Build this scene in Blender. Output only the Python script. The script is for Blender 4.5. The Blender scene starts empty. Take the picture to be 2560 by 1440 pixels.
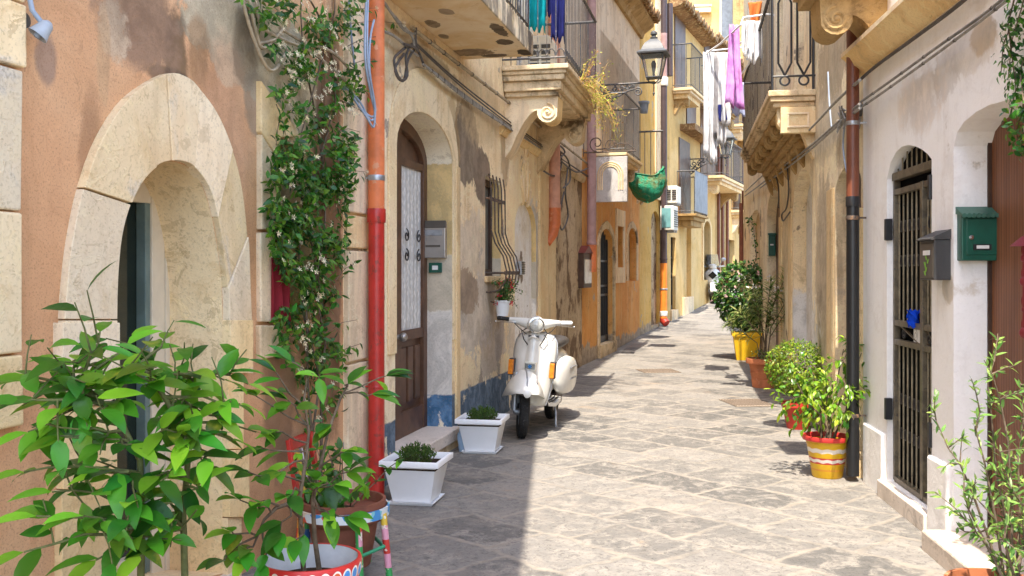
import bpy, bmesh, math, random
from mathutils import Vector, Matrix
from mathutils.geometry import tessellate_polygon
R = math.radians
rnd = random.Random(7)
U_ = rnd.uniform
scene = bpy.context.scene
COL = scene.collection
F = 2440.0; CX = 1280.0; HZ = 685.0; EYE = 1.46     # focal length and horizon of the street survey
def gz(y):                                           # the street climbs gently beyond 14 m
    if y < 14: return 0.0
    if y < 29: return 0.0026*(y-14)**2
    return 0.585+0.078*(y-29)
def at(px, py, d):                                   # survey reading at distance d
    return Vector(((px-CX)/F*d, d, EYE-(py-HZ)/F*d))
def ground_at(px, py):
    d = 5.0
    for _ in range(60):
        d2 = (EYE-gz(d))*F/(py-HZ); d = .5*d+.5*d2
    return Vector(((px-CX)/F*d, d, gz(d)))

class MB:
    def __init__(s): s.v=[]; s.f=[]; s.m=[]
    def add(s, vs, fs, mi=0):
        b=len(s.v); s.v.extend([tuple(v) for v in vs])
        for f in fs: s.f.append(tuple(b+i for i in f)); s.m.append(mi)
    def box(s,x0,x1,y0,y1,z0,z1,mi=0):
        s.add([(x,y,z) for x in (x0,x1) for y in (y0,y1) for z in (z0,z1)],
              [(0,1,3,2),(4,6,7,5),(0,4,5,1),(2,3,7,6),(0,2,6,4),(1,5,7,3)],mi)
    def obox(s,c,ax,ay,az,mi=0):                     # oriented box from half-axes
        c=Vector(c); ax,ay,az=Vector(ax),Vector(ay),Vector(az)
        s.add([c+ax*i+ay*j+az*k for i in(-1,1) for j in(-1,1) for k in(-1,1)],
              [(0,1,3,2),(4,6,7,5),(0,4,5,1),(2,3,7,6),(0,2,6,4),(1,5,7,3)],mi)
    def tube(s,pts,r,n=8,mi=0,cap=True):
        pts=[Vector(p) for p in pts]; N=len(pts)
        rs=r if isinstance(r,(list,tuple)) else [r]*N
        t0=(pts[1]-pts[0]).normalized()
        ref=Vector((0,0,1)) if abs(t0.z)<.9 else Vector((1,0,0))
        a=t0.cross(ref).normalized(); vs=[]
        for i,p in enumerate(pts):
            t=(pts[min(i+1,N-1)]-pts[max(i-1,0)])
            if t.length<1e-9: t=t0
            t.normalize()
            a=(a-t*a.dot(t))
            if a.length<1e-6: a=t.orthogonal()
            a.normalize(); b=t.cross(a)
            for k in range(n):
                q=2*math.pi*k/n; vs.append(p+(a*math.cos(q)+b*math.sin(q))*rs[i])
        fs=[(i*n+k,i*n+(k+1)%n,(i+1)*n+(k+1)%n,(i+1)*n+k) for i in range(N-1) for k in range(n)]
        if cap: fs+= [tuple(range(n-1,-1,-1)), tuple((N-1)*n+k for k in range(n))]
        s.add(vs,fs,mi)
    def lathe(s,prof,n=24,c=(0,0,0),mi=0,sx=1,sy=1,M=None,close=False,cap=True):
        c=Vector(c); vs=[]
        for r,z in prof:
            for k in range(n):
                q=2*math.pi*k/n; p=Vector((r*sx*math.cos(q),r*sy*math.sin(q),z))
                if M: p=M@p
                vs.append(c+p)
        L=len(prof)
        fs=[(i*n+k,i*n+(k+1)%n,(i+1)*n+(k+1)%n,(i+1)*n+k) for i in range(L-1) for k in range(n)]
        if close: fs+=[((L-1)*n+k,(L-1)*n+(k+1)%n,(k+1)%n,k) for k in range(n)]
        elif cap:
            if prof[0][0]>1e-4: fs.append(tuple(range(n-1,-1,-1)))
            if prof[-1][0]>1e-4: fs.append(tuple((L-1)*n+k for k in range(n)))
        s.add(vs,fs,mi)
    def rect_loft(s,prof,c=(0,0,0),mi=0,cap=True):   # [(half x, half y, z)] square sections
        vs=[]; c=Vector(c)
        for hx,hy,z in prof: vs+= [c+Vector(p) for p in ((-hx,-hy,z),(hx,-hy,z),(hx,hy,z),(-hx,hy,z))]
        L=len(prof); fs=[(i*4+k,i*4+(k+1)%4,(i+1)*4+(k+1)%4,(i+1)*4+k) for i in range(L-1) for k in range(4)]
        if cap: fs+=[(3,2,1,0),tuple((L-1)*4+k for k in range(4))]
        s.add(vs,fs,mi)
    def ball(s,c,r,n=10,m=7,mi=0,sc=(1,1,1)):
        prof=[(max(1e-5,math.sin(math.pi*i/m))*r,-math.cos(math.pi*i/m)*r*sc[2]) for i in range(m+1)]
        s.lathe(prof,n,c,mi,sc[0],sc[1])
    def prism(s,poly,y0,y1,mi=0):                    # polygon in (x,z), extruded along y
        n=len(poly); vs=[(x,y0,z) for x,z in poly]+[(x,y1,z) for x,z in poly]
        tri=tessellate_polygon([[Vector((x,z,0)) for x,z in poly]])
        fs=[tuple(t) for t in tri]+[tuple(n+i for i in reversed(t)) for t in tri]
        fs+=[(i,(i+1)%n,n+(i+1)%n,n+i) for i in range(n)]
        s.add(vs,fs,mi)
    def sheet(s,P,mi=0,closed=False):                # grid of points
        a=len(P); b=len(P[0]); vs=[p for r in P for p in r]
        fs=[(i*b+j,i*b+(j+1)%b,(i+1)*b+(j+1)%b,(i+1)*b+j) for i in range(a-1) for j in range(b if closed else b-1)]
        s.add(vs,fs,mi)
    def leaf(s,p,d,nrm,L,W,curl=.25,fold=.25,mi=0,seg=3,shape=None):
        p=Vector(p); d=Vector(d).normalized(); nrm=Vector(nrm); nrm=(nrm-d*nrm.dot(d))
        if nrm.length<1e-4: nrm=d.orthogonal()
        nrm.normalize(); sd=d.cross(nrm); vs=[p]; fs=[]
        for i in range(1,seg+1):
            t=i/(seg+1)
            w=W*.5*(math.sin(math.pi*t**.8)**.9 if shape is None else shape(t))
            m=p+d*(L*t)-nrm*(curl*L*t*t)
            vs+= [m-sd*w+nrm*(fold*w), m, m+sd*w+nrm*(fold*w)]
        vs.append(p+d*L*(1-.1*curl)-nrm*(curl*L)); T=len(vs)-1
        fs+= [(0,2,1),(0,3,2)]
        for i in range(seg-1):
            b=1+3*i; fs+= [(b,b+1,b+4,b+3),(b+1,b+2,b+5,b+4)]
        b=1+3*(seg-1); fs+= [(b,b+1,T),(b+1,b+2,T)]
        s.add(vs,fs,mi)
    def mesh(s,name,mats,smooth=None,bevel=0,recalc=True):
        me=bpy.data.meshes.new(name); me.from_pydata(s.v,[],s.f)
        for m in (mats if isinstance(mats,(list,tuple)) else [mats]): me.materials.append(m)
        me.polygons.foreach_set('material_index',s.m)
        if recalc or bevel:
            bm=bmesh.new(); bm.from_mesh(me)
            if bevel:
                bmesh.ops.remove_doubles(bm,verts=bm.verts,dist=1e-5)
            if recalc: bmesh.ops.recalc_face_normals(bm,faces=bm.faces)
            if bevel:
                es=[e for e in bm.edges if len(e.link_faces)==2 and e.calc_face_angle(0)>R(35)]
                try: bmesh.ops.bevel(bm,geom=es,offset=bevel,segments=2,affect='EDGES',profile=.5,clamp_overlap=True)
                except Exception: pass
            bm.to_mesh(me); bm.free()
        if smooth is not None:
            me.polygons.foreach_set('use_smooth',[True]*len(me.polygons))
            me.set_sharp_from_angle(angle=R(smooth))
        me.update(); return me
    def obj(s,name,mats,parent=None,smooth=None,bevel=0,recalc=True,loc=None,label=None):
        o=bpy.data.objects.new(name,s.mesh(name,mats,smooth,bevel,recalc)); COL.objects.link(o)
        if parent: o.parent=parent
        if loc is not None: o.location=loc
        if label: o['label']=label
        return o
def tag(o,label,cat,group=None):
    o['label']=label; o['category']=cat
    if group: o['group']=group
    return o
def thing(name,label,cat,loc=(0,0,0),rz=0,group=None):
    o=bpy.data.objects.new(name,None); COL.objects.link(o); o.location=loc; o.rotation_euler=(0,0,rz)
    o.empty_display_size=.1
    return tag(o,label,cat,group)

def curve(pts,k=4):
    out=[]; n=len(pts)
    for i in range(n-1):
        a,b,c,d=pts[max(0,i-1)],pts[i],pts[i+1],pts[min(n-1,i+2)]
        for j in range(k):
            s=j/k; out.append(tuple(.5*(2*b[q]+(c[q]-a[q])*s+(2*a[q]-5*b[q]+4*c[q]-d[q])*s*s+(3*b[q]-a[q]-3*c[q]+d[q])*s**3) for q in range(len(b))))
    return out+[tuple(pts[-1])]
class Wall:
    """A street front: local x runs away from the camera along the wall, off is metres out into the street."""
    def __init__(s,p0,p1,side):
        s.p0=Vector((p0[0],p0[1])); s.p1=Vector((p1[0],p1[1])); s.U=(s.p1-s.p0).normalized(); s.L=(s.p1-s.p0).length
        s.s=-1 if side=='L' else 1                   # local y = s*off
        s.N=Vector((-s.U.y,s.U.x))*s.s
        s.rz=math.atan2(s.U.y,s.U.x)
    def uz(s,px,py,off=0.0):
        a=(px-CX)/F; P=s.p0+s.N*off
        u=(a*P.y-P.x)/(s.U.x-a*s.U.y); t=P.y+u*s.U.y
        return u, EYE-(py-HZ)/F*t
    def u(s,px,off=0.0): return s.uz(px,0,off)[0]
    def z(s,px,py,off=0.0): return s.uz(px,py,off)[1]
    def l(s,u,off,z): return (u,s.s*off,z)           # local coordinates
    def w(s,u,off,z):
        q=s.p0+s.U*u+s.N*off; return Vector((q.x,q.y,z))
    def lp(s,px,py,off=0.0):
        u,z=s.uz(px,py,off); return s.l(u,off,z)
    def thing(s,name,label,cat,u,off,z,group=None): return thing(name,label,cat,s.w(u,off,z),s.rz,group)
    def base(s,name,label,group=None): return thing(name,label,'building',(s.p0.x,s.p0.y,0),s.rz,group)
def facade(W,name,mat,parent,u0,u1,z0,z1,holes=(),depth=.25,off=0.0,rmat=None,rdepth=None):
    """Front of a wall with real openings; every opening gets its own reveal."""
    outer=[(u0,z0),(u1,z0),(u1,z1),(u0,z1)]
    loops=[[Vector((a,b,0)) for a,b in outer]]+[[Vector((a,b,0)) for a,b in h] for h in holes]
    tri=tessellate_polygon(loops); pts=[p for l in loops for p in l]
    mb=MB(); mb.add([W.l(p.x,off,p.y) for p in pts],[tuple(t) for t in tri])
    o=mb.obj(name,mat,parent,recalc=False)
    for i,h in enumerate(holes):
        r=MB(); dd=depth if rdepth is None else rdepth[i]; n=len(h)
        r.add([W.l(a,off,b) for a,b in h]+[W.l(a,off-dd,b) for a,b in h],[(k,(k+1)%n,n+(k+1)%n,n+k) for k in range(n)])
        r.obj('reveal',rmat or mat,parent,smooth=30,recalc=False)
    return o
def shell(W,parent,mat,u0,u1,z0,z1,deep=5.0,name='body'):
    mb=MB(); e=.002; a=W.l
    mb.add([a(u0,-e,z0),a(u1,-e,z0),a(u1,-e,z1),a(u0,-e,z1),a(u0,-deep,z0),a(u1,-deep,z0),a(u1,-deep,z1),a(u0,-deep,z1)],
           [(0,4,7,3),(1,2,6,5),(3,7,6,2),(4,5,6,7)])
    return mb.obj(name,mat,parent,recalc=False)
def arch(u0,u1,z0,zs,zt,n=14,pw=1.0):                # door outline: jambs to the springing zs, crown zt
    c=(u0+u1)/2; r=(u1-u0)/2; pts=[(u0,z0),(u1,z0),(u1,zs)]
    for i in range(1,n):
        q=math.pi*i/n; pts.append((c+r*math.cos(q),zs+(zt-zs)*math.sin(q)**pw))
    pts.append((u0,zs)); return pts
def fill(W,mat,parent,name,poly,off,thick=.03,bevel=0,label=None):
    mb=MB(); mb.prism(poly,W.s*off,W.s*(off-thick)); return mb.obj(name,mat,parent,bevel=bevel,label=label)
class N:
    def __init__(s,name,rough=.8,spec=.3,metal=0.0):
        s.mat=bpy.data.materials.new(name); s.mat.use_nodes=True; s.nt=s.mat.node_tree
        s.b=s.nt.nodes['Principled BSDF']; s.out=s.nt.nodes['Material Output']
        s.b.inputs['Roughness'].default_value=rough; s.b.inputs['Specular IOR Level'].default_value=spec
        s.b.inputs['Metallic'].default_value=metal
        s.co=s.n('ShaderNodeTexCoord').outputs['Object']
    def n(s,t,**kw):
        nd=s.nt.nodes.new(t)
        for k,v in kw.items(): setattr(nd,k,v)
        return nd
    def put(s,sock,v):
        if v is None: return
        if hasattr(v,'links') or isinstance(v,bpy.types.NodeSocket): s.nt.links.new(v,sock)
        else:
            if isinstance(v,(tuple,list)) and len(v)==3 and len(sock.default_value)==4: v=tuple(v)+(1,)
            sock.default_value=v
    def scale(s,v,sc,vec=None):
        m=s.n('ShaderNodeMapping'); s.put(m.inputs['Vector'],vec or s.co); m.inputs['Scale'].default_value=sc
        return m.outputs[0]
    def noise(s,scale,detail=4,rough=.6,vec=None,dist=0.0,sc=None,out=0):
        nd=s.n('ShaderNodeTexNoise'); v=vec or s.co
        if sc: v=s.scale(None,sc,v)
        s.put(nd.inputs['Vector'],v); nd.inputs['Scale'].default_value=scale; nd.inputs['Detail'].default_value=detail
        nd.inputs['Roughness'].default_value=rough; nd.inputs['Distortion'].default_value=dist
        return nd.outputs[out]
    def rng(s,v,a,b,c=0.0,d=1.0,smooth=True):
        nd=s.n('ShaderNodeMapRange'); nd.interpolation_type='SMOOTHSTEP' if smooth else 'LINEAR'
        s.put(nd.inputs[0],v)
        for i,q in enumerate((a,b,c,d)): nd.inputs[i+1].default_value=q
        return nd.outputs[0]
    def mth(s,op,a,b=None):
        nd=s.n('ShaderNodeMath',operation=op); s.put(nd.inputs[0],a)
        if b is not None: s.put(nd.inputs[1],b)
        return nd.outputs[0]
    def mix(s,f,a,b,blend='MIX'):
        nd=s.n('ShaderNodeMix',data_type='RGBA',blend_type=blend); s.put(nd.inputs[0],f); s.put(nd.inputs[6],a); s.put(nd.inputs[7],b)
        return nd.outputs[2]
    def xyz(s,vec=None):
        nd=s.n('ShaderNodeSeparateXYZ'); s.put(nd.inputs[0],vec or s.co); return nd.outputs
    def bump(s,h,st=.3,dist=.02,prev=None):
        nd=s.n('ShaderNodeBump'); s.put(nd.inputs['Height'],h); nd.inputs['Strength'].default_value=st; nd.inputs['Distance'].default_value=dist
        if prev: s.nt.links.new(prev,nd.inputs['Normal'])
        return nd.outputs[0]
    def fin(s,col,bump=None,rough=None):
        s.put(s.b.inputs['Base Color'],col)
        if bump: s.nt.links.new(bump,s.b.inputs['Normal'])
        if rough is not None: s.put(s.b.inputs['Roughness'],rough)
        return s.mat
def spot(n,u,z,ru,rz,wob=.5,sc=5.0,soft=.25,ns=None):
    """mask of an irregular patch on a wall"""
    x=n.xyz(); a=n.mth('POWER',n.mth('ABSOLUTE',n.mth('DIVIDE',n.mth('SUBTRACT',x[0],u),ru)),2.0)
    b=n.mth('POWER',n.mth('ABSOLUTE',n.mth('DIVIDE',n.mth('SUBTRACT',x[2],z),rz)),2.0)
    d=n.mth('ADD',a,b); w=n.mth('MULTIPLY',n.mth('SUBTRACT',ns or n.noise(sc,5,.65),.5),wob*6)
    return n.rng(n.mth('ADD',d,w),1.0+soft,1.0-soft)
def plaster(name,base,alt,dark=None,peel=None,peel_t=(.6,.63),streak=.5,streak_c=None,grain=55,patches=(),dado=None,bands=(),isl=0,bumpy=.35,blot=1.0,low=None,seed=0.0,grit=.25,flake=.7):
    n=N(name,.9,.15)
    mp=n.n('ShaderNodeMapping'); n.put(mp.inputs[0],n.co); mp.inputs['Location'].default_value=(seed*3.1,seed*1.7,seed*2.3); V=mp.outputs[0]
    dk=dark or tuple(c*.62 for c in base)
    big=n.noise(.9,3,.62,V,.6); med=n.noise(3.6,5,.7,V,.4); fine=n.noise(grain,2,.7,V)
    c=n.mix(n.rng(big,.38,.62),base,alt)
    c=n.mix(n.mth('MULTIPLY',n.rng(med,.52,.7),.75*blot),c,dk)
    c=n.mix(n.mth('MULTIPLY',n.rng(n.noise(8,4,.7,V,1.0),.56,.7),.5*blot),c,tuple(min(1,x*1.35+.03) for x in base))
    st=n.rng(n.noise(5.5,4,.65,V,.3,sc=(1,1,.13)),.5,.68)
    c=n.mix(n.mth('MULTIPLY',st,streak),c,streak_c or tuple(x*.5 for x in base))
    h=n.mth('ADD',n.mth('MULTIPLY',med,.6),n.mth('MULTIPLY',fine,.12))
    l1=n.noise(2.1,6,.74,V,1.0); c=n.mix(n.mth('MULTIPLY',n.rng(l1,.535,.55),.42*flake),c,tuple(min(.92,x*1.2+.04) for x in base)); c=n.mix(n.mth('MULTIPLY',n.rng(l1,.405,.39),.5*flake),c,tuple(x*.72 for x in dk))
    l2=n.noise(7.5,5,.78,V,.6); c=n.mix(n.mth('MULTIPLY',n.rng(l2,.61,.625),.55*flake),c,tuple(x*.6 for x in dk))
    h=n.mth('ADD',h,n.mth('MULTIPLY',n.rng(l1,.53,.555),.15*flake))
    if peel:
        pm=n.rng(n.noise(1.7,7,.62,V,.35),*peel_t)
        c=n.mix(pm,c,n.mix(n.rng(fine,.35,.65),peel,tuple(x*.68 for x in peel)))
    for za,zb,colr,op in bands:
        x=n.xyz(); e=n.mth('ADD',x[2],n.mth('MULTIPLY',n.mth('SUBTRACT',med,.5),.16)); mk=n.mth('MULTIPLY',n.rng(e,za-.01,za+.01),n.rng(e,zb+.01,zb-.01)); c=n.mix(n.mth('MULTIPLY',mk,op),c,n.mix(n.rng(l1,.42,.6),colr,tuple(q*.7 for q in colr)))
    if isl:
        ri=n.n('ShaderNodeNewGeometry').outputs['Random Per Island']; hs=n.n('ShaderNodeHueSaturation'); n.put(hs.inputs['Color'],c); n.put(hs.inputs['Value'],n.rng(ri,0,1,1-isl,1+isl*.3,False)); n.put(hs.inputs['Saturation'],n.rng(n.mth('FRACT',n.mth('MULTIPLY',ri,5.7)),0,1,.8,1.2,False)); c=hs.outputs[0]
    if dado:
        zz,colr,*rest=dado; x=n.xyz()
        e=n.mth('ADD',x[2],n.mth('MULTIPLY',n.mth('SUBTRACT',n.noise(7,5,.7,V),.5),.05))
        m=n.rng(e,zz+.008,zz-.008)
        chip=n.rng(n.noise(3.2,6,.66,V,.3),.56,.60)
        m=n.mth('MULTIPLY',m,n.mth('SUBTRACT',1.0,chip))
        dc=n.mix(n.rng(n.noise(6,6,.7,V,.5),.4,.66),colr,tuple(min(1,q*1.6+.06) for q in colr))
        c=n.mix(m,c,dc)
    if low:                                          # damp-eaten plaster with a ragged edge
        zz,colr=low; x=n.xyz()
        e=n.mth('ADD',x[2],n.mth('MULTIPLY',n.mth('SUBTRACT',n.noise(1.9,7,.68,V,.5),.5),zz*2.6))
        m=n.rng(e,zz*1.04,zz*.9); c=n.mix(m,c,n.mix(n.rng(n.noise(9,6,.7,V),.4,.62),colr,tuple(q*.6 for q in colr)))
    ns=n.noise(5.0,5,.7,V,.3) if patches else None
    for p in patches:
        u,z,ru,rz,colr=p[:5]; wob=p[5] if len(p)>5 else .45; soft=p[6] if len(p)>6 else .2
        m=spot(n,u,z,ru,rz,wob,5,soft,ns)
        if len(p)>7: m=n.mth('MULTIPLY',m,p[7])
        c=n.mix(m,c,n.mix(n.rng(ns,.38,.62),colr,tuple(q*.66 for q in colr)))
    c=n.mix(n.mth('MULTIPLY',n.rng(fine,.5,.72),grit),c,tuple(x*.35 for x in base))
    b=n.bump(h,bumpy,.035)
    return n.fin(c,b)
def simple(name,col,rough=.6,spec=.4,metal=0.0,var=.25,scale=6,bump=.1,bs=40,alt=None,coat=0.0,worn=None,wt=(.6,.66)):
    n=N(name,rough,spec,metal)
    a=alt or tuple(c*(1-var) for c in col)
    c=n.mix(n.rng(n.noise(scale,4,.65,None,.3),.35,.68),col,a)
    if worn: c=n.mix(n.rng(n.noise(scale*2.2,5,.7,None,.3),*wt),c,worn)
    if coat: n.b.inputs['Coat Weight'].default_value=coat; n.b.inputs['Coat Roughness'].default_value=.12
    return n.fin(c,n.bump(n.noise(bs,2,.6),bump,.006),rough)
def leafmat(name,col,alt,tr=.35,rough=.45,vein=0,yellow=None):
    n=N(name,rough,.35)
    f=n.noise(9,2,.5)
    c=n.mix(n.rng(f,.35,.65),col,alt)
    ri=n.n('ShaderNodeNewGeometry').outputs['Random Per Island']; hs=n.n('ShaderNodeHueSaturation'); n.put(hs.inputs['Color'],c); n.put(hs.inputs['Value'],n.rng(ri,0,1,.5,1.4,False)); n.put(hs.inputs['Hue'],n.rng(n.mth('FRACT',n.mth('MULTIPLY',ri,7.3)),0,1,.475,.515,False)); c=hs.outputs[0]
    if yellow: c=n.mix(n.mth('MULTIPLY',n.rng(n.noise(14,4,.6),.54,.72),.75),c,yellow)
    n.fin(c,n.bump(n.noise(45,2,.5),.35,.006))
    t=n.n('ShaderNodeBsdfTranslucent'); n.put(t.inputs[0],n.mix(.5,c,tuple(min(1,x*1.8+.01) for x in alt)))
    m=n.n('ShaderNodeMixShader'); m.inputs[0].default_value=tr
    n.nt.links.new(n.b.outputs[0],m.inputs[1]); n.nt.links.new(t.outputs[0],m.inputs[2]); n.nt.links.new(m.outputs[0],n.out.inputs[0])
    return n.mat
def glassy(name,col=(.8,.85,.85),rough=.05,tr=.9):
    n=N(name,rough,.5); n.b.inputs['Transmission Weight'].default_value=tr; n.b.inputs['IOR'].default_value=1.1
    n.put(n.b.inputs['Base Color'],col); return n.mat
M={}
M['stone']=plaster('cream_stone',(.80,.58,.32),(.86,.69,.44),dark=(.64,.44,.22),streak=.3,streak_c=(.45,.31,.17),peel=(.76,.66,.52),peel_t=(.58,.66),blot=.8,grain=70,grit=.3,bumpy=.45,isl=.2)
M['stone2']=plaster('pale_stone',(.84,.65,.40),(.80,.59,.34),dark=(.64,.46,.26),streak=.55,streak_c=(.5,.38,.25),blot=.7,grain=70,seed=2,isl=.15)
M['stone_dirty']=plaster('weathered_stone',(.60,.44,.25),(.7,.55,.35),dark=(.27,.18,.09),streak=.45,streak_c=(.22,.14,.07),peel=(.2,.14,.08),peel_t=(.57,.66),grain=45,seed=4,bumpy=.6)
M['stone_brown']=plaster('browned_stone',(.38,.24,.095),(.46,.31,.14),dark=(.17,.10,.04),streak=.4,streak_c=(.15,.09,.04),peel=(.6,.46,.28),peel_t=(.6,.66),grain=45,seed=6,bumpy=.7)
M['rough_stone']=plaster('rough_rubble',(.46,.34,.2),(.56,.43,.28),dark=(.16,.10,.06),peel=(.22,.14,.08),peel_t=(.52,.58),streak=.3,grain=30,seed=5,bumpy=.9,grit=.5)
M['soffit']=plaster('shade_slab_render',(.72,.53,.3),(.78,.62,.4),dark=(.5,.33,.16),peel=(.38,.26,.15),peel_t=(.66,.68),streak=.0,seed=9,blot=.6)
def soffit_mat():
    n=N('stained_soffit',.9,.15); x=n.xyz(); b=n.noise(2.2,5,.65,None,.5); f=n.noise(6,6,.75,None,.8)
    c=n.mix(n.rng(b,.38,.62),(.76,.55,.30),(.84,.68,.46)); c=n.mix(n.mth('MULTIPLY',n.rng(f,.56,.66),.5),c,(.55,.36,.17))
    def sp(c,u,o,ru,ro,col,w=.5):
        a=n.mth('POWER',n.mth('ABSOLUTE',n.mth('DIVIDE',n.mth('SUBTRACT',x[0],u),ru)),2.0); d=n.mth('POWER',n.mth('ABSOLUTE',n.mth('DIVIDE',n.mth('SUBTRACT',n.mth('ABSOLUTE',x[1]),o),ro)),2.0)
        return n.mix(n.rng(n.mth('ADD',n.mth('ADD',a,d),n.mth('MULTIPLY',n.mth('SUBTRACT',f,.5),w*6)),1.06,.94),c,n.mix(n.rng(f,.4,.6),col,tuple(q*.65 for q in col)))
    for q in ((2.5,.12,.14,.22,(.36,.26,.16)),(2.66,.3,.06,.12,(.2,.15,.1)),(1.5,.10,.12,.05,(.36,.27,.17)),(1.9,.07,.08,.04,(.36,.27,.17)),(2.2,.5,.1,.07,(.16,.12,.08)),(2.6,.58,.12,.06,(.12,.09,.06)),(1.2,.3,.08,.05,(.4,.3,.2)),(1.8,.55,.2,.05,(.2,.15,.1))): c=sp(c,*q)
    edge=n.mth('MULTIPLY',n.rng(n.mth('ABSOLUTE',x[1]),.615,.628),n.rng(n.noise(5,5,.7,None,.3,sc=(1,1,.4)),.36,.55)); c=n.mix(n.mth('MULTIPLY',edge,.8),c,(.12,.095,.075))
    return n.fin(c,n.bump(f,.4,.03))
M['soffit_stained']=soffit_mat()
M['red_paint']=simple('red_pipe_paint',(.50,.028,.02),.35,.5,var=.3,scale=7,bump=.25,worn=(.26,.03,.02),wt=(.56,.6))
M['orange_paint']=simple('orange_pipe_paint',(.72,.20,.07),.5,.35,var=.3,scale=5,bump=.2,worn=(.62,.27,.14),wt=(.58,.63))
M['orange_far']=simple('orange_pipe_far',(.78,.24,.03),.5,.4,var=.2)
M['salmon_paint']=simple('salmon_pipe_paint',(.64,.33,.23),.6,.3,var=.25)
M['mauve_paint']=simple('mauve_pipe_paint',(.42,.26,.24),.6,.3,var=.25)
M['brown_pipe']=simple('brown_pipe_metal',(.20,.062,.03),.4,.5,var=.3)
M['dark_pipe']=simple('dark_pipe_metal',(.07,.045,.045),.5,.4)
M['black_iron']=simple('black_painted_iron',(.018,.017,.018),.45,.5,var=.4,scale=9,worn=(.16,.13,.1),wt=(.66,.74))
M['grey_iron']=simple('weathered_iron',(.075,.075,.08),.55,.5,var=.45,scale=14,worn=(.3,.24,.18),wt=(.56,.66))
M['rust_iron']=simple('rusting_iron',(.10,.075,.06),.7,.3,var=.4,scale=18,worn=(.26,.14,.07),wt=(.54,.62))
M['bar_iron']=simple('gate_bar_iron',(.15,.12,.075),.45,.5,var=.5,scale=16,worn=(.06,.05,.04),wt=(.56,.64))
M['lamp_grey']=simple('lamp_grey_paint',(.085,.09,.095),.5,.5,var=.25,scale=8)
M['steel']=simple('brushed_steel',(.46,.42,.38),.38,.5,.7,var=.2,scale=3)
M['galv']=simple('galvanised_steel',(.45,.46,.48),.45,.5,.8,var=.3,scale=12)
M['chrome']=simple('chrome',(.7,.7,.7),.16,.5,1.0,var=.1)
M['cream_paint']=simple('cream_frame_paint',(.72,.62,.46),.5,.4,var=.12)
M['brown_wood']=simple('brown_door_wood',(.135,.066,.036),.45,.4,var=.45,scale=5,bump=.2)
M['dark_wood']=simple('dark_frame_wood',(.075,.038,.022),.5,.4,var=.4)
M['white_plastic']=simple('white_plastic',(.86,.87,.88),.42,.4,var=.05,scale=3,bump=.04,worn=(.62,.55,.46),wt=(.63,.73))
M['soil']=simple('potting_soil',(.05,.033,.022),.95,.1,var=.5,scale=30,bump=.8,bs=60)
M['bark']=simple('twig_bark',(.17,.125,.085),.85,.2,var=.45,scale=30,bump=.4)
M['green_bark']=simple('green_twig',(.13,.14,.05),.8,.2,var=.4,scale=20)
M['terracotta']=simple('terracotta',(.50,.17,.075),.8,.2,var=.3,scale=7,bump=.15,worn=(.6,.32,.2),wt=(.6,.72))
M['terra_dark']=simple('brown_terracotta',(.25,.09,.055),.7,.3,var=.3,scale=7)
M['yellow_plastic']=simple('yellow_plastic',(.78,.47,.015),.45,.4,var=.12,scale=5,worn=(.5,.3,.03),wt=(.64,.75))
M['red_plastic']=simple('red_plastic',(.48,.04,.022),.5,.4,var=.25)
M['cable']=simple('cable_grey',(.33,.31,.28),.6,.3,var=.4,scale=12)
M['cable_tan']=simple('cable_tan',(.46,.37,.25),.65,.3,var=.4,scale=12)
M['cable_dark']=simple('cable_dark',(.11,.095,.085),.6,.3,var=.4)
M['cable_blue']=simple('cable_bluegrey',(.30,.36,.45),.5,.4,var=.25)
M['rubber']=simple('tyre_rubber',(.022,.021,.02),.75,.3,var=.3,scale=14,bump=.5,bs=90,worn=(.09,.085,.08),wt=(.58,.7))
M['scooter_white']=simple('scooter_enamel',(.68,.665,.61),.3,.5,var=.1,scale=4,bump=.03,worn=(.5,.46,.38),wt=(.64,.76),coat=.6)
M['dark_glass']=simple('dark_glass',(.005,.006,.006),.08,.6,var=.3,scale=1.5,bump=.02)
M['green_glass']=simple('dark_green_glass',(.014,.022,.015),.1,.6,var=.5,scale=1.2,bump=.02)
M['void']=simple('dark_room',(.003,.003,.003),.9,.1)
M['clear_glass']=glassy('lantern_glass')
M['amber']=simple('amber_lens',(.75,.23,.02),.2,.5,var=.3,scale=30,bump=.4,bs=70)
M['green_paint']=simple('green_mailbox_paint',(.006,.085,.052),.38,.5,var=.25,scale=8,bump=.08)
M['grey_paint']=simple('dark_grey_paint',(.055,.053,.052),.5,.4,var=.2)
M['bronze_paint']=simple('bronze_grey_paint',(.10,.083,.066),.5,.4,var=.2)
M['label_white']=simple('paper_label',(.75,.74,.7),.7,.2,var=.1)
M['ac_white']=simple('ac_casing',(.72,.70,.63),.5,.4,var=.15,worn=(.5,.45,.36),wt=(.6,.7))
M['teal_grille']=simple('teal_grille',(.16,.36,.38),.5,.4,var=.2)
M['slate_blue']=simple('slate_blue_panel',(.19,.22,.26),.55,.4,var=.3,scale=5)
M['marble']=plaster('threshold_stone',(.62,.53,.44),(.7,.61,.52),dark=(.42,.34,.26),streak=0,blot=.8,seed=3,grain=80)
def cloth(name,col,alt=None,tr=.25):
    n=N(name,.9,.1); c=n.mix(n.rng(n.noise(7,4,.6,None,.5),.35,.65),col,alt or tuple(x*.75 for x in col)); n.fin(c,n.bump(n.noise(25,4,.6),.4,.01))
    t=n.n('ShaderNodeBsdfTranslucent'); n.put(t.inputs[0],c); m=n.n('ShaderNodeMixShader'); m.inputs[0].default_value=tr
    n.nt.links.new(n.b.outputs[0],m.inputs[1]); n.nt.links.new(t.outputs[0],m.inputs[2]); n.nt.links.new(m.outputs[0],n.out.inputs[0]); return n.mat
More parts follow.
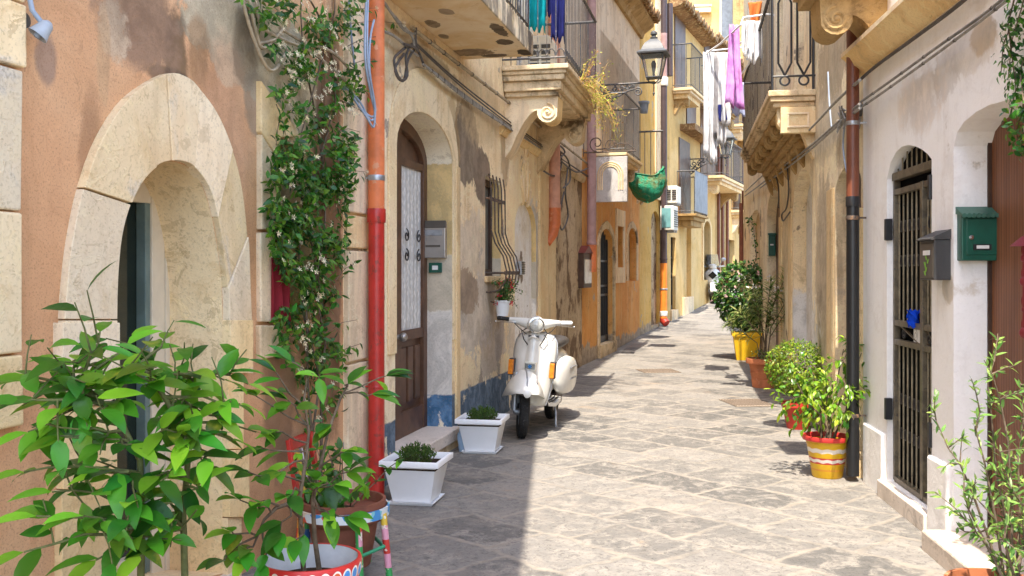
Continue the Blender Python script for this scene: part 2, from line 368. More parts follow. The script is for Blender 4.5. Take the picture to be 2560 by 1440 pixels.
# foliage
M['lemon']=[leafmat('lemon_leaf',(.045,.21,.014),(.075,.28,.018),.35,.36),leafmat('lemon_leaf_dark',(.02,.11,.012),(.035,.16,.015),.3,.33),
            leafmat('lemon_leaf_young',(.15,.40,.02),(.2,.46,.03),.4,.38),leafmat('lemon_leaf_yellowing',(.08,.2,.015),(.13,.25,.02),.35,.4,yellow=(.38,.33,.03))]
M['jas']=[leafmat('jasmine_leaf',(.03,.13,.014),(.045,.17,.016),.25,.35),leafmat('jasmine_leaf_dark',(.012,.06,.010),(.02,.085,.012),.2,.33),leafmat('jasmine_leaf_young',(.085,.22,.02),(.13,.26,.02),.35,.4)]
M['fic']=[leafmat('ficus_leaf',(.12,.27,.018),(.19,.34,.022),.4,.3),leafmat('ficus_leaf_dark',(.055,.16,.015),(.09,.22,.018),.3,.28),leafmat('ficus_leaf_light',(.27,.40,.03),(.33,.45,.04),.45,.35)]
M['bush']=[leafmat('bush_leaf',(.035,.115,.022),(.06,.17,.03),.25,.3),leafmat('bush_leaf_dark',(.018,.07,.016),(.03,.1,.02),.2,.28),leafmat('bush_leaf_light',(.10,.2,.04),(.16,.26,.05),.35,.35)]
M['ole']=[leafmat('oleander_leaf',(.16,.25,.06),(.24,.32,.09),.3,.4),leafmat('oleander_leaf_dark',(.09,.16,.035),(.09,.16,.04),.25,.4),leafmat('oleander_leaf_light',(.32,.36,.12),(.38,.4,.15),.35,.45)]
M['hedge']=[leafmat('hedge_leaf',(.085,.19,.014),(.13,.24,.016),.35,.4),leafmat('hedge_leaf_dark',(.05,.12,.01),(.08,.16,.012),.3,.4),leafmat('hedge_leaf_light',(.20,.32,.02),(.34,.4,.03),.4,.4)]
M['olive']=[leafmat('olive_leaf',(.12,.24,.045),(.17,.3,.06),.3,.4),leafmat('olive_leaf_dark',(.06,.15,.03),(.09,.2,.04),.25,.4),leafmat('olive_leaf_light',(.22,.36,.07),(.28,.42,.1),.35,.4)]
M['dwarf']=[leafmat('dwarf_conifer',(.03,.085,.012),(.05,.12,.016),.2,.5),leafmat('dwarf_conifer_light',(.07,.15,.02),(.1,.18,.022),.25,.5)]
M['dry']=[leafmat('dry_weed',(.5,.36,.1),(.6,.45,.16),.3,.7),leafmat('green_weed',(.3,.38,.03),(.42,.46,.05),.35,.6),leafmat('rust_weed',(.46,.2,.06),(.5,.27,.1),.3,.8)]
M['petal']=leafmat('white_petal',(.74,.62,.36),(.8,.72,.5),.3,.6)
M['petal_white']=leafmat('oleander_petal',(.85,.8,.78),(.85,.82,.8),.3,.6)
M['petal_red']=leafmat('red_petal',(.48,.012,.03),(.55,.02,.05),.3,.5)
M['petal_pink']=leafmat('pink_petal',(.7,.42,.42),(.75,.5,.5),.3,.5)
SUN=2.1; SKY=.15; EXPO=2.32
# ---------------------------------------------------------------- ground
def ground_mat():
    n=N('basalt_paving',.75,.3)
    w=n.noise(1.6,3,.5,None,0,out=1)
    v=n.n('ShaderNodeVectorMath',operation='MULTIPLY_ADD'); n.put(v.inputs[0],w); v.inputs[1].default_value=(.17,.17,0); n.put(v.inputs[2],n.co)
    w2=n.noise(6.5,3,.6,None,0,out=1); v2=n.n('ShaderNodeVectorMath',operation='MULTIPLY_ADD'); n.put(v2.inputs[0],w2); v2.inputs[1].default_value=(.09,.09,0); n.put(v2.inputs[2],v.outputs[0]); v=v2
    m=n.n('ShaderNodeMapping'); n.put(m.inputs[0],v.outputs[0]); m.inputs['Rotation'].default_value=(0,0,R(47)); m.inputs['Location'].default_value=(.13,.07,0)
    br=n.n('ShaderNodeTexBrick'); n.put(br.inputs['Vector'],m.outputs[0]); br.offset=.3
    for k,q in (('Scale',1.0),('Mortar Size',.042),('Mortar Smooth',1.0),('Bias',0.0),('Brick Width',.60),('Row Height',.46)): br.inputs[k].default_value=q
    br.inputs['Color1'].default_value=(0,0,0,1); br.inputs['Color2'].default_value=(1,1,1,1); br.inputs['Mortar'].default_value=(.5,.5,.5,1)
    tone=n.xyz(br.outputs['Color'])[0]; joint=br.outputs['Fac']
    mott=n.noise(6,6,.78,None,1.0); pit=n.noise(30,4,.8,None,1.2); big=n.noise(.45,4,.6,None,.5); med=n.noise(2.6,6,.7,None,.7)
    slab=n.mix(tone,(.095,.092,.086),(.235,.22,.198))
    slab=n.mix(n.mth('MULTIPLY',n.rng(mott,.45,.62),.72),slab,(.31,.283,.243))
    slab=n.mix(n.mth('MULTIPLY',n.rng(pit,.5,.64),.62),slab,(.06,.058,.056))
    jc=n.mix(n.rng(n.noise(14,5,.7),.35,.7),(.31,.275,.228),(.24,.21,.172))
    c=n.mix(n.mth('MULTIPLY',n.rng(joint,.2,1.0),n.rng(med,.35,.57,.3,.88)),slab,jc)
    wash=n.mth('MULTIPLY',n.rng(n.mth('ADD',n.mth('MULTIPLY',big,.5),n.mth('MULTIPLY',med,.5)),.5,.64),.7)
    c=n.mix(wash,c,(.29,.255,.215))
    c=n.mix(n.mth('MULTIPLY',n.rng(n.noise(1.1,6,.7,None,1.2),.6,.74),.55),c,(.36,.235,.13))   # rusty earth stains
    h=n.mth('SUBTRACT',n.mth('ADD',n.mth('MULTIPLY',mott,.5),n.mth('MULTIPLY',pit,.35)),n.mth('MULTIPLY',joint,.35))
    b=n.bump(h,.55,.02)
    return n.fin(c,b,n.rng(mott,.3,.7,.6,.9))
mb=MB()
ys=[-40,-10,0,2,4,6,8,10,12]+[14+.75*i for i in range(21)]+[31,34,38,45,60,90,150,400]
xs=[-200,-40,-10,-5,0,5,10,20,50,200]
mb.sheet([[(x,y,min(gz(y),3.2)) for x in xs] for y in ys])
g=mb.obj('street',ground_mat(),smooth=60,recalc=False); g['kind']='structure'
# ---------------------------------------------------------------- street fronts
def xL(y): return -2.386+.226*y
def xR1(y): return 1.827+.098*y
def xR2(y): return 2.511+.178*(y-6.98)
A1=Wall((xL(-.6),-.6),(xL(5.98),5.98),'L')           # pink house
A2=Wall((xL(5.98),5.98),(xL(13.04),13.04),'L')       # cream house
A3=Wall((xL(13.04),13.04),(1.108,15.46),'L')         # rubble wall
A4=Wall((1.108,15.46),(2.75,21.05),'L')              # orange house
A5=Wall((2.75,21.05),(3.9,24.3),'L')                 # ochre house
A6=Wall((3.9,24.3),(5.58,28.5),'L')                  # pale yellow house
A7=Wall((5.58,28.5),(9.4,37.5),'L')                  # last house before the bend
R1=Wall((xR1(.4),.4),(xR1(6.98),6.98),'R')         # white house
R2=Wall((2.511,6.98),(xR2(21.4),21.4),'R')           # beige house
def prism_u(mb,W,poly,u0,u1,mi=0):                   # polygon in (off, z), extruded along the wall
    t=MB(); t.prism(poly,u0,u1); mb.add([W.l(y,x,z) for x,y,z in t.v],t.f,mi)
def wbox(mb,W,u0,u1,o0,o1,z0,z1,mi=0):
    mb.box(u0,u1,min(W.s*o0,W.s*o1),max(W.s*o0,W.s*o1),z0,z1,mi)
def wtube(mb,W,pts,r,n=6,mi=0): mb.tube([W.l(*p) for p in pts],r,n,mi)
def spiral(cx,cz,r0,r1,a0,turns,n=22):
    return [(cx+(r0+(r1-r0)*i/n)*math.cos(a0+turns*2*math.pi*i/n),cz+(r0+(r1-r0)*i/n)*math.sin(a0+turns*2*math.pi*i/n)) for i in range(n+1)]
def balcony(W,parent,u0,u1,proj,zt,layers,mat,railmat,rail_h=1.0,step=.11,br=.009,front=True,near=True,far=True,ornate=False,loops=False):
    mb=MB(); z=zt
    for k,(dz,ins) in enumerate(layers):
        wbox(mb,W,u0+ins,u1-ins,-.01*0+.002*k,proj-ins,z-dz,z-(.0015 if k else 0)); z-=dz
    b=mb.obj('balcony',mat,parent,bevel=.008)
    if rail_h:
        r=MB(); e=.04; a0,a1,o=u0+e,u1-e,proj-e; zb=zt+.07; zr=zt+rail_h
        path=[(a0,.0),(a0,o),(a1,o),(a1,0.0)]
        segs=[(path[0],path[1],near),(path[1],path[2],front),(path[2],path[3],far)]
        for (p,q,on) in segs:
            if not on: continue
            for zz,rr in ((zb,.011),(zr,.018)): wtube(r,W,[(p[0],p[1],zz),(q[0],q[1],zz)],rr,6)
            L=math.hypot(q[0]-p[0],q[1]-p[1]); n=max(1,round(L/step))
            side=(p[0]==q[0])
            for i in range(n+1):
                t=i/n; uu=p[0]+(q[0]-p[0])*t; oo=p[1]+(q[1]-p[1])*t
                if ornate and side: continue
                wtube(r,W,[(uu,oo,zt-.0),(uu,oo,zr)],br,5)
                if loops and i<n:
                    c=(p[0]+(q[0]-p[0])*(t+.5/n),p[1]+(q[1]-p[1])*(t+.5/n)); hw=.42*L/n
                    du,do=(q[0]-p[0])/L*hw,(q[1]-p[1])/L*hw
                    wtube(r,W,[(c[0]+du*math.cos(q2),c[1]+do*math.cos(q2),zb+.02+.07*math.sin(q2)) for q2 in [math.pi*j/7 for j in range(8)]],.006,4)
        r.obj('railing',railmat,b,smooth=40)
    return b
def corbel(W,parent,uc,wd,p,h,zt,mat,vol=.09,name='corbel',steps=10):
    """scrolled console under a balcony"""
    poly=[(0,zt),(p,zt),(p,zt-.05)]
    cx,cz=p-vol,zt-.05-vol
    for i in range(1,9):
        q=math.pi*.5*0+ -math.pi*.5*0; ang=R(0-i*24); poly.append((cx+vol*math.cos(ang),cz+vol*math.sin(ang)))
    ex,ez=poly[-1]
    for i in range(1,steps):
        t=i/steps; poly.append((ex*(1-t)+.03*t-.0, ez+(zt-h-ez)*(t**1.7)+ .05*math.sin(t*math.pi)*0))
    poly.append((0.0,zt-h))
    mb=MB(); prism_u(mb,W,poly,uc-wd/2,uc+wd/2)
    for sgn in (-1,1):                               # raised volute on each cheek
        u=uc+sgn*wd/2
        pts=[(u,x,z) for x,z in spiral(cx,cz,vol*.82,.015,R(90),-1.6)]
        wtube(mb,W,pts,.014,6)
        mb.ball(W.l(u,cx,cz),.024,8,6)
    return mb.obj(name,mat,parent,smooth=45)
def door_panel(W,parent,name,poly,off,mat,label=None): return fill(W,mat,parent,name,poly,off,.04,label=label)
def clamp_pipe(W,name,label,u,off,runs,r,collars=(),group=None,shoe=False):
    """down pipe: runs = [(z0,z1,material)], collars = [(z, height, radius factor, material)]"""
    zmin=min(a for a,b,m in runs); t=W.thing(name,label,'drainpipe',u,off,zmin,group)
    for i,(a,b,m) in enumerate(runs):
        mb=MB(); mb.lathe([(r,a-zmin),(r,b-zmin)],16); mb.obj('pipe_section',m,t,smooth=50)
    for z,hh,f,m in collars:
        mb=MB(); mb.lathe([(r*f*.97,z-zmin),(r*f,z-zmin+.006),(r*f,z-zmin+hh-.006),(r*f*.97,z-zmin+hh)],16)
        mb.box(-.012,.012,-W.s*off if W.s*off<0 else -off,0,z-zmin+.3*hh,z-zmin+.7*hh) if hh<.05 else None
        mb.obj('collar',m,t,smooth=50)
    return t
def hang_cloth(name,label,cat,p,ax,w,h,mat,group=None,folds=5,depth=.04,taper=0.0,rag=.03,parts=None,n=14,m=12,seed=0):
    """a garment: a folded sheet hanging from p along ax"""
    rr=random.Random(seed); ax=Vector(ax).normalized(); nr=ax.cross(Vector((0,0,1)))
    ph=rr.uniform(0,6); P=[]
    for j in range(m+1):
        t=j/m; row=[]
        for i in range(n+1):
            s=i/n-.5; ww=w*(1-taper*t)*(1+.06*math.sin(3*t+ph))
            q=math.sin(folds*2*math.pi*(i/n)+ph+1.5*t)*depth*(.35+t)
            row.append(ax*(s*ww)+nr*q+Vector((0,0,-h*t-rag*math.sin(i*1.3+ph)*t)))
        P.append(row)
    mb=MB(); mb.sheet(P); o=mb.obj(name,mat,None,smooth=60,recalc=False,loc=p)
    sm=o.modifiers.new('cloth_thickness','SOLIDIFY'); sm.thickness=.004
    return tag(o,label,cat,group)
def lantern(name,label,W,px,py_bar,zbar,reach,scale,matl,group=None,post=True):
    """wall bracket with scrolls carrying a four sided lantern"""
    u=W.u(px); t=W.thing(name,label,'street lamp',u,0,zbar,group); S=W.s; s=1.0
    L=lambda o,z,du=0:(du,S*o,z)
    mb=MB(); mb.tube([L(0,0),L(reach+.02,0)],.018*s,6)
    mb.tube([L(o,z) for o,z in [(0.02,-.42*s),(.14*s,-.33*s),(.3*s,-.22*s),(.5*s,-.12*s),(.62*s,-.1*s)]],.016*s,6)
    mb.tube([L(o,z) for o,z in spiral(.66*s,-.15*s,.075*s,.015*s,R(110),-1.5)],.014*s,6)
    for cx,cz,rr,a,tn in ((.11,-.14,.09,200,1.4),(.27,-.08,.055,20,-1.4),(.16,-.24,.06,90,1.3),(.38,-.07,.045,180,1.4),(.48,-.06,.04,0,-1.3),(.08,-.31,.05,60,1.2),(.27,-.16,.04,140,1.3),(.57,-.045,.03,180,1.2)):
        mb.tube([L(o,z) for o,z in spiral(cx*s,cz*s,rr*s,.012*s,R(a),tn)],.013*s,5)
        for q in range(4): mb.ball(L((cx+rr*math.cos(q*1.7))*s,(cz+rr*math.sin(q*1.7))*s),.018*s,6,4,0,(.5,1,1))
    mb.box(-.03*s,.03*s,min(0,S*.02),max(0,S*.02),-.5*s,.06*s)
    mb.obj('bracket',M['grey_iron'] if post else M['grey_iron'],t,smooth=50)
    s=scale; o=reach; z0=.05*s
    b=MB(); b.tube([L(o,-.22*s),L(o,0)],.012*s,6); b.ball(L(o,-.25*s),.03*s,8,6); b.ball(L(o,-.29*s),.018*s,6,5)
    b.obj('drop_finial',matl,t,smooth=50)
    f=MB(); zb=z0+.06*s; zt=z0+.54*s; hb=.15*s; ht=.245*s
    f.rect_loft([(hb*1.1,hb*1.1,zb-.02*s),(hb*1.1,hb*1.1,zb)],L(o,0))
    for a in (-1,1):
        for c in (-1,1): f.tube([Vector(L(o,0))+Vector((a*hb,c*hb,zb)),Vector(L(o,0))+Vector((a*ht,c*ht,zt))],.014*s,6)
    for a in (-1,1):                                  # scrolled feet
        for c in (-1,1): f.tube([Vector(L(o,0))+Vector((a*hb*q,c*hb*q,zz)) for q,zz in ((.9,zb-.02*s),(.95,zb-.06*s),(.6,zb-.11*s),(.15,zb-.13*s))],.012*s,5)
    f.lathe([(.03*s,zb-.15*s),(.05*s,zb-.12*s),(.02*s,zb-.09*s)],10,L(o,0))
    f.rect_loft([(ht*1.02,ht*1.02,zt),(ht*1.02,ht*1.02,zt+.02*s)],L(o,0)); f.obj('frame',matl,t,smooth=40)
    g=MB()
    g.rect_loft([(hb*.96,hb*.96,zb+.004),(ht*.96,ht*.96,zt-.002)],L(o,0),cap=False); g.obj('glass_pane',M['clear_glass'],t)
    h=MB(); h.lathe([(.022*s,zb+.10*s),(.05*s,zb+.2*s),(.055*s,zb+.3*s),(.03*s,zb+.37*s)],10,L(o,0)); h.lathe([(.028*s,zb),(.028*s,zb+.1*s)],8,L(o,0)); h.obj('bulb',M['label_white'],t,smooth=50)
    r=MB(); r.rect_loft([(ht*1.36,ht*1.36,zt+.015*s),(ht*1.38,ht*1.38,zt+.045*s),(ht*1.02,ht*1.02,zt+.11*s),(ht*.93,ht*.93,zt+.17*s),(ht*.72,ht*.72,zt+.27*s),(ht*.42,ht*.42,zt+.34*s),(ht*.3,ht*.3,zt+.37*s)],L(o,0))
    r.lathe([(.05*s,zt+.37*s),(.085*s,zt+.39*s),(.085*s,zt+.41*s),(.05*s,zt+.43*s),(.05*s,zt+.46*s),(.075*s,zt+.48*s),(.07*s,zt+.53*s),(.03*s,zt+.56*s),(1e-4,zt+.565*s)],12,L(o,0))
    r.obj('roof',matl,t,smooth=30)
    return t
# =============================================================== pink house (near left)
W=A1
Wz=lambda px,py,off=0.0:W.uz(px,py,off)
pinkpatch=[]
def P(px,py,rx,ry,col,wob=.45,soft=.2,op=1.0):
    u,z=W.uz(px,py); u2=W.u(px+rx); z2=W.z(px,py-ry)
    return (u,z,abs(u2-u),abs(z2-z),col,wob,soft,op)
pinkpatch=[P(640,120,150,120,(.6,.5,.34),.5,.12),P(740,250,70,110,(.58,.47,.31),.5,.12),P(440,130,28,120,(.10,.075,.045),.55,.5,.75),P(420,190,50,22,(.09,.07,.05),.5,.5,.7),P(350,40,100,120,(.3,.19,.125),.6,.5,.9),
   P(285,60,36,90,(.62,.47,.32),.7,.4,.8),P(260,130,16,120,(.55,.36,.2),.5,.5,.6),P(115,150,26,60,(.34,.23,.17),.4,.5,.8),P(500,130,30,90,(.34,.2,.1),.6,.5,.7),P(560,300,60,200,(.55,.32,.19),.5,.6,.6),P(230,420,30,160,(.30,.16,.085),.5,.6,.6),P(615,120,30,100,(.12,.09,.06),.6,.4,.6),P(640,260,30,80,(.3,.25,.18),.5,.4,.7),
   P(820,560,36,520,(.23,.13,.075),.25,.3,.9),P(700,1000,40,180,(.16,.1,.06),.4,.5,.7)]
M['pink']=plaster('pink_render',(.60,.33,.17),(.68,.42,.235),dark=(.42,.22,.105),streak=.35,streak_c=(.43,.23,.11),grain=120,grit=.5,flake=.35,patches=pinkpatch,blot=.6,bumpy=.4,seed=1)
ph=W.base('pink_house','pink rendered house with a pale stone arched doorway, at the lemon leaves')
uE=W.L
door_in=[Wz(*p) for p in [(277,1500)]+curve([(277,800),(281,690),(291,590),(311,510),(340,455),(375,418),(412,404),(445,407),(478,425),(507,470),(530,545),(546,640),(554,720),(556,800)],3)+[(556,1500)]]
door_in=[(u,max(z,.06)) for u,z in door_in]
win=[Wz(*p) for p in ((676,806),(676,352),(700,342),(775,385),(778,800))]
facade(W,'wall',M['pink'],ph,0,uE,-.3,6.0,[door_in,win],.30,rmat=M['stone'],rdepth=[.316,.22])
shell(W,ph,M['pink'],0,uE,-.3,6.0)
# stone surround, block by block
outer=[(140,1120),(140,900),(143,800),(150,700),(162,600),(190,470),(235,345),(305,243),(400,184),(452,192),(484,222),(530,285),(568,375),(592,470),(606,590),(611,700),(615,820),(612,935)]
inner=[(277,1120),(277,900),(277,800),(280,700),(290,590),(311,510),(340,455),(375,418),(413,404),(445,407),(470,420),(507,470),(530,545),(546,640),(554,720),(556,790),(556,860),(556,935)]
groups=[(1,2),(2,5),(5,7),(7,8),(8,10),(10,12),(12,14),(14,16)]
mb=MB()
def block(poly,o1,mi=0,o0=-.02,jit=.004):
    mb.prism(poly,W.s*o0,W.s*(o1+U_(-jit,jit)),mi)
def shrink(poly,k=.006):
    cx=sum(p[0] for p in poly)/len(poly); cz=sum(p[1] for p in poly)/len(poly)
    return [(x+(cx-x)*min(.4,k/max(.02,math.hypot(x-cx,z-cz))),z+(cz-z)*min(.4,k/max(.02,math.hypot(x-cx,z-cz)))) for x,z in poly]
OC,IC=curve(outer),curve(inner)
for a,b in groups:
    poly=[Wz(*p) for p in OC[4*a:4*b+1]]+[Wz(*p) for p in reversed(IC[4*a:4*b+1])]
    block(shrink(poly,.0045),.035,0,-.02,.006)
# jamb blocks
for (xa,xb,ya,yb,o) in ((132,277,806,1013,.045),(140,277,1014,1223,.03),(136,277,1224,1700,.035),(556,614,800,933,.045),(556,596,934,1123,.03),(556,606,1124,1293,.036),(556,592,1294,1700,.03)):
    poly=[Wz(xa,ya),Wz(xb,ya),Wz(xb,yb),Wz(xa,yb)]; poly=[(poly[0][0],poly[0][1]),(poly[1][0],poly[0][1]),(poly[1][0],poly[2][1]),(poly[0][0],poly[2][1])] if False else poly
    block(shrink(poly,.0012),o)
mb.obj('door_surround',M['stone'],ph,bevel=.008)
mb=MB()                                               # quoin stones at the near corner
for (ya,yb,xb,o) in ((-330,10,45,.03),(16,172,44,.034),(178,528,40,.028),(533,880,38,.034),(886,1062,40,.03)):
    a_=W.u(xb); z0_,z1_=W.z(xb,yb),W.z(xb,ya); block([(a_-.6,z0_),(a_+U_(-.005,.005),z0_),(a_+U_(-.005,.005),z1_),(a_-.6,z1_)],o)
mb.obj('quoin',M['stone'],ph,bevel=.008)
mb=MB()                                               # stones round the window
for poly,o in (([(640,200),(735,330),(735,342),(690,345),(684,400),(640,330)],.028),([(641,334),(684,402),(684,575),(641,575)],.032),([(640,580),(672,580),(670,806),(641,806)],.026),([(638,812),(690,812),(700,860),(690,890),(640,900)],.03)):
    block(shrink([Wz(*p) for p in poly],.003),o)
for poly,o in (([(470,40),(540,-40),(700,-120),(735,330),(560,140)],.012),):
    pass
mb.obj('window_surround',M['stone'],ph,bevel=.007)
# door set back in the arch
dd=-.30; fr=MB(); u0,u1=door_in[0][0],door_in[-1][0]; zt=max(p[1] for p in door_in)
ug=W.u(366,dd); ug2=W.u(398,dd); ztop=W.z(330,505,dd)
dpart=MB(); wbox(dpart,W,u0-.02,u1+.3,dd-.02,dd-.06,0,zt+.05); dp=dpart.obj('door',M['green_glass'],ph)
wbox(fr,W,ug,ug2,dd+.03,dd-.02,.06,zt); wbox(fr,W,ug-.012,ug-.004,dd+.02,dd-.02,.06,zt)
wbox(fr,W,u0,u1,dd+.022,dd-.02,ztop,zt+.02); wbox(fr,W,u0-.03,u0+.05,dd+.028,dd-.02,.06,zt)
wbox(fr,W,u0,ug,dd+.018,dd-.02,.06,.2)
wbox(fr,W,ug2+.012,u1,dd+.028,dd-.02,.06,zt)
fr.obj('door_frame',M['cream_paint'],dp,bevel=.004)
g=MB(); wbox(g,W,ug-.05,ug-.012,dd+.028,dd-.02,.1,ztop); g.obj('door_stile',simple('green_grey_paint',(.15,.21,.19),.5),dp,bevel=.003)
mb=MB(); wbox(mb,W,u0-.05,u1+.05,-.32,.05,-.02,.055); mb.obj('threshold',M['marble'],ph,bevel=.006)
# window behind the vine
mb=MB(); wbox(mb,W,win[0][0]-.02,win[-1][0]+.1,-.2,-.24,win[0][1]-.1,win[2][1]+.1); wn=mb.obj('window',M['dark_glass'],ph)
# unseen slab added above the picture, its edge shaped to shade the street foot
mb=MB()
def edge(y): return (-.356+(y-6.0)*.0493) - xL(y)
pts=[]
for y in (-.5,6.0): pts.append((((y+.6)-0.0)/W.U.y+0*edge(y),edge(y)))
ua_,ub_=pts[0][0],pts[1][0]
mb.add([W.l(ua_,-.1,5.4),W.l(ub_,-.1,5.4),W.l(ub_-.226*pts[1][1]*-1,pts[1][1],5.4),W.l(ua_-.226*pts[0][1]*-1,pts[0][1],5.4)]+[W.l(ua_,-.1,5.6),W.l(ub_,-.1,5.6),W.l(ub_+.226*pts[1][1],pts[1][1],5.6),W.l(ua_+.226*pts[0][1],pts[0][1],5.6)],[(0,1,2,3),(4,5,6,7),(0,1,5,4),(1,2,6,5),(2,3,7,6),(3,0,4,7)])
mb.obj('shade_slab',M['soffit'],ph)
# dark brown strip wall at the right end is a shallow pilaster
mb=MB(); wbox(mb,W,W.u(803),W.u(838),-.01,.03,0,6.0); mb.obj('pilaster',M['pink'],ph,bevel=.006)
# =============================================================== cream house
W=A2
dadoz=.43
cp=[P(1165,360,30,110,(.30,.23,.16),.35,.08),P(1205,440,20,70,(.27,.2,.14),.35,.08),P(1185,620,40,90,(.66,.56,.46),.7,.2,.6),P(1190,780,55,100,(.64,.56,.47),.6,.1,.8),P(1165,730,30,60,(.34,.24,.16),.6,.15,.8),P(1230,860,30,80,(.5,.42,.36),.8,.12,.7),
    P(1020,120,60,60,(.46,.3,.16),.5,.4,.6),P(1130,360,20,110,(.5,.33,.16),.4,.3,.7),P(1330,640,30,140,(.66,.62,.56),.4,.1,.9),P(1200,270,50,90,(.62,.45,.25),.4,.5,.6),P(1300,830,30,90,(.68,.6,.5),.5,.15,.8),P(1228,730,9,60,(.34,.24,.15),.5,.4,.7),P(1246,745,6,70,(.3,.2,.12),.5,.4,.7),P(1262,380,10,90,(.42,.28,.15),.5,.4,.7),P(1010,330,10,110,(.4,.27,.15),.5,.4,.6),P(1370,420,8,160,(.4,.28,.17),.5,.4,.7),P(1350,620,5,200,(.34,.24,.15),.5,.4,.6),P(1000,560,6,200,(.46,.36,.26),.6,.3,.8),P(1140,560,6,160,(.5,.38,.24),.6,.3,.7),P(1080,160,60,30,(.30,.22,.13),.5,.3,.6)]
M['cream']=plaster('cream_render',(.86,.67,.41),(.88,.76,.54),dark=(.70,.50,.28),streak=.4,streak_c=(.58,.37,.18),peel=(.48,.40,.31),peel_t=(.60,.615),grain=60,grit=.35,patches=cp,dado=(dadoz,(.085,.125,.17)),seed=11)
ch=W.base('cream_house','peeling cream house with a deep arched doorway and a scrolled balcony, beside the red drainpipe')
u0=W.u(988); u1=W.u(1130); zs=W.z(1130,413); ztop=W.z(1062,284)
d_open=arch(u0,u1,.10,zs,ztop)
gw0,gw1=W.u(1213),W.u(1252); gz0,gz1=W.z(1216,690),W.z(1216,440)
winh=[(gw0,gz0),(gw1,gz0),(gw1,gz1),(gw0,gz1)]
n0,n1=W.u(1287),W.u(1340); nz0=W.z(1287,1010); nz0=.46; nzs=W.z(1290,570); nzt=W.z(1314,505)
niche=arch(n0,n1,nz0,nzs,nzt)
H2=7.6
up=[]                                                 # french doors on the balconies
b2u0,b2u1=W.u(1253),W.u(1253)+2.35; b2z=W.z(1253,165)
du0,du1=b2u0+.75,b2u0+1.65; up.append([(du0,b2z+.02),(du1,b2z+.02),(du1,b2z+2.1),(du0,b2z+2.1)])
M['cream_jamb']=plaster('jamb_plaster',(.80,.68,.48),(.86,.76,.58),dark=(.6,.46,.28),streak=.2,grain=60,seed=12,dado=(dadoz,(.055,.135,.24)),bands=[(.2,1.15,(.78,.72,.64),.9),(1.15,1.62,(.55,.47,.36),.75),(1.62,zs+.01,(.72,.50,.20),.9)])
facade(W,'wall',M['cream'],ch,0,W.L,-.3,H2,[d_open,winh,niche]+up,.267,rdepth=[.267,.16,.06,.2],rmat=M['cream_jamb'])
shell(W,ch,M['cream'],0,W.L,-.3,H2)
mb=MB(); mb.prism(niche,W.s*-.058,W.s*-.09); mb.obj('niche_infill',plaster('whitewash',(.84,.84,.83),(.78,.72,.62),dark=(.62,.52,.38),peel=(.26,.2,.15),peel_t=(.6,.63),seed=8,streak=.3,blot=.9),ch)
mbx=MB(); cx=(n0+n1)/2; b0=nzt
for k in range(9):                                    # fluted fan over the niche
    q=R(90+(k-4)*13); r0,r1=.17,.62-.05*abs(k-4)
    zc=b0-.14; pa=(cx+r0*math.cos(q),zc+r0*math.sin(q)); pb=(cx+r1*math.cos(q)*.9,zc+r1*math.sin(q)+.04)
    wtube(mbx,W,[(pa[0],-.012,pa[1]),((pa[0]+pb[0])/2,-.008,(pa[1]+pb[1])/2),(pb[0],-.018,pb[1])],.024,8)
    mbx.ball(W.l(pb[0],-.012,pb[1]),.034,8,6,0,(1,.8,1))
mbx.ball(W.l(cx,-.01,b0+.60),.075,12,8,0,(1,.5,.8))
mbx.tube([W.l(cx+x,.012,z) for x,z in spiral(0,b0+.60,.11,.02,R(90),1.6)],.012,6)
mbx.obj('fluted_hood',M['stone2'],ch,smooth=50)
# flat plaster band round the doorway, string course, corner pilasters
mb=MB(); o=arch(u0-.16,u1+.16,.9,zs-.02,ztop+.34); inn=arch(u0-.001,u1+.001,.9,zs,ztop)
ring=o[2:-1]+[o[-1]]; 
poly=[o[1]]+o[2:]+[o[0]]+[inn[0]]+list(reversed(inn[2:]))+[inn[1]]
mb.prism(poly,0,W.s*.014); mb.obj('door_surround',plaster('cream_band',(.82,.63,.37),(.86,.7,.46),dark=(.66,.46,.24),streak=.35,grain=60,seed=3,blot=.7),ch,bevel=.003)
mb=MB(); sz=W.z(1250,317); prism_u(mb,W,[(0,sz-.08),(.02,sz-.08),(.05,sz-.03),(.06,sz-.03),(.06,sz),(0,sz)],W.u(1248),W.L); mb.obj('string_course',M['stone2'],ch)
mb=MB()
for i,(ya,yb) in enumerate(((-900,-100),(-94,535),(540,622),(627,900),(905,1500))):
    za,zb=W.z(890,ya),W.z(890,yb); wbox(mb,W,.01,W.u(921)-.0,-.02,.03+.004*(i%2),max(zb,-.1)+.003,za-.003)
mb.obj('quoin',M['stone2'],ch,bevel=.008)
mb=MB(); wbox(mb,W,W.u(1345),W.L-.01,-.01,.03,-.1,sz-.08); mb.obj('pilaster',M['stone2'],ch,bevel=.01)
mb=MB(); wbox(mb,W,W.u(1137),W.u(1146),-.01,.02,.2,zs); mb.obj('door_pilaster',M['stone2'],ch,bevel=.005)
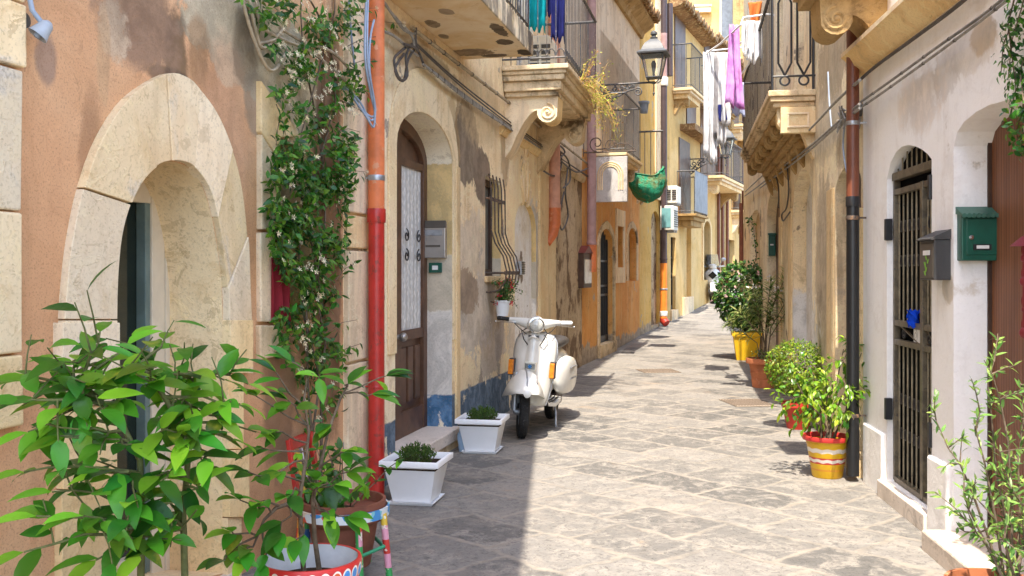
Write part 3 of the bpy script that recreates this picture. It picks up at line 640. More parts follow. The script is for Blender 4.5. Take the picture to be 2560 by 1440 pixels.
# street door
dd=-.255; dm=MB()
wbox(dm,W,u0-.05,u1+.05,dd-.01,dd-.06,.15,ztop+.05); dr=dm.obj('door',M['brown_wood'],ch)
fr=MB(); oo=arch(u0-.01,u1+.01,.16,zs-.0,ztop+.0); ii=arch(u0+.09,u1-.09,.16,zs-.02,ztop-.1)
poly=[oo[1]]+oo[2:]+[oo[0]]+[ii[0]]+list(reversed(ii[2:]))+[ii[1]]
fr.prism(poly,W.s*(dd+.035),W.s*(dd-.01))
um=(u0+u1)/2
zlock=W.z(1030,828,dd); zp0=W.z(1030,1060,dd)
wbox(fr,W,um-.07,um+.07,dd+.03,dd-.01,.16,ztop); wbox(fr,W,u0,u1,dd+.028,dd-.01,zlock-.06,zlock+.02); wbox(fr,W,u0,u1,dd+.028,dd-.01,.16,.36); wbox(fr,W,u0,u1,dd+.028,dd-.01,zs-.06,zs)
for a,b in ((u0+.09,um-.07),(um+.07,u1-.09)):
    for k in range(3):
        w3=(b-a)/3; wbox(fr,W,a+w3*k+.03,a+w3*(k+1)-.03,dd+.012,dd-.01,.42,zlock-.12)
fr.obj('door_frame',M['brown_wood'],dr,bevel=.006)
gl=MB()
for a,b in ((u0+.09,um-.07),(um+.07,u1-.09)): wbox(gl,W,a,b,dd+.004,dd-.008,zlock+.02,zs-.06)
def lace():
    n=N('lace_curtain',.9,.1); x=n.xyz(); v=n.n('ShaderNodeTexVoronoi'); n.put(v.inputs['Vector'],n.scale(None,(1,1,.55))); v.inputs['Scale'].default_value=34
    wv=n.mth('SINE',n.mth('MULTIPLY',x[0],70.0)); f=n.rng(v.outputs[0],.25,.5)
    c=n.mix(f,(.80,.79,.76),(.6,.6,.58)); c=n.mix(n.mth('MULTIPLY',n.rng(wv,.6,.95),.4),c,(.42,.42,.41)); return n.fin(c,n.bump(wv,.3,.01))
gl.obj('curtained_pane',lace(),dr)
for a,b in ((u0+.09,um-.07),(um+.07,u1-.09)):
    for zc in (zlock+.62,zlock+.78):
        c=(a+b)/2
        for sg in (-1,1):
            bars=MB(); wtube(bars,W,[(c+sg*(b-a)*.28+x,dd+.03,z) for x,z in spiral(0,zc,.055,.012,R(90),1.3*sg,14)],.006,5); bars.obj('door_scroll',M['black_iron'],dr,smooth=50)
k=MB(); k.ball(W.l(um-.02,dd+.075,zlock-.02),.035,14,9,0,(1,1,1)); k.lathe([(.02,0),(.012,.05)],10,W.l(um-.02,dd+.03,zlock-.02),M=Matrix.Rotation(R(90*-W.s),4,'X')); k.obj('door_knob',M['steel'],dr,smooth=50)
mb=MB(); wbox(mb,W,u0-.02,u1+.06,-.27,.07,.06,.16); mb.obj('threshold',M['marble'],ch,bevel=.01)
mb=MB(); wbox(mb,W,u0-.02,u1+.02,-.0,.055,-.05,.058); mb.obj('step_riser',M['stone_dirty'],ch)
# grilled window
mb=MB(); wbox(mb,W,gw0,gw1,-.12,-.15,gz0,gz1); wn=mb.obj('window',simple('shutter_grey',(.16,.165,.15),.5,.4,var=.3),ch)
mb=MB()
for a,b,c_,d_ in ((gw0,gw0+.06,gz0,gz1),(gw1-.06,gw1,gz0,gz1),(gw0,gw1,gz0,gz0+.07),(gw0,gw1,gz1-.07,gz1)): wbox(mb,W,a,b,-.09,-.13,c_,d_)
mb.obj('window_frame',M['dark_wood'],wn,bevel=.004)
mb=MB(); nb=5
for i in range(nb):
    u=gw0+.03+(gw1-gw0-.06)*i/(nb-1); h=gz1-gz0
    pts=[(u,.03,gz1+.02),(u,.05,gz1-.1),(u,.055,gz0+h*.45),(u,.09,gz0+h*.33),(u,.17,gz0+h*.2),(u,.205,gz0+h*.05),(u,.19,gz0-h*.06),(u,.13,gz0-h*.14),(u,.05,gz0-h*.165),(u,.0,gz0-h*.16)]
    wtube(mb,W,pts,.0075,6)
for zz,o in ((gz1-.22,.055),(gz0+.03,.205)):
    wbox(mb,W,gw0,gw1,o-.016,o-.006,zz-.018,zz+.018)
    for u in (gw0+.005,gw1-.005): wtube(mb,W,[(u,-.02,zz),(u,o-.01,zz)],.011,5)
mb.obj('window_grille',M['rust_iron'],wn,smooth=50)
mb=MB(); wbox(mb,W,gw0-.03,gw1+.03,-.12,.03,gz0-.06,gz0-.005); mb.obj('window_sill',M['stone2'],wn,bevel=.006)
# balconies of the cream house
b1u1=W.u(1160); pr1=.63; bz=W.z(1160,152)
balcony(W,ch,.25,b1u1,pr1,bz+.2,[(.19,0)],M['soffit_stained'],M['black_iron'],1.0,.10,.0045)
b2=balcony(W,ch,b2u0,b2u1,.70,b2z,[(.05,0),(.04,.03),(.06,.05),(.10,.09),(.05,.13)],M['stone_dirty'],M['grey_iron'],1.0,.10,.0042,loops=True)
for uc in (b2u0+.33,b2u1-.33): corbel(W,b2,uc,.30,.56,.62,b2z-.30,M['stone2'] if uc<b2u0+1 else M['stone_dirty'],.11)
def french(W,parent,u0,u1,z0,z1,dep,frame,glass):
    mb=MB(); wbox(mb,W,u0,u1,-dep+.03,-dep,z0,z1); d=mb.obj('balcony_door',glass,parent)
    f=MB(); um=(u0+u1)/2
    for a,b,c_,e in ((u0,u0+.07,z0,z1),(u1-.07,u1,z0,z1),(um-.05,um+.05,z0,z1),(u0,u1,z1-.08,z1),(u0,u1,z0,z0+.35),(u0,u1,z0+1.0,z0+1.05)): wbox(f,W,a,b,-dep+.06,-dep+.028,c_,e)
    f.obj('door_frame',frame,d,bevel=.004); return d
french(W,ch,du0,du1,b2z+.02,b2z+2.1,.19,M['label_white'],M['dark_glass'])
mb=MB(); wbox(mb,W,.26,.8,0,.62,5.42,5.6); mb.obj('scooter_shade_slab',M['soffit'],ch)  # unseen slab added high up to throw shade on the scooter
# roof edge
def tile_eave(W,parent,u0,u1,z,over=.35,mat=None):
    mb=MB(); n=int((u1-u0)/.2)
    prism_u(mb,W,[(0,z-.12),(over*.5,z-.09),(over*.8,z-.02),(over*.8,z+.02),(0,z+.06)],u0,u1)
    for i in range(n):
        u=u0+.1+i*(u1-u0)/n; jj=U_(-.03,.03)
        mb.tube([W.l(u,-.6,z+.22),W.l(u,over+jj,z+.03)],[.085,.085+U_(-.01,.01)],8)
        mb.tube([W.l(u+.1,-.6,z+.16),W.l(u+.1,over-.05+jj,z-.0)],[.07,.07],6)
    return mb.obj('roof_eave',mat or M['tile'],parent,smooth=50)
M['tile']=simple('old_roof_tile',(.34,.2,.10),.9,.1,var=.5,scale=5,worn=(.5,.38,.2),wt=(.52,.64))
tile_eave(A2,ch,0,A2.L,H2)
# ---- drainpipe in red and orange
u,z=W.uz(941,700,.10)
zr=W.z(941,530,.10); zc=W.z(941,555,.10)
pp=clamp_pipe(W,'drainpipe','thick drainpipe, orange above and red below, between the vine and the brown door',u,.10,[(.05,zc-.0,M['red_paint']),(zc,7.4,M['orange_paint'])],.052,
   [(zc-.005,.09,1.16,M['red_paint']),(W.z(941,452,.10),.035,1.06,M['galv']),(W.z(941,970,.10),.018,1.05,M['red_paint']),(4.6,.035,1.06,M['galv'])])
# =============================================================== rubble wall between the cream and the orange house
W=A3
rh=W.base('rubble_house','narrow house front of bare crumbling rubble stone behind the white scooter')
facade(W,'wall',M['rough_stone'],rh,0,W.L,-.3,2.98,[],.2)
M['beige_up']=plaster('pale_upper_render',(.72,.57,.40),(.78,.66,.5),dark=(.52,.38,.25),streak=.5,streak_c=(.4,.28,.17),seed=14,grain=40)
facade(W,'upper_wall',M['beige_up'],rh,0,W.L,2.98,7.2,[],.2)
shell(W,rh,M['beige_up'],0,W.L,-.3,7.2)
mb=MB(); prism_u(mb,W,[(0,2.9),(.03,2.9),(.06,2.95),(.06,3.0),(0,3.02)],0,W.L); mb.obj('string_course',M['stone_dirty'],rh)
tile_eave(W,rh,0,W.L,7.2)
# =============================================================== orange house
W=A4
M['orange']=plaster('orange_render',(.62,.27,.065),(.68,.34,.10),dark=(.45,.18,.05),streak=.55,streak_c=(.66,.44,.2),peel=(.5,.42,.33),peel_t=(.64,.67),low=(.28,(.47,.37,.26)),seed=15,grain=40,grit=.2,blot=.5)
M['ochre']=plaster('ochre_render',(.60,.36,.09),(.66,.43,.14),dark=(.42,.24,.05),streak=.5,streak_c=(.62,.48,.22),peel=(.5,.42,.3),peel_t=(.64,.67),low=(.35,(.47,.36,.24)),seed=16,grain=40,grit=.2,blot=.5)
M['pale_yellow']=plaster('pale_yellow_render',(.62,.41,.155),(.68,.48,.22),dark=(.55,.36,.15),streak=.45,streak_c=(.5,.34,.16),low=(.4,(.56,.42,.25)),seed=17,grain=40,grit=.15,blot=.5)
oh=W.base('orange_house','orange rendered house with an arched iron door and two balconies, half way down the street')
gb=lambda u:gz((W.p0+W.U*u).y)
def hole(W,xa,xb,yb,ys,yt): return arch(W.u(xa),W.u(xb),W.z((xa+xb)/2,yb),W.z((xa+xb)/2,ys),W.z((xa+xb)/2,yt))
def rect(W,xa,xb,yb,yt):
    a,b=W.u(xa),W.u(xb); zb,zt=W.z((xa+xb)/2,yb),W.z((xa+xb)/2,yt); return [(a,zb),(b,zb),(b,zt),(a,zt)]
h1=hole(W,1497,1532,858,610,572); h2=rect(W,1541,1557,668,566); h3=hole(W,1568,1590,702,600,570)
b3z=W.z(1530,380,.3); b3u0=W.u(1488); b3u1=b3u0+1.75
h4=[(b3u0+.45,b3z+.02),(b3u0+1.3,b3z+.02),(b3u0+1.3,b3z+2.2),(b3u0+.45,b3z+2.2)]
z4=W.z(1612,425,.45); b4u0=W.u(1597); b4u1=W.L-.06
h5=[(b4u0+.3,z4+.02),(b4u0+.95,z4+.02),(b4u0+.95,z4+2.1),(b4u0+.3,z4+2.1)]
facade(W,'wall',M['orange'],oh,0,W.L,-.3,3.45,[h1,h2,h3],.18)
facade(W,'upper_wall',M['beige_up'],oh,0,W.L,3.45,6.9,[h4,h5],.18)
shell(W,oh,M['beige_up'],0,W.L,-.3,6.9)
def surround(W,parent,h,wd,off,mat,name='door_surround'):
    us=[p[0] for p in h]; zs_=[p[1] for p in h]; cu=(min(us)+max(us))/2
    rest=h[2:-1]; big=[]
    for (u,z) in h[1:]+[h[0]]: pass
    o=[(max(us)+wd,min(zs_))]
    for (u,z) in h[2:]: 
        k=(u-cu)/max(1e-6,(max(us)-cu)); o.append((u+wd*k, z+wd*max(0,1-abs(k))**.5))
    o.append((min(us)-wd,min(zs_)))
    inn=[h[1]]+h[2:]+[h[0]]
    mb=MB(); mb.prism(o+list(reversed(inn)),W.s*-.01,W.s*off); return mb.obj(name,mat,parent,bevel=.006)
surround(W,oh,h1,.14,.03,M['stone_dirty']); surround(W,oh,h3,.14,.03,M['stone_dirty'],'window_surround')
mb=MB(); a,b=h2[0],h2[2]; 
for q in ((a[0]-.13,a[0]-.003,a[1]-.3,b[1]+.32),(b[0]+.003,b[0]+.13,a[1]-.3,b[1]+.32),(a[0]-.0,b[0]+.0,b[1]+.003,b[1]+.315),(a[0],b[0],a[1]-.3,a[1]-.003)): wbox(mb,W,q[0],q[1],-.01,.03,q[2],q[3])
mb.obj('window_surround',M['stone2'],oh)
def iron_door(W,parent,h,dep,name='door',mat=None,n=9,rails=(.42,.5,.72)):
    us=[p[0] for p in h]; z0=min(p[1] for p in h); z1=max(p[1] for p in h)
    mb=MB(); wbox(mb,W,min(us)-.04,max(us)+.04,-dep+.03,-dep-.02,z0-.02,z1+.04); d=mb.obj(name,mat or M['void'],parent)
    g=MB()
    for i in range(n):
        u=min(us)+.03+(max(us)-min(us)-.06)*i/(n-1); wtube(g,W,[(u,-dep+.05,z0+.02),(u,-dep+.05,z1)],.011,5)
    for r in rails: wbox(g,W,min(us),max(us),-dep+.04,-dep+.065,z0+(z1-z0)*r-.02,z0+(z1-z0)*r+.02)
    for e in ((min(us),min(us)+.05),(max(us)-.05,max(us))): wbox(g,W,e[0],e[1],-dep+.035,-dep+.07,z0,z1)
    wbox(g,W,min(us),max(us),-dep+.034,-dep+.068,z0,z0+.12)
    g.obj('door_grille',M['black_iron'],d); return d
iron_door(W,oh,h1,.16)
fill(W,M['dark_glass'],oh,'window',h2,-.14); fill(W,M['rough_stone'],oh,'blocked_opening',h3,-.13)
mb=MB(); wbox(mb,W,h1[0][0]-.1,h1[1][0]+.1,-.17,.06,h1[0][1]-.25,h1[0][1]+.004); mb.obj('door_step',M['stone_dirty'],oh)
b3=balcony(W,oh,b3u0,b3u1,.535,b3z,[(.05,0),(.05,.03),(.05,.07)],M['stone2'],M['grey_iron'],1.0,.12,.005)
for uc in (b3u0+.25,b3u1-.3): corbel(W,b3,uc,.2,.42,.45,b3z-.15,M['stone_dirty'],.08)
french(W,oh,h4[0][0],h4[1][0],h4[0][1],h4[2][1],.17,M['label_white'],M['white_plastic'])
b4=balcony(W,oh,b4u0,b4u1,.55,z4,[(.05,0),(.06,.04)],M['stone_dirty'],M['grey_iron'],1.05,.12,.005)
corbel(W,b4,b4u0+.25,.2,.4,.4,z4-.11,M['stone_dirty'],.08); corbel(W,b4,b4u1-.25,.2,.4,.4,z4-.11,M['stone_dirty'],.08)
french(W,oh,h5[0][0],h5[1][0],h5[0][1],h5[2][1],.17,M['label_white'],M['dark_glass'])
# carved arched panel closing the end of the balcony
pu=b3u0-.04; zA,zB=W.z(1530,392,.3),W.z(1530,505,.3)
mb=MB(); wbox(mb,W,pu-.07,pu,.0,.56,zB,zA)
pn=mb.obj('arched_stone_panel',plaster('grey_panel_stone',(.46,.44,.42),(.54,.52,.5),dark=(.24,.23,.22),streak=.2,grain=50,seed=21,blot=1.0,peel=(.75,.73,.7),peel_t=(.56,.62)),b3,bevel=.006)
mb=MB()
for k in range(3):
    r=.21-.035*k; cu=.28; zc=zA-.30; zl=zB+.20
    pts=[(pu-.072,cu-r,zl)]+[(pu-.072,cu-r*math.cos(q),zc+r*math.sin(q)) for q in [math.pi*i/14 for i in range(15)]]+[(pu-.072,cu+r,zl)]
    wtube(mb,W,pts,.012,6)
mb.obj('arched_moulding',M['stone2'],pn,smooth=50)
# eave of the orange house
mb=MB(); prism_u(mb,W,[(0,6.55),(.06,6.55),(.1,6.65),(.22,6.74),(.3,6.8),(.3,6.9),(0,6.92)],-.1,W.L+.1); mb.obj('cornice',M['stone_brown'],oh)
tile_eave(W,oh,-.1,W.L+.1,6.92,.42)
# =============================================================== ochre house
W=A5
yh=W.base('ochre_house','tall narrow ochre house with a walled-up pointed arch beside the black and orange drainpipe')
k1=hole(W,1628,1649,812,560,528)
facade(W,'wall',M['ochre'],yh,0,W.L,-.3,12,[k1],.10); shell(W,yh,M['pale_yellow'],0,W.L,-.3,12,7)
fill(W,M['rough_stone'],yh,'blocked_door',k1,-.08)
mb=MB(); wbox(mb,W,W.u(1637),W.u(1650),-.01,.05,3.2,12); mb.obj('pilaster',M['stone2'],yh)
# =============================================================== pale yellow house
W=A6
vh=W.base('pale_yellow_house','pale yellow house with a tiled eave, grey panelled balcony and blind arch')
v1=rect(W,1677,1689,775,593); v2=hole(W,1708,1728,742,560,500); v3=rect(W,1686,1697,230,20)
vz=W.z(1712,438,.5)
facade(W,'wall',M['pale_yellow'],vh,0,W.L,-.3,8.2,[v1,v2],.18); shell(W,vh,M['pale_yellow'],0,W.L,-.3,8.2)
iron_door(W,vh,v1,.15); fill(W,M['pale_yellow'],vh,'blind_arch',v2,-.12)
mb=MB(); wbox(mb,W,v1[0][0]-.1,v1[1][0]+.1,-.17,.05,v1[0][1]-.3,v1[0][1]+.004); mb.obj('door_step',M['stone2'],vh)
mb=MB(); wbox(mb,W,v2[0][0]-.1,v2[1][0]+.12,-.15,.05,v2[0][1]-.9,v2[0][1]-.002); mb.obj('plinth_block',M['stone2'],vh)
tile_eave(W,vh,0,W.L,8.2,.45)
a,b=W.u(1692),W.u(1726); zz=W.z(1708,530,.3)
b5=balcony(W,vh,a,b,.5,zz,[(.06,0),(.1,.08),(.15,.16)],M['stone_brown'],M['grey_iron'],1.1,.12,.01)
mb=MB(); wbox(mb,W,a+.03,b-.03,.455,.475,zz+.06,zz+1.1); mb.obj('balcony_screen',M['slate_blue'],b5)
hw=[(a+.25,zz+.01),(b-.25,zz+.01),(b-.25,zz+2),(a+.25,zz+2)]
mb=MB(); wbox(mb,W,a+.2,b-.2,.004,.03,zz,zz+2.0); mb.obj('balcony_door',M['brown_wood'],vh)
zz2=W.z(1705,205,.4); a2,b2_=W.u(1680),W.u(1716)
b6=balcony(W,vh,a2,b2_,.52,zz2,[(.07,0),(.06,.05),(.12,.14)],M['stone2'],M['grey_iron'],1.1,.11,.007)
corbel(W,b6,a2+.3,.2,.38,.4,zz2-.25,M['stone_brown'],.07)
mb=MB(); wbox(mb,W,a2+.25,b2_-.25,.004,.03,zz2+.01,zz2+2.0); mb.obj('balcony_door',M['brown_wood'],vh)
mb=MB(); wbox(mb,W,W.u(1700),W.u(1756),.0,.4,W.z(1735,335,.2),W.z(1735,320,.2)); mb.obj('window_canopy',M['tile'],vh)
mb=MB(); wbox(mb,W,W.u(1715),W.u(1738),.004,.03,W.z(1725,320),W.z(1725,230)); mb.obj('shuttered_window',M['brown_wood'],vh)
# =============================================================== house at the bend
W=A7
eh=W.base('bend_house','yellow house at the bend with a pointed doorway above the parked moped')
e1=hole(W,1757,1774,700,575,553); e2=rect(W,1822,1836,700,600); e3=hole(W,1790,1806,740,640,626)
facade(W,'wall',M['pale_yellow'],eh,0,W.L,-.3,8.4,[e1,e2],.2); shell(W,eh,M['pale_yellow'],0,W.L,-.3,8.4)
fill(W,M['void'],eh,'doorway',e1,-.17); fill(W,M['void'],eh,'doorway',e2,-.17)
surround(W,eh,e1,.16,.04,M['stone2'])
mb=MB(); wbox(mb,W,e1[0][0]+.05,e1[0][0]+.45,-.1,-.06,e1[0][1],e1[0][1]+1.75); mb.obj('bead_curtain',simple('bead_curtain',(.42,.17,.09),.8,.2,var=.6,scale=20,worn=(.6,.5,.4),wt=(.5,.6)),eh)
tile_eave(W,eh,0,W.L,8.4,.45)
for (xa,xb,py,pr,mt,rm,scr) in ((1742,1806,437,.75,'stone2','grey_iron',None),(1828,1852,518,.6,'stone2','grey_iron','orange'),(1752,1794,245,.6,'stone_brown','grey_iron',None),(1812,1850,300,.6,'stone2','grey_iron',None)):
    a,b=W.u(xa),W.u(xb); z=W.z((xa+xb)/2,py,.4)
    q=balcony(W,eh,a,b,pr,z,[(.08,0),(.07,.05),(.1,.12)],M[mt],M[rm],1.1,.13,.008)
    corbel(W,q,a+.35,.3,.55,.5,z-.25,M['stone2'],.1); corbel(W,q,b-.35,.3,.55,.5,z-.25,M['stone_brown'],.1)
    if scr:
        mb=MB(); wbox(mb,W,a+.04,b-.04,pr-.055,pr-.065,z+.08,z+1.05); mb.obj('balcony_screen',cloth('orange_screen',(.72,.33,.1)),q)
    mb=MB(); wbox(mb,W,a+.4,b-.4,.004,.03,z+.01,z+2.2); mb.obj('balcony_door',M['brown_wood'],eh)
for px in (1790,1800,1812,1852):
    mb=MB(); wtube(mb,W,[(W.u(px),.08,1.0),(W.u(px),.08,8.2)],.05,8); mb.obj('pipe_run',M['brown_pipe'],eh,smooth=50)
# tall yellow house standing behind the eaves
q=thing('tower_house','tall plain yellow house rising behind the tiled eaves at the top of the picture','building',(9.4,46,2.0),R(-4))
mb=MB(); mb.box(-5.5,1.6,0,7,-2,22); mb.obj('wall',plaster('sunny_yellow',(.64,.41,.14),(.68,.46,.19),dark=(.62,.4,.15),streak=.2,seed=23,blot=.4,grain=20),q)
mb=MB(); mb.box(-.95,-.05,-.28,0,11.75,11.95); mb.box(-.98,-.02,-.30,-.02,12.0,12.1); mb.obj('stone_shelf',M['stone2'],q)
mb=MB(); mb.box(.45,1.25,-.06,-.002,9.5,14.5); wnd=mb.obj('window',M['slate_blue'],q)
mb=MB()
for x in (.36,1.25): mb.box(x,x+.1,-.09,-.001,9.4,14.6)
mb.box(.46,1.25,-.088,-.003,14.5,14.6); mb.obj('window_frame',M['stone2'],wnd)
mb=MB(); mb.box(-5.9,2.0,-.5,7.4,22,22.3); mb.obj('roof',M['tile'],q)
q=thing('brown_house','house with brown shuttered upper wall closing the view behind the laundry','building',(12.6,44,2.0),R(-20))
mb=MB(); mb.box(-2.6,4,0,6,-2,16); mb.obj('wall',M['stone_brown'],q)
mb=MB(); mb.box(-1.2,.2,-.05,0,9,13); mb.obj('shutter',M['brown_wood'],q)
mb=MB(); mb.box(-3,4.4,-.4,6.4,16,16.25); mb.obj('roof',M['tile'],q)
# ---------------------------------------------------------------- drainpipes on the far left fronts
W=A2; u,z=W.uz(1386,600,.09)
clamp_pipe(W,'drainpipe','faded salmon drainpipe with an orange elbow above the scooter',u,.09,[(W.z(1386,520,.09),6.8,M['salmon_paint'])],.075,[(W.z(1386,520,.09),.05,1.12,M['salmon_paint'])])
t=bpy.data.objects['drainpipe.001']
mb=MB(); z0=W.z(1386,520,.09); mb.tube([(0,0,0.02),(0,0,-.2),(-.03,.02,-.34),(-.1,.07,-.46)],[.082,.082,.07,.045],12); mb.obj('elbow',M['orange_paint'],t,smooth=60)
W=A4; u=W.u(1479,.12); zb=W.z(1479,610,.12)
W=A3; u=W.L+.25; 
W=A4; u=W.u(1479,.1)
clamp_pipe(W,'drainpipe','mauve drainpipe with an orange foot at the edge of the orange house',u,.1,[(W.z(1479,680,.1),W.z(1479,612,.1),M['orange_paint']),(W.z(1479,612,.1),6.7,M['mauve_paint'])],.075,[(W.z(1479,612,.1),.05,1.1,M['mauve_paint'])])
W=A5; u=W.u(1659,.1)
zg=gz(24.0)
clamp_pipe(W,'drainpipe','long drainpipe, black above and bright orange at its foot, on the ochre house',u,.1,[(zg+.12,W.z(1659,658,.1),M['orange_far']),(W.z(1659,658,.1),W.z(1659,216,.1),M['dark_pipe']),(W.z(1659,216,.1),W.z(1659,84,.1),M['mauve_paint']),(W.z(1659,84,.1),11.9,M['dark_pipe'])],.085,
   [(W.z(1659,725,.1),.04,1.12,M['galv']),(W.z(1659,650,.1),.05,1.1,M['dark_pipe']),(W.z(1659,215,.1),.2,1.25,M['ac_white']),(W.z(1659,790,.1),.12,1.1,M['label_white'])])
t=bpy.data.objects['drainpipe.003']
mb=MB(); mb.tube([(0,0,.03),(0,0,-.02),(-.05,A5.s*.08,-.09)],[.095,.095,.09],12); mb.obj('shoe',M['red_plastic'],t,smooth=60)
W=A6; u=W.u(1679,.09)
clamp_pipe(W,'drainpipe','thin dark drainpipe running up past the upper balcony of the pale yellow house',W.u(1674,.09),.09,[(W.z(1674,190,.09),8.1,M['dark_pipe'])],.08)
# ---------------------------------------------------------------- lanterns
lantern('wall_lantern','large grey lantern on a scrolled wall bracket above the orange house',A4,1500,212,A4.z(1500,213),.93,.76,M['lamp_grey'])
lantern('wall_lantern','small distant lantern on a scrolled bracket in front of the white hanging laundry',A6,1724,397,A6.z(1724,398),.98,.80,M['lamp_grey'])
# ---------------------------------------------------------------- air conditioners
def aircon(label,W,u0,w,h,d,z,grid):
    t=W.thing('air_conditioner',label,'air conditioner',u0,0,z,'air conditioners on the pale yellow house'); S=W.s
    mb=MB(); y0,y1=sorted((S*.08,S*(.08+d))); mb.box(0,w,y0,y1,0,h); mb.obj('casing',M['ac_white'],t,bevel=.015)
    g=MB()
    if grid:
        for i in range(2):
            for j in range(5): g.box(-.012,.0,S*(.11+.13*i) if S>0 else S*(.21+.13*i),S*(.21+.13*i) if S>0 else S*(.11+.13*i),.08+j*(h-.16)/5,.08+(j+.62)*(h-.16)/5)
        g.obj('grille',M['grey_paint'],t)
    else:
        ya,yb=sorted((S*.12,S*(.08+d-.06))); g.box(-.012,0,ya,yb,.06,h-.06); g.obj('side_panel',M['teal_grille'],t,bevel=.004)
        g=MB()
        for j in range(8): yy=S*(.08+d); g.box(.08,w-.08,min(yy,yy+S*.012),max(yy,yy+S*.012),.08+j*(h-.16)/8,.08+(j+.5)*(h-.16)/8)
        g.obj('grille',M['grey_paint'],t)
    b=MB()
    for x in (.12,w-.12):
        b.box(x-.02,x+.02,min(0,S*(d+.08)),max(0,S*(d+.08)),-.05,-.004); b.box(x-.02,x+.02,min(0,S*.04),max(0,S*.04),-.3,-.05)
    b.obj('bracket',M['galv'],t)
    return t
W=A6; aircon('upper air conditioner with a gridded grey grille under the hanging white sheet',W,W.u(1676,.2),.46,.42,.28,W.z(1690,512,.2),True)
W=A5; aircon('lower air conditioner with a teal side panel over the iron door',A6,A6.u(1673,.3),.5,.58,.32,A6.z(1688,578,.3),False)
# second awning bracket scroll in front of the panel
W=A4; u=W.u(1458); t=W.thing('iron_sign_bracket','dark scrolled iron bracket sticking out above the arched stone panel','bracket',u,0,W.z(1458,382)); S=W.s
mb=MB(); mb.tube([(0,0,0),(0,S*.84,0)],.012,6); mb.tube([(0,0,-.06),(0,0,.36)],.012,6)
for cx,cz,r,a,tn in ((.22,.14,.13,270,-1.3),(.45,.12,.1,250,-1.3)): mb.tube([(0,S*x,z) for x,z in spiral(cx,cz,r,.02,R(a),tn)],.010,6)
mb.tube([(0,S*x,z) for x,z in ((.3,.0),(.42,.06),(.58,.13),(.72,.12),(.84,.02))],.009,6); mb.obj('scrollwork',M['rust_iron'],t,smooth=50)
# =============================================================== white house (near right)
W=R1
def P(px,py,rx,ry,col,wob=.45,soft=.2,op=1.0):
    u,z=W.uz(px,py); u2=W.u(px+rx); z2=W.z(px,py-ry); return (u,z,abs(u2-u),abs(z2-z),col,wob,soft,op)
wp=[P(2420,120,70,60,(.66,.58,.48),.9,.3,.45),P(2460,90,30,40,(.5,.36,.2),.7,.4,.6),P(2360,190,40,60,(.6,.55,.5),.9,.3,.45),P(2370,720,14,40,(.6,.5,.36),.5,.3,.7),P(2300,250,60,80,(.74,.62,.5),.6,.6,.6)]
M['white_wall']=plaster('limewashed_wall',(.91,.88,.83),(.91,.89,.86),dark=(.66,.60,.54),streak=.2,streak_c=(.6,.52,.44),peel=(.66,.58,.47),peel_t=(.69,.74),grain=50,grit=.06,patches=wp,seed=31,blot=.4,bumpy=.5,flake=.15)
wh=W.base('white_house','whitewashed house on the near right with a black iron gate and a brown slatted door')
uf=W.u(2384); us=2.9/W.U.y; zspr=W.z(2384,366)
big=[(us-1.0,.05)]; big=[]
ua=W.u(2384)-1.75
pts=[(ua,.05),(uf,.05),(uf,zspr)]
for px,py in ((2393,330),(2410,305),(2440,280),(2475,262),(2512,252)): pts.append(W.uz(px,py))
lastu,lastz=pts[-1]
pts+= [(ua+(uf-lastu)*1.2,lastz+.02),(ua+.12,zspr+.16),(ua,zspr)]
big=pts
ga,gbq=W.u(2217),W.u(2329); gz0=.11
gpts=[(ga,gz0),(gbq,gz0),(gbq,W.z(2329,398))]+[W.uz(px,py) for px,py in ((2318,384),(2304,373),(2287,365),(2270,362),(2254,367),(2240,380),(2227,405))]+[(ga,W.z(2217,447))]
# order: u grows away from the camera, so flip to keep the loop simple
facade(W,'wall',M['white_wall'],wh,0,W.L,-.3,3.6,[big,gpts],.2,rdepth=[.204,.16])
shell(W,wh,M['white_wall'],0,W.L,-.3,3.6,3.5)
# cornice
zc=W.z(2164,191); prof=[(0,zc),(.03,zc),(.05,zc+.03),(.10,zc+.06),(.13,zc+.12),(.16,zc+.14),(.16,zc+.17),(0,zc+.19)]
mb=MB(); prism_u(mb,W,prof,-.2,W.L-.02); mb.obj('cornice',M['stone2'],wh,smooth=40)
# plinths
zp=W.z(2384,1165); mb=MB(); wbox(mb,W,uf+.002,gbq-.03 if gbq<uf else gbq-.02,-.01,.035,-.1,zp); mb.obj('plinth',M['white_wall'],wh,bevel=.015)
mb=MB(); wbox(mb,W,ga+.02,W.L-.1,-.01,.03,-.1,W.z(2200,1075)); mb.obj('plinth',M['white_wall'],wh,bevel=.012)
# slatted brown door
def slats():
    n=N('slatted_wood',.5,.3); x=n.xyz(); w=n.mth('PINGPONG',x[0],.016); m=n.rng(w,.0,.004)
    c=n.mix(n.rng(n.noise(3,6,.7,None,.4,sc=(6,1,.35)),.35,.65),(.17,.065,.028),(.24,.10,.045)); c=n.mix(m,(.06,.02,.01),c)
    return n.fin(c,n.bump(m,.6,.006))
mb=MB(); wbox(mb,W,ua-.05,uf+.05,-.19,-.23,.0,2.7); bd=mb.obj('slatted_door',slats(),wh)
mb=MB(); wbox(mb,W,uf-.012,uf+.05,-.17,-.2,.0,2.15); mb.obj('door_frame',M['dark_wood'],bd)
mb=MB(); wbox(mb,W,ua-.1,uf+.02,-.2,.16,-.05,.105); mb.obj('door_step',M['marble'],wh,bevel=.012)
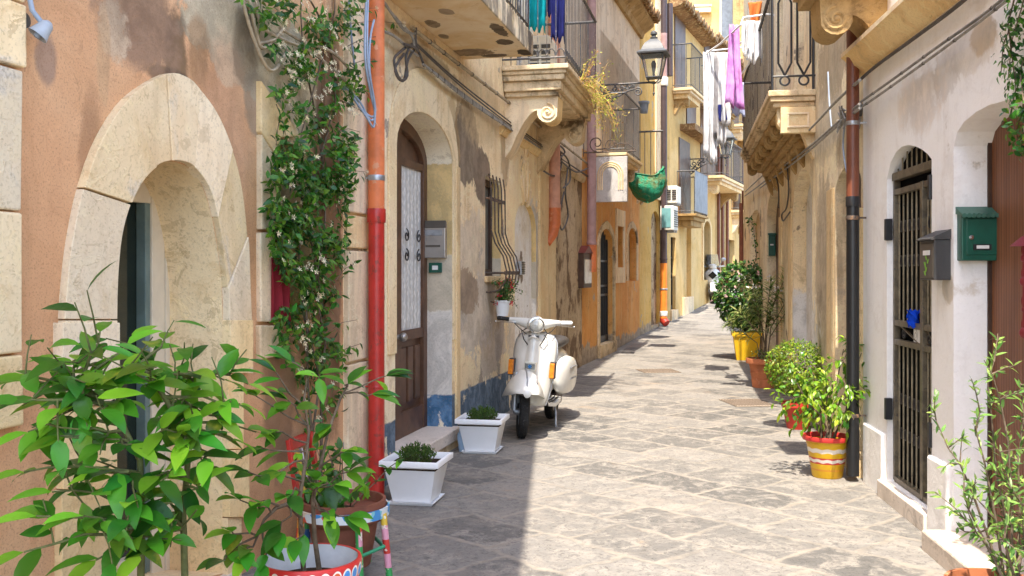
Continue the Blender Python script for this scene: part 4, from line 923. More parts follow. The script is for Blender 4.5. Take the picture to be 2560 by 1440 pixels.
# iron gate
mb=MB(); wbox(mb,W,gbq-.05,ga+.05,-.082,-.13,.05,2.5); gi=mb.obj('gate',M['void'],wh)
gr=MB(); o=-.055
def gtop(u):
    ps=sorted(gpts[2:]);
    for (a,za),(b,zb_) in zip(ps,ps[1:]):
        if a<=u<=b: return za+(zb_-za)*(u-a)/(b-a)
    return ps[0][1]
zt1=W.z(2217,452); zt2=zt1-.06; zm1=W.z(2219,806); zm2=W.z(2219,853); um=W.u(2289); g0,g1=gbq+.015,ga-.015
fm=MB()
for u in (g0,g1-.03): wbox(fm,W,u,u+.03,o-.02,o+.02,gz0+.01,zt1)
for u,wd in ((um,.05),): wbox(fm,W,u-wd/2,u+wd/2,o-.024,o+.024,gz0+.012,zt2)
wbox(fm,W,g0,g1,o-.028,o+.028,zt1-.005,zt1+.045); 
for a,b in ((g0+.03,um-.026),(um+.026,g1-.03)):
    for z in (zt2-.02,zm1,zm2,gz0+.02): wbox(fm,W,a,b,o-.02,o+.02,z-.018,z+.018)
fm.obj('gate_frame',M['bar_iron'],gi,bevel=.003)
for a,b,n in ((g0+.03,um-.03,4),(um+.03,g1-.03,6)):
    for i in range(n):
        u=a+(b-a)*(i+.5)/n
        wtube(gr,W,[(u,o,zm1),(u,o,zt2-.01)],.0055,6); wtube(gr,W,[(u,o,gz0+.02),(u,o,zm2)],.0055,6)
nb=9
for i in range(nb):
    u=g0+(g1-g0)*(i+.5)/nb; wtube(gr,W,[(u,o,zt1+.03),(u,o,gtop(u)-.01)],.0055,6)
gr.obj('gate_bars',simple('worn_bar_paint',(.30,.25,.16),.45,.5,var=.4,scale=16,worn=(.05,.04,.03),wt=(.6,.68)),gi,smooth=50)
for a,b,n in ((g0+.03,um-.03,4),(um+.03,g1-.03,6)):
    for i in range(n-1):
        u=a+(b-a)*(i+1)/n
        for z in (zm1+.62,zm1+.40,zm2-.36,zm2-.58):
            sc=MB(); wtube(sc,W,[(u+x,o+.0,z+y) for x,y in [(.017*math.cos(q),.034*math.sin(q)) for q in [2*math.pi*k/10 for k in range(11)]]],.005,5); sc.obj('gate_scroll',M['black_iron'],gi,smooth=50)
for a,b in ((g0+.04,um-.03),(um+.03,g1-.04)):
    sc=MB(); wtube(sc,W,[(a,o,zm2),(b,o,zm1)],.008,5); sc.obj('gate_brace',M['bar_iron'],gi)
    for k in (.25,.75): sc=MB(); wtube(sc,W,[(a+(b-a)*k+x,o,z) for x,z in spiral(0,(zm1+zm2)/2,.038,.01,R(90),1.5)],.007,5); sc.obj('gate_scroll',M['black_iron'],gi,smooth=50)
for u,z in ((g0-.01,1.95),(g0-.01,.55),(g1+.0,1.75),(g1,.58)): hb=MB(); wbox(hb,W,u-.014,u+.022,-.03,.016,z-.07,z+.07); hb.obj('hinge',M['black_iron'],gi,bevel=.004)
lk=MB(); wbox(lk,W,um+.03,um+.2,o+.0,o+.006,zm2+.022,zm1-.022); lk.obj('lock_plate',M['label_white'],gi)
mb=MB(); wbox(mb,W,gbq-.02,ga+.05,-.16,.05,-.05,.108); mb.obj('gate_sill',M['marble'],wh,bevel=.008)
mb=MB(); wbox(mb,W,gbq-.0,ga+.03,.0,.044,-.06,.06); mb.obj('sill_riser',M['stone_brown'],wh)
# big scrolled console of the balcony overhead, at the end of the white house
cu=(6.52-.4)/W.U.y
b=balcony(W,wh,cu-.32,cu+.3,.56,zc+.60,[(.05,0),(.05,.03),(.07,.06)],M['stone_brown'],M['grey_iron'],.0)
corbel(W,b,cu,.30,.43,.36,zc+.43,M['stone_brown'],.105)
# =============================================================== beige house
W=R2
def P(px,py,rx,ry,col,wob=.45,soft=.2,op=1.0):
    u,z=W.uz(px,py); u2=W.u(px+rx); z2=W.z(px,py-ry); return (u,z,abs(u2-u),abs(z2-z),col,wob,soft,op)
bp=[P(2060,700,24,260,(.47,.38,.28),.5,.3,.8),P(2080,120,40,160,(.36,.27,.18),.7,.3,.7),P(2060,330,40,80,(.7,.6,.45),.6,.3,.7),P(2005,820,40,100,(.7,.68,.66),.5,.3,.9),P(2110,360,20,60,(.25,.2,.14),.6,.3,.6),P(1960,600,20,120,(.72,.56,.34),.5,.4,.7)]
M['beige']=plaster('beige_render',(.84,.66,.41),(.86,.73,.52),dark=(.62,.46,.27),streak=.6,streak_c=(.45,.33,.21),peel=(.40,.31,.22),peel_t=(.61,.63),grain=55,grit=.3,patches=bp,seed=41)
bh=W.base('beige_house','peeling beige house with walled-up arched doorways behind the row of potted plants')
def nh(xf,xn,yb,ys,yt):
    a,b=W.u(xf),W.u(xn); return arch(b,a,W.z(xf,yb),W.z(xf,ys),W.z((xf+xn)/2,yt))
n1=arch(.08,W.u(2088),.10,W.z(2090,487),W.z(2108,420))
n2=nh(1983,2030,868,540,420); n3=nh(1917,1950,900,560,470); n4=nh(1876,1900,900,570,525)
n2=[(u,max(z,.1)) for u,z in n2]
bz=W.z(2040,222); ub0=W.u(2040); ub1=ub0+5.0
dh=[(ub0+1.0,bz+.02),(ub0+1.95,bz+.02),(ub0+1.95,bz+2.2),(ub0+1.0,bz+2.2)]; dh2=[(u+2.3,z) for u,z in dh]
facade(W,'wall',M['beige'],bh,0,W.L,-.3,8.0,[n1,n2,n3,n4,dh,dh2],.2,rdepth=[.165,.17,.16,.12,.2,.2]); shell(W,bh,M['beige'],0,W.L,-.3,8.0)
st=plaster('ochre_reveal_stone',(.60,.42,.19),(.64,.48,.27),dark=(.4,.27,.12),streak=.2,seed=44,peel=(.2,.16,.12),peel_t=(.67,.7))
fill(W,M['dark_wood'],bh,'door',n1,-.15); fill(W,plaster('white_infill',(.74,.73,.72),(.7,.66,.6),dark=(.6,.52,.42),streak=.2,seed=45),bh,'walled_doorway',n2,-.15); fill(W,M['brown_wood'],bh,'door',n3,-.14); fill(W,M['stone_dirty'],bh,'blind_arch',n4,-.1)
for xa_,xb_,oo_,py_t in ((2086,2073,.025,470),(1981,1974,.02,520),(1956,1950,.02,540)):
    mb=MB(); wbox(mb,W,W.u(xa_),W.u(xb_),-.01,oo_,.05,W.z(xa_,py_t)); mb.obj('door_pilaster',M['stone2'],bh,bevel=.006)
mb=MB(); wbox(mb,W,.0,.10,-.01,.03,-.1,W.z(2155,520)); mb.obj('corner_strip',M['stone'],bh,bevel=.006)
mb=MB(); wbox(mb,W,.02,W.u(2088)-.0,-.16,.06,-.05,.104); mb.obj('door_step',M['stone_dirty'],bh,bevel=.008)
b=balcony(W,bh,ub0,ub1,.45,bz,[(.06,0),(.05,.02),(.05,.05)],M['stone_dirty'],M['black_iron'],1.02,.165,.0042,ornate=False,near=False)
mb=MB()                                               # stepped, carved underside
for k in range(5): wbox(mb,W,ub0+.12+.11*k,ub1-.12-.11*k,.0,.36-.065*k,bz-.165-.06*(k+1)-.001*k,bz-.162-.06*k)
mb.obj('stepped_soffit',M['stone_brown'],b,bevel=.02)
cn=MB()
for i,uc in enumerate([ub0+.2+ (ub1-ub0-.4)*k/6 for k in range(7)]):
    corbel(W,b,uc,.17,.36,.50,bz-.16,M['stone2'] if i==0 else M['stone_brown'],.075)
pm=MB(); wbox(pm,W,ub0+.03,ub0+.11,0,.33,bz-.42,bz-.165); wbox(pm,W,ub0+.015,ub0+.03,.06,.27,bz-.37,bz-.35); wbox(pm,W,ub0+.015,ub0+.03,.06,.27,bz-.24,bz-.22); wbox(pm,W,ub0+.016,ub0+.03,.06,.08,bz-.35,bz-.24); wbox(pm,W,ub0+.016,ub0+.03,.25,.27,bz-.35,bz-.24); pm.obj('carved_panel',M['stone2'],b,bevel=.004)
mb=MB(); e=ub0+.04; L=.41; o0=.03
for zz in (bz+.14,): wtube(mb,W,[(e,0,zz),(e,L,zz)],.011,6)
for c in (.11,.29):
    hx=.062; z0,z1=bz+.15,bz+1.0
    wtube(mb,W,[(e,c,z0),(e,c-hx,z0+.12),(e,c-hx,z1-.14),(e,c,z1),(e,c+hx,z1-.14),(e,c+hx,z0+.12),(e,c,z0)],.012,6)
    wtube(mb,W,[(e,c+.045*math.cos(q),bz+.095+.0+.045*math.sin(q)) for q in [2*math.pi*i/14 for i in range(15)]],.010,6)
wtube(mb,W,[(e,L,bz),(e,L,bz+1.02)],.013,6); wtube(mb,W,[(e,.02,bz),(e,.02,bz+1.02)],.013,6)
mb.obj('end_railing',M['black_iron'],b,smooth=50)
french(W,bh,dh[0][0],dh[1][0],dh[0][1],dh[2][1],.19,M['cream_paint'],M['dark_glass']); french(W,bh,dh2[0][0],dh2[1][0],dh2[0][1],dh2[2][1],.19,M['cream_paint'],M['dark_glass'])
tile_eave(W,bh,0,W.L,8.0)
# drainpipes
W=R2; clamp_pipe(W,'drainpipe','drainpipe, rust brown above and chipped black below, between the beige and white houses',-.12,.09,[(.04,R1.z(2158,496,.09),simple('chipped_black_paint',(.006,.006,.007),.4,.5,scale=12,worn=(.45,.42,.4),wt=(.70,.73))),(R1.z(2158,496,.09),5.5,M['brown_pipe'])],.044,
  [(R1.z(2158,545,.09),.03,1.1,M['rust_iron']),(R1.z(2158,510,.09),.07,1.1,M['black_iron']),(R1.z(2158,300,.09),.03,1.1,M['galv']),(R1.z(2165,1060,.09),.025,1.12,M['rust_iron'])])
clamp_pipe(W,'drainpipe','thin red brown drainpipe at the far end of the beige house',W.u(1853,.06),.06,[(.3,3.0,M['brown_pipe'])],.045)
# =============================================================== plants
def rv(r=1.0): 
    while True:
        v=Vector((U_(-1,1),U_(-1,1),U_(-1,1)))
        if .02<v.length<1: return v*r
def branch(p,d,L,n=5,bend=.25,up=.0,seed=None):
    p=Vector(p); d=Vector(d).normalized(); pts=[p.copy()]
    for i in range(n):
        d=(d+rv(bend)+Vector((0,0,up))).normalized(); p=p+d*(L/n); pts.append(p.copy())
    return pts
def round_pot(t,prof,mat,n=28,soil=None,sz=None,bands=None,name='pot',soilmat='soil'):
    mb=MB(); mb.lathe(prof,n); o=mb.obj(name,mat,t,smooth=35)
    if soil:
        s=MB(); s.lathe([(1e-4,sz+.012),(soil*.6,sz+.008),(soil,sz)],n); s.obj('soil',M[soilmat],t,smooth=60)
    return o
def leafy(t,leaves,mats,name='foliage'):
    mb=MB()
    for a in leaves: mb.leaf(*a[:5],**a[5])
    return mb.obj(name,mats,t,smooth=180,recalc=False)
def pick(w): 
    x=rnd.random(); s=0
    for i,q in enumerate(w):
        s+=q
        if x<s: return i
    return len(w)-1
# ---------------------------------------------------------------- lemon tree in the foreground
def lemon_leaves(out,pts,every,L,mw,droop=.35,spread=.8):
    for i in range(1,len(pts)):
        a,b=pts[i-1],pts[i]; ax=(b-a); n=max(1,int(ax.length/every))
        for k in range(n):
            p=a+ax*((k+rnd.random())/n); d=(ax.normalized()*.55+Vector((1,1,.55))*0+rv(spread)*.9+Vector((0,-.12,-droop*.2))); d.z*=.55; d.normalize()
            out.append((p,d,(U_(-.3,.3),U_(-.75,-.1),1),L*U_(.5,1.25),L*U_(.34,.48),dict(curl=U_(.1,.5),fold=U_(.1,.4),mi=pick(mw),seg=4)))
def stems_mesh(t,paths,mat,name='stems'):
    mb=MB()
    for pts,r0,r1 in paths:
        n=len(pts); mb.tube(pts,[r0+(r1-r0)*i/(n-1) for i in range(n)],6)
    return mb.obj(name,mat,t,smooth=60)
def potted_citrus(name,label,base,pot_r,pot_h,stems,mats,Lf,mw,every,potmat,group=None):
    """stems: list of (list of world points, list of (tip, ...) targets)"""
    t=thing(name,label,'potted plant',base,0,group); B=Vector(base); paths=[]; lv=[]
    prof=[(pot_r*.7,0),(pot_r*.95,pot_h*.85),(pot_r,pot_h*.86),(pot_r,pot_h),(pot_r*.9,pot_h),(pot_r*.88,pot_h*.8)]
    round_pot(t,prof,potmat,soil=pot_r*.89,sz=pot_h*.84)
    for trunk,tips in stems:
        tp=[Vector(p)-B for p in trunk]; paths.append((tp,.011,.006))
        for fr,tip,dens in tips:
            i=min(len(tp)-2,int(fr*(len(tp)-1))); f=fr*(len(tp)-1)-i; a=tp[i].lerp(tp[i+1],min(1,f)); b=Vector(tip)-B
            mid=a.lerp(b,.5)+Vector((U_(-.03,.03),U_(-.05,.05),.25*(b-a).length*.3)); q=[a,a.lerp(mid,.55)+rv(.012),mid,mid.lerp(b,.55)+rv(.015),b]
            paths.append((q,.0055,.0025)); lemon_leaves(lv,q[1:],every/dens,Lf,mw)
            for _ in range(2):
                j=rnd.choice(q[1:4]); e=j+rv(.16)+Vector((0,-.03,0)); qq=[j,j.lerp(e,.5)+rv(.01),e]; paths.append((qq,.003,.0018)); lemon_leaves(lv,qq,every/dens,Lf,mw)
            lv.append((b,(b-mid),(0,-.3,1),Lf,Lf*.42,dict(curl=.3,fold=.2,mi=2,seg=4)))
    stems_mesh(t,paths,M['green_bark']); leafy(t,lv,mats); return t
def A(px,py,d): return at(px,py,d)
tips=[]
for px,py,d,de in ((60,950,2.75,1.1),(30,1010,2.6,1),(120,900,2.9,1.1),(190,900,2.8,1.2),(250,830,2.85,.8),(330,850,2.9,.9),(410,850,2.95,.8),(330,920,2.7,1.3),(260,960,2.7,1.3),(200,980,2.65,1.2),(130,1000,2.7,1.1),(70,1080,2.6,1.1),(60,1180,2.55,1),(90,1290,2.5,1),(130,1230,2.6,1),(180,1180,2.7,1),(300,1000,2.75,1.3),(380,960,2.75,1.2),(430,930,2.85,1.2),(500,960,2.9,1.2),(560,950,2.95,1.1),(620,960,3.0,1),(470,1020,2.8,1.2),(540,1040,2.85,1.1),(600,1010,2.9,1.1),(400,1080,2.7,1.2),(330,1110,2.65,1.2),(460,1110,2.7,1.1),(520,1150,2.75,.9),(280,1180,2.6,1),(390,1190,2.6,1),(210,1290,2.5,1),(330,1260,2.55,.9),(420,1300,2.6,.8),(60,1380,2.5,.8),(240,1400,2.5,.9),(350,1390,2.55,.7),(490,1210,2.75,.8),(30,870+80,2.8,.8),(150,1090,2.6,1),(580,1100,2.9,.8),(640,1080,3.0,.8)):
    tips.append((px,py,d,de))
base=(-1.02,2.75,0)
tr1=[A(462,1700,2.75),A(462,1440,2.75),A(458,1290,2.76),A(470,1150,2.78),A(440,1040,2.78),A(390,960,2.8),A(340,900,2.82)]
tr2=[A(360,1700,2.7),A(352,1440,2.68),A(355,1300,2.68),A(350,1150,2.7),A(300,1050,2.7),A(240,990,2.72),A(190,950,2.75)]
base=(A(410,1700,2.72).x,2.72,0)
st1,st2=[],[]
for px,py,d,de in tips:
    tr,st=(tr1,st1) if px>330 else (tr2,st2)
    fr=max(.3,min(.97,(1440-py)/560)); st.append((fr,A(px,py,d),de))
potted_citrus('lemon_tree','young lemon tree with broad glossy leaves filling the near left corner',base,.24,.42,[(tr1,st1),(tr2,st2)],M['lemon'],.112,(.42,.26,.20,.12),.054,M['terracotta'])
# ---------------------------------------------------------------- citrus in the painted bowl
def painted_bowl_mat():
    n=N('painted_bowl',.4,.4); x=n.xyz()
    ang=n.mth('ARCTAN2',x[1],x[0]); k=n.mth('MULTIPLY',ang,26/(2*math.pi)); fr=n.mth('FRACT',k); idx=n.mth('FLOOR',k)
    dx=n.mth('MULTIPLY',n.mth('SUBTRACT',fr,.5),.042); dz=n.mth('SUBTRACT',x[2],.142)
    r=n.mth('SQRT',n.mth('ADD',n.mth('MULTIPLY',dx,dx),n.mth('MULTIPLY',n.mth('MULTIPLY',dz,dz),.55)))
    wn=n.n('ShaderNodeTexWhiteNoise',noise_dimensions='1D'); n.put(wn.inputs['W'],idx)
    cr=n.n('ShaderNodeValToRGB'); cr.color_ramp.interpolation='CONSTANT'; e=cr.color_ramp.elements
    cols=[(.05,.25,.6),(.7,.12,.03),(.8,.5,.02),(.06,.35,.1),(.6,.25,.35)]
    e[0].position=0; e[0].color=cols[0]+(1,); e[1].position=.2; e[1].color=cols[1]+(1,)
    for i in (2,3,4): q=e.new(.2*i); q.color=cols[i]+(1,)
    n.put(cr.inputs[0],wn.outputs['Value'])
    c=n.mix(n.rng(r,.0195,.0185),(.55,.03,.03),(.8,.76,.66)); c=n.mix(n.rng(r,.0145,.0138),c,cr.outputs[0])
    low=n.rng(x[2],.128,.126); c=n.mix(low,c,(.62,.2,.2)); top=n.rng(x[2],.168,.170); c=n.mix(top,c,(.6,.03,.025))
    return n.fin(c)
bx,by=(775-CX)/735,3.32; bz_=.32
t=thing('painted_bowl_plant','leafy citrus in a white bowl with a red rim and coloured scallops','potted plant',(bx,by,bz_))
mb=MB(); mb.lathe([(.10,0),(.15,.06),(.172,.13),(.176,.165),(.172,.178),(.162,.178)],48,cap=False); mb.obj('bowl',painted_bowl_mat(),t,smooth=50)
mb=MB(); mb.lathe([(.161,.177),(.158,.14),(.14,.10)],40,cap=False); mb.obj('bowl_lining',simple('bowl_white',(.66,.68,.72),.5,.4,var=.2),t,smooth=50)
mb=MB(); mb.lathe([(1e-4,.105),(.142,.10)],30); mb.obj('soil',M['soil'],t)
T0=Vector((bx,by,bz_)); paths=[]; lv=[]
main=[[A(760,1440,3.3),A(752,1330,3.3),A(750,1240,3.3),A(765,1150,3.32),A(772,1080,3.35),A(760,1000,3.4),A(770,930,3.45)],
      [A(800,1440,3.36),A(786,1340,3.36),A(782,1250,3.38),A(800,1170,3.4),A(820,1080,3.45),A(850,1000,3.5),A(870,960,3.5)],
      [A(752,1290,3.3),A(720,1260,3.25),A(690,1270,3.2),A(660,1300,3.15),A(640,1350,3.12)]]
for m in main: paths.append(([p-T0 for p in m],.0095,.0035))
for px,py,d,fr,k in ((690,930,3.3,.8,0),(640,990,3.2,.7,0),(730,905,3.4,.95,0),(800,935,3.45,.95,0),(870,960,3.5,.95,1),(930,985,3.5,.9,1),(965,940,3.52,.9,1),(650,1120,3.1,.55,0),(620,1180,3.05,.4,0),(600,1250,3.0,.4,2),(650,1260,3.05,.6,2),(700,1180,3.2,.5,0),(690,1080,3.2,.6,0),(720,1000,3.3,.7,0),(820,1060,3.4,.7,1),(860,1130,3.3,.5,1),(840,1210,3.25,.4,1),(790,1200,3.2,.35,1),(870,1180,3.3,.4,1),(830,1300,3.2,.35,1),(700,1330,3.1,.2,2),(620,1380,3.0,.95,2),(660,1410,3.05,.8,2),(740,1350,3.15,.2,0),(580,1330,2.98,.95,2),(560,1400,2.95,.95,2),(720,1240,3.1,.35,0),(870,1290,3.2,.3,1)):
    m=[p-T0 for p in main[k]]; i=min(len(m)-2,int(fr*(len(m)-1))); a=m[i].lerp(m[i+1],fr*(len(m)-1)-i); b=A(px,py,d)-T0; q=[a,a.lerp(b,.4)+rv(.02),a.lerp(b,.75)+rv(.02),b]
    paths.append((q,.004,.002)); lemon_leaves(lv,q[1:],.052,.105,(.55,.18,.2,.07))
    for _ in range(2): lv.append((b,(b-a)+rv(.5*(b-a).length),(0,-.3,1),.10,.046,dict(curl=.3,fold=.2,mi=pick((.5,.2,.3)),seg=4)))
stems_mesh(t,paths,M['bark']); leafy(t,lv,M['lemon'])
# brick-like block the bowl stands on (its foot is below the picture)
mb=MB(); mb.lathe([(.13,0),(.15,.02),(.15,.28),(.165,.3),(.165,.32),(1e-4,.32)],24); o=mb.obj('upturned_pot',M['terra_dark'],None,smooth=40,loc=(bx,by,0)); tag(o,'upturned brown pot under the painted scalloped bowl','pot')
# ---------------------------------------------------------------- terracotta pot in a painted stand
px_,py_=(857-CX)/519,4.72
t=thing('painted_plant_stand','hand painted ring stand with multicoloured striped legs around the brown pot','plant stand',(px_,py_,0))
def stripes():
    n=N('painted_stripes',.45,.4); x=n.xyz(); ang=n.mth('MULTIPLY',n.mth('ARCTAN2',x[1],x[0]),9.0)
    k=n.mth('ADD',n.mth('MULTIPLY',x[2],15.0),n.mth('FLOOR',n.mth('MULTIPLY',ang,.4))); wn=n.n('ShaderNodeTexWhiteNoise',noise_dimensions='1D'); n.put(wn.inputs['W'],n.mth('FLOOR',k))
    cr=n.n('ShaderNodeValToRGB'); cr.color_ramp.interpolation='CONSTANT'; e=cr.color_ramp.elements
    cols=[(.04,.3,.08),(.65,.3,.4),(.03,.12,.35),(.7,.3,.03),(.5,.04,.03),(.25,.45,.6),(.65,.45,.05)]
    e[0].color=cols[0]+(1,); e[1].position=1/7; e[1].color=cols[1]+(1,)
    for i in range(2,7): q=e.new(i/7); q.color=cols[i]+(1,)
    n.put(cr.inputs[0],wn.outputs['Value']); c=n.mix(n.rng(n.noise(30,3,.6),.62,.66),cr.outputs[0],(.75,.7,.6)); return n.fin(c)
def ringpaint():
    n=N('painted_ring',.45,.4); v=n.n('ShaderNodeTexVoronoi'); n.put(v.inputs['Vector'],n.co); v.inputs['Scale'].default_value=26
    s=n.xyz(v.outputs['Color'])[0]; cr=n.n('ShaderNodeValToRGB'); cr.color_ramp.interpolation='CONSTANT'; e=cr.color_ramp.elements
    e[0].color=(.6,.65,.68,1); e[1].position=.35; e[1].color=(.05,.25,.55,1); q=e.new(.6); q.color=(.2,.5,.55,1); q=e.new(.8); q.color=(.7,.6,.5,1); q=e.new(.92); q.color=(.6,.1,.05,1)
    n.put(cr.inputs[0],s); return n.fin(cr.outputs[0])
mb=MB(); mb.lathe([(.212,.30),(.222,.30),(.222,.345),(.212,.345)],36,close=True); mb.obj('ring',ringpaint(),t,smooth=40)
sm_=stripes()
for q in (-20,-62,70,150,215):
    a=R(q); c,s_=math.cos(a),math.sin(a); mb=MB(); mb.tube([(.215*c,.215*s_,.32),(.25*c,.25*s_,0)],.0165,10); mb.obj('leg',sm_,t,smooth=50)
mb=MB()
for a,b in ((-20,-62),(-62,215),(70,-20)):
    ra,rb=.232,.232; mb.tube([(ra*math.cos(R(a)),ra*math.sin(R(a)),.17),(rb*math.cos(R(b)),rb*math.sin(R(b)),.15)],.009,8)
mb.obj('stretcher',simple('stretcher_green',(.04,.3,.15),.5),t,smooth=50)
t=thing('potted_shrub','small leafy shrub in a brown terracotta pot held by the painted stand','potted plant',(px_,py_,.06))
round_pot(t,[(.13,0),(.165,.2),(.20,.225),(.205,.29),(.205,.315),(.19,.315),(.18,.27)],M['terra_dark'],soil=.182,sz=.26)
paths=[];lv=[]
for k in range(16):
    a=U_(0,6.28); b=branch((.05*math.cos(a),.05*math.sin(a),.26),(math.cos(a)*.7,math.sin(a)*.7-.2,1),U_(.16,.36),4,.3); paths.append((b,.004,.002))
    for i in range(1,5):
        for _ in range(3): lv.append((b[i],rv(1)+Vector((0,-.2,.1)),(U_(-.3,.3),-.3,1),U_(.05,.085),U_(.026,.04),dict(curl=U_(.1,.4),fold=.2,mi=pick((.4,.4,.2)),seg=3)))
stems_mesh(t,paths,M['bark']); leafy(t,lv,[M['bush'][0],M['jas'][0],M['lemon'][2]])
# folded red chair leaning on the wall
t=A1.thing('folded_red_chair','folded chair of red painted wood leaning on the wall behind the plants','chair',A1.u(740,.1),.12,0)
def seg_w(px1,y1,px2,y2,off1,off2,r,mat,name):
    a=A1.lp(px1,y1,off1); b=A1.lp(px2,y2,off2); o=A1.u(740,.1); s0=Vector((o,A1.s*.12,0)); mb=MB()
    a=Vector(a)-s0; b=Vector(b)-s0; d=(b-a).normalized(); x=d.cross(Vector((0,1,0))).normalized()
    mb.obox((a+b)/2,(b-a)/2,x*r,d.cross(x)*.011); return mb.obj(name,mat,t,bevel=.003)
redw=simple('red_painted_wood',(.5,.03,.02),.45,.4,var=.3,worn=(.55,.2,.04),wt=(.62,.66))
seg_w(722,1100,768,1400,.08,.22,.020,redw,'leg'); seg_w(775,1080,792,1190,.08,.1,.018,redw,'leg'); seg_w(792,1190,800,1400,.1,.24,.018,redw,'leg')
seg_w(725,1112,778,1090,.075,.075,.03,redw,'backrest'); seg_w(746,1240,796,1215,.15,.15,.018,redw,'slat'); seg_w(744,1130,762,1245,.10,.16,.007,simple('yellow_trim',(.6,.4,.05),.5),'painted_trim'); seg_w(752,1120,772,1240,.09,.16,.006,M['steel'],'metal_rod')
# ---------------------------------------------------------------- jasmine on the pink house
t=A1.thing('jasmine_vine','white flowering jasmine climbing the wall between the arch and the red pipe','climbing plant',A1.u(760),0,0)
O=Vector(A1.l(A1.u(760),0,0)); paths=[]; lv=[]; fl=MB()
span=[(-60,600,900,.25),(0,625,900,.55),(40,640,905,.9),(90,680,890,1),(150,690,860,1),(200,695,890,1),(240,700,905,.85),(290,730,870,.6),(340,700,880,.8),(380,690,870,1.1),(430,688,880,1.2),(480,685,862,1.2),(530,680,855,1.2),(580,674,850,1.2),(620,680,858,1.1),(660,706,840,1),(700,705,850,.9),(740,715,842,.8),(790,700,800,.9),(830,690,820,1),(870,700,850,.9),(910,730,850,.8),(960,745,850,.5),(1010,750,845,.35),(1080,760,830,.2)]
def vp(px,py,off): return Vector(A1.lp(px,py,off))-O
for k in range(11):                                   # main stems
    x0=U_(750,800); pts=[]
    for i,y in enumerate(range(1380,-80,-75)):
        row=min(span,key=lambda s:abs(s[0]-y)); tx=(row[1]*.45+row[2]*.55) if y<900 else 790
        x0+= (tx+math.sin(k*2.1+i*.55)*(row[2]-row[1])*.3-x0)*.4
        pts.append(vp(x0,y,.03+.05*abs(math.sin(k+i*.4))))
    paths.append((pts,.007,.003))
def jleaf(p,d=None,s=1.0):
    d=d or (rv(1)+Vector((0,A1.s*.35,-.25)))
    lv.append((p,d,Vector((U_(-.5,.5),A1.s*1.0,U_(.1,1.0))),U_(.03,.068)*s,U_(.018,.03)*s,dict(curl=U_(.05,.35),fold=U_(.05,.3),mi=pick((.5,.2,.3)),seg=2)))
def flower(p,r=.017):
    nrm=(Vector((0,A1.s,.25))+rv(.7)).normalized(); a=nrm.orthogonal().normalized(); b=nrm.cross(a)
    for q in range(5):
        d=a*math.cos(q*1.2566)+b*math.sin(q*1.2566); fl.leaf(p,d,nrm,r,r*.42,curl=-.2,fold=.1,mi=0,seg=1)
for (y0,a0,b0,w0),(y1,a1,b1,w1) in zip(span,span[1:]):
    n=int((y1-y0)*((b0+b1-a0-a1)/2)/46*(w0+w1)/2/(1.25 if 330<y0<760 else 1.75))
    for _ in range(n):
        f=rnd.random(); y=y0+(y1-y0)*f; gx=rnd.random()
        if math.sin(gx*9+y*.031)+math.sin(gx*5-y*.047+1)+.6*math.sin(y*.11+gx*14)<(-.1 if y<330 else -.75): continue
        gx_=gx; a=a0+(a1-a0)*f; b=b0+(b1-b0)*f; x=a+(b-a)*(gx*1.1-.05)
        x=max(a-12,min(b+12,x)); c=vp(x+U_(-6,6),y,U_(.02,.17)*(1 if y<700 else .7))
        for _ in range(rnd.choice((2,3,3))): jleaf(c+rv(.03))
    nf=int((y1-y0)*(w0+w1)/2*(.5 if y1<300 else .12))
    for _ in range(nf):
        f=rnd.random(); x=a0+(b0-a0)*(.1+.85*rnd.random()); c=vp(x,y0+(y1-y0)*f,U_(.10,.19))
        for _ in range(rnd.choice((1,1,2,3))): flower(c+rv(.02))
for (x0,y0),(x1,y1) in (((840,330),(900,330)),((850,440),(915,430)),((850,560),(870,600)),((840,700),(885,660)),((820,830),(890,800)),((700,290),(690,370)),((860,120),(950,90)),((840,40),(940,20)),((880,200),(930,250)),((850,250),(940,310)),((690,260),(715,340)),((830,900),(900,860)),((860,60),(1010,60)),((880,160),(960,150))):
    a=vp(x0,y0,.08); b=vp(x1,y1,.12); q=[a,a.lerp(b,.5)+Vector((0,0,.02)),b]; paths.append((q,.0025,.0015))
    for i in range(9): jleaf(a.lerp(b,rnd.random())+rv(.02))
    for _ in range(3): flower(b+rv(.012),.016)
stems_mesh(t,paths,M['bark']); leafy(t,lv,M['jas']); fl.obj('flowers',M['petal'],t,recalc=False)
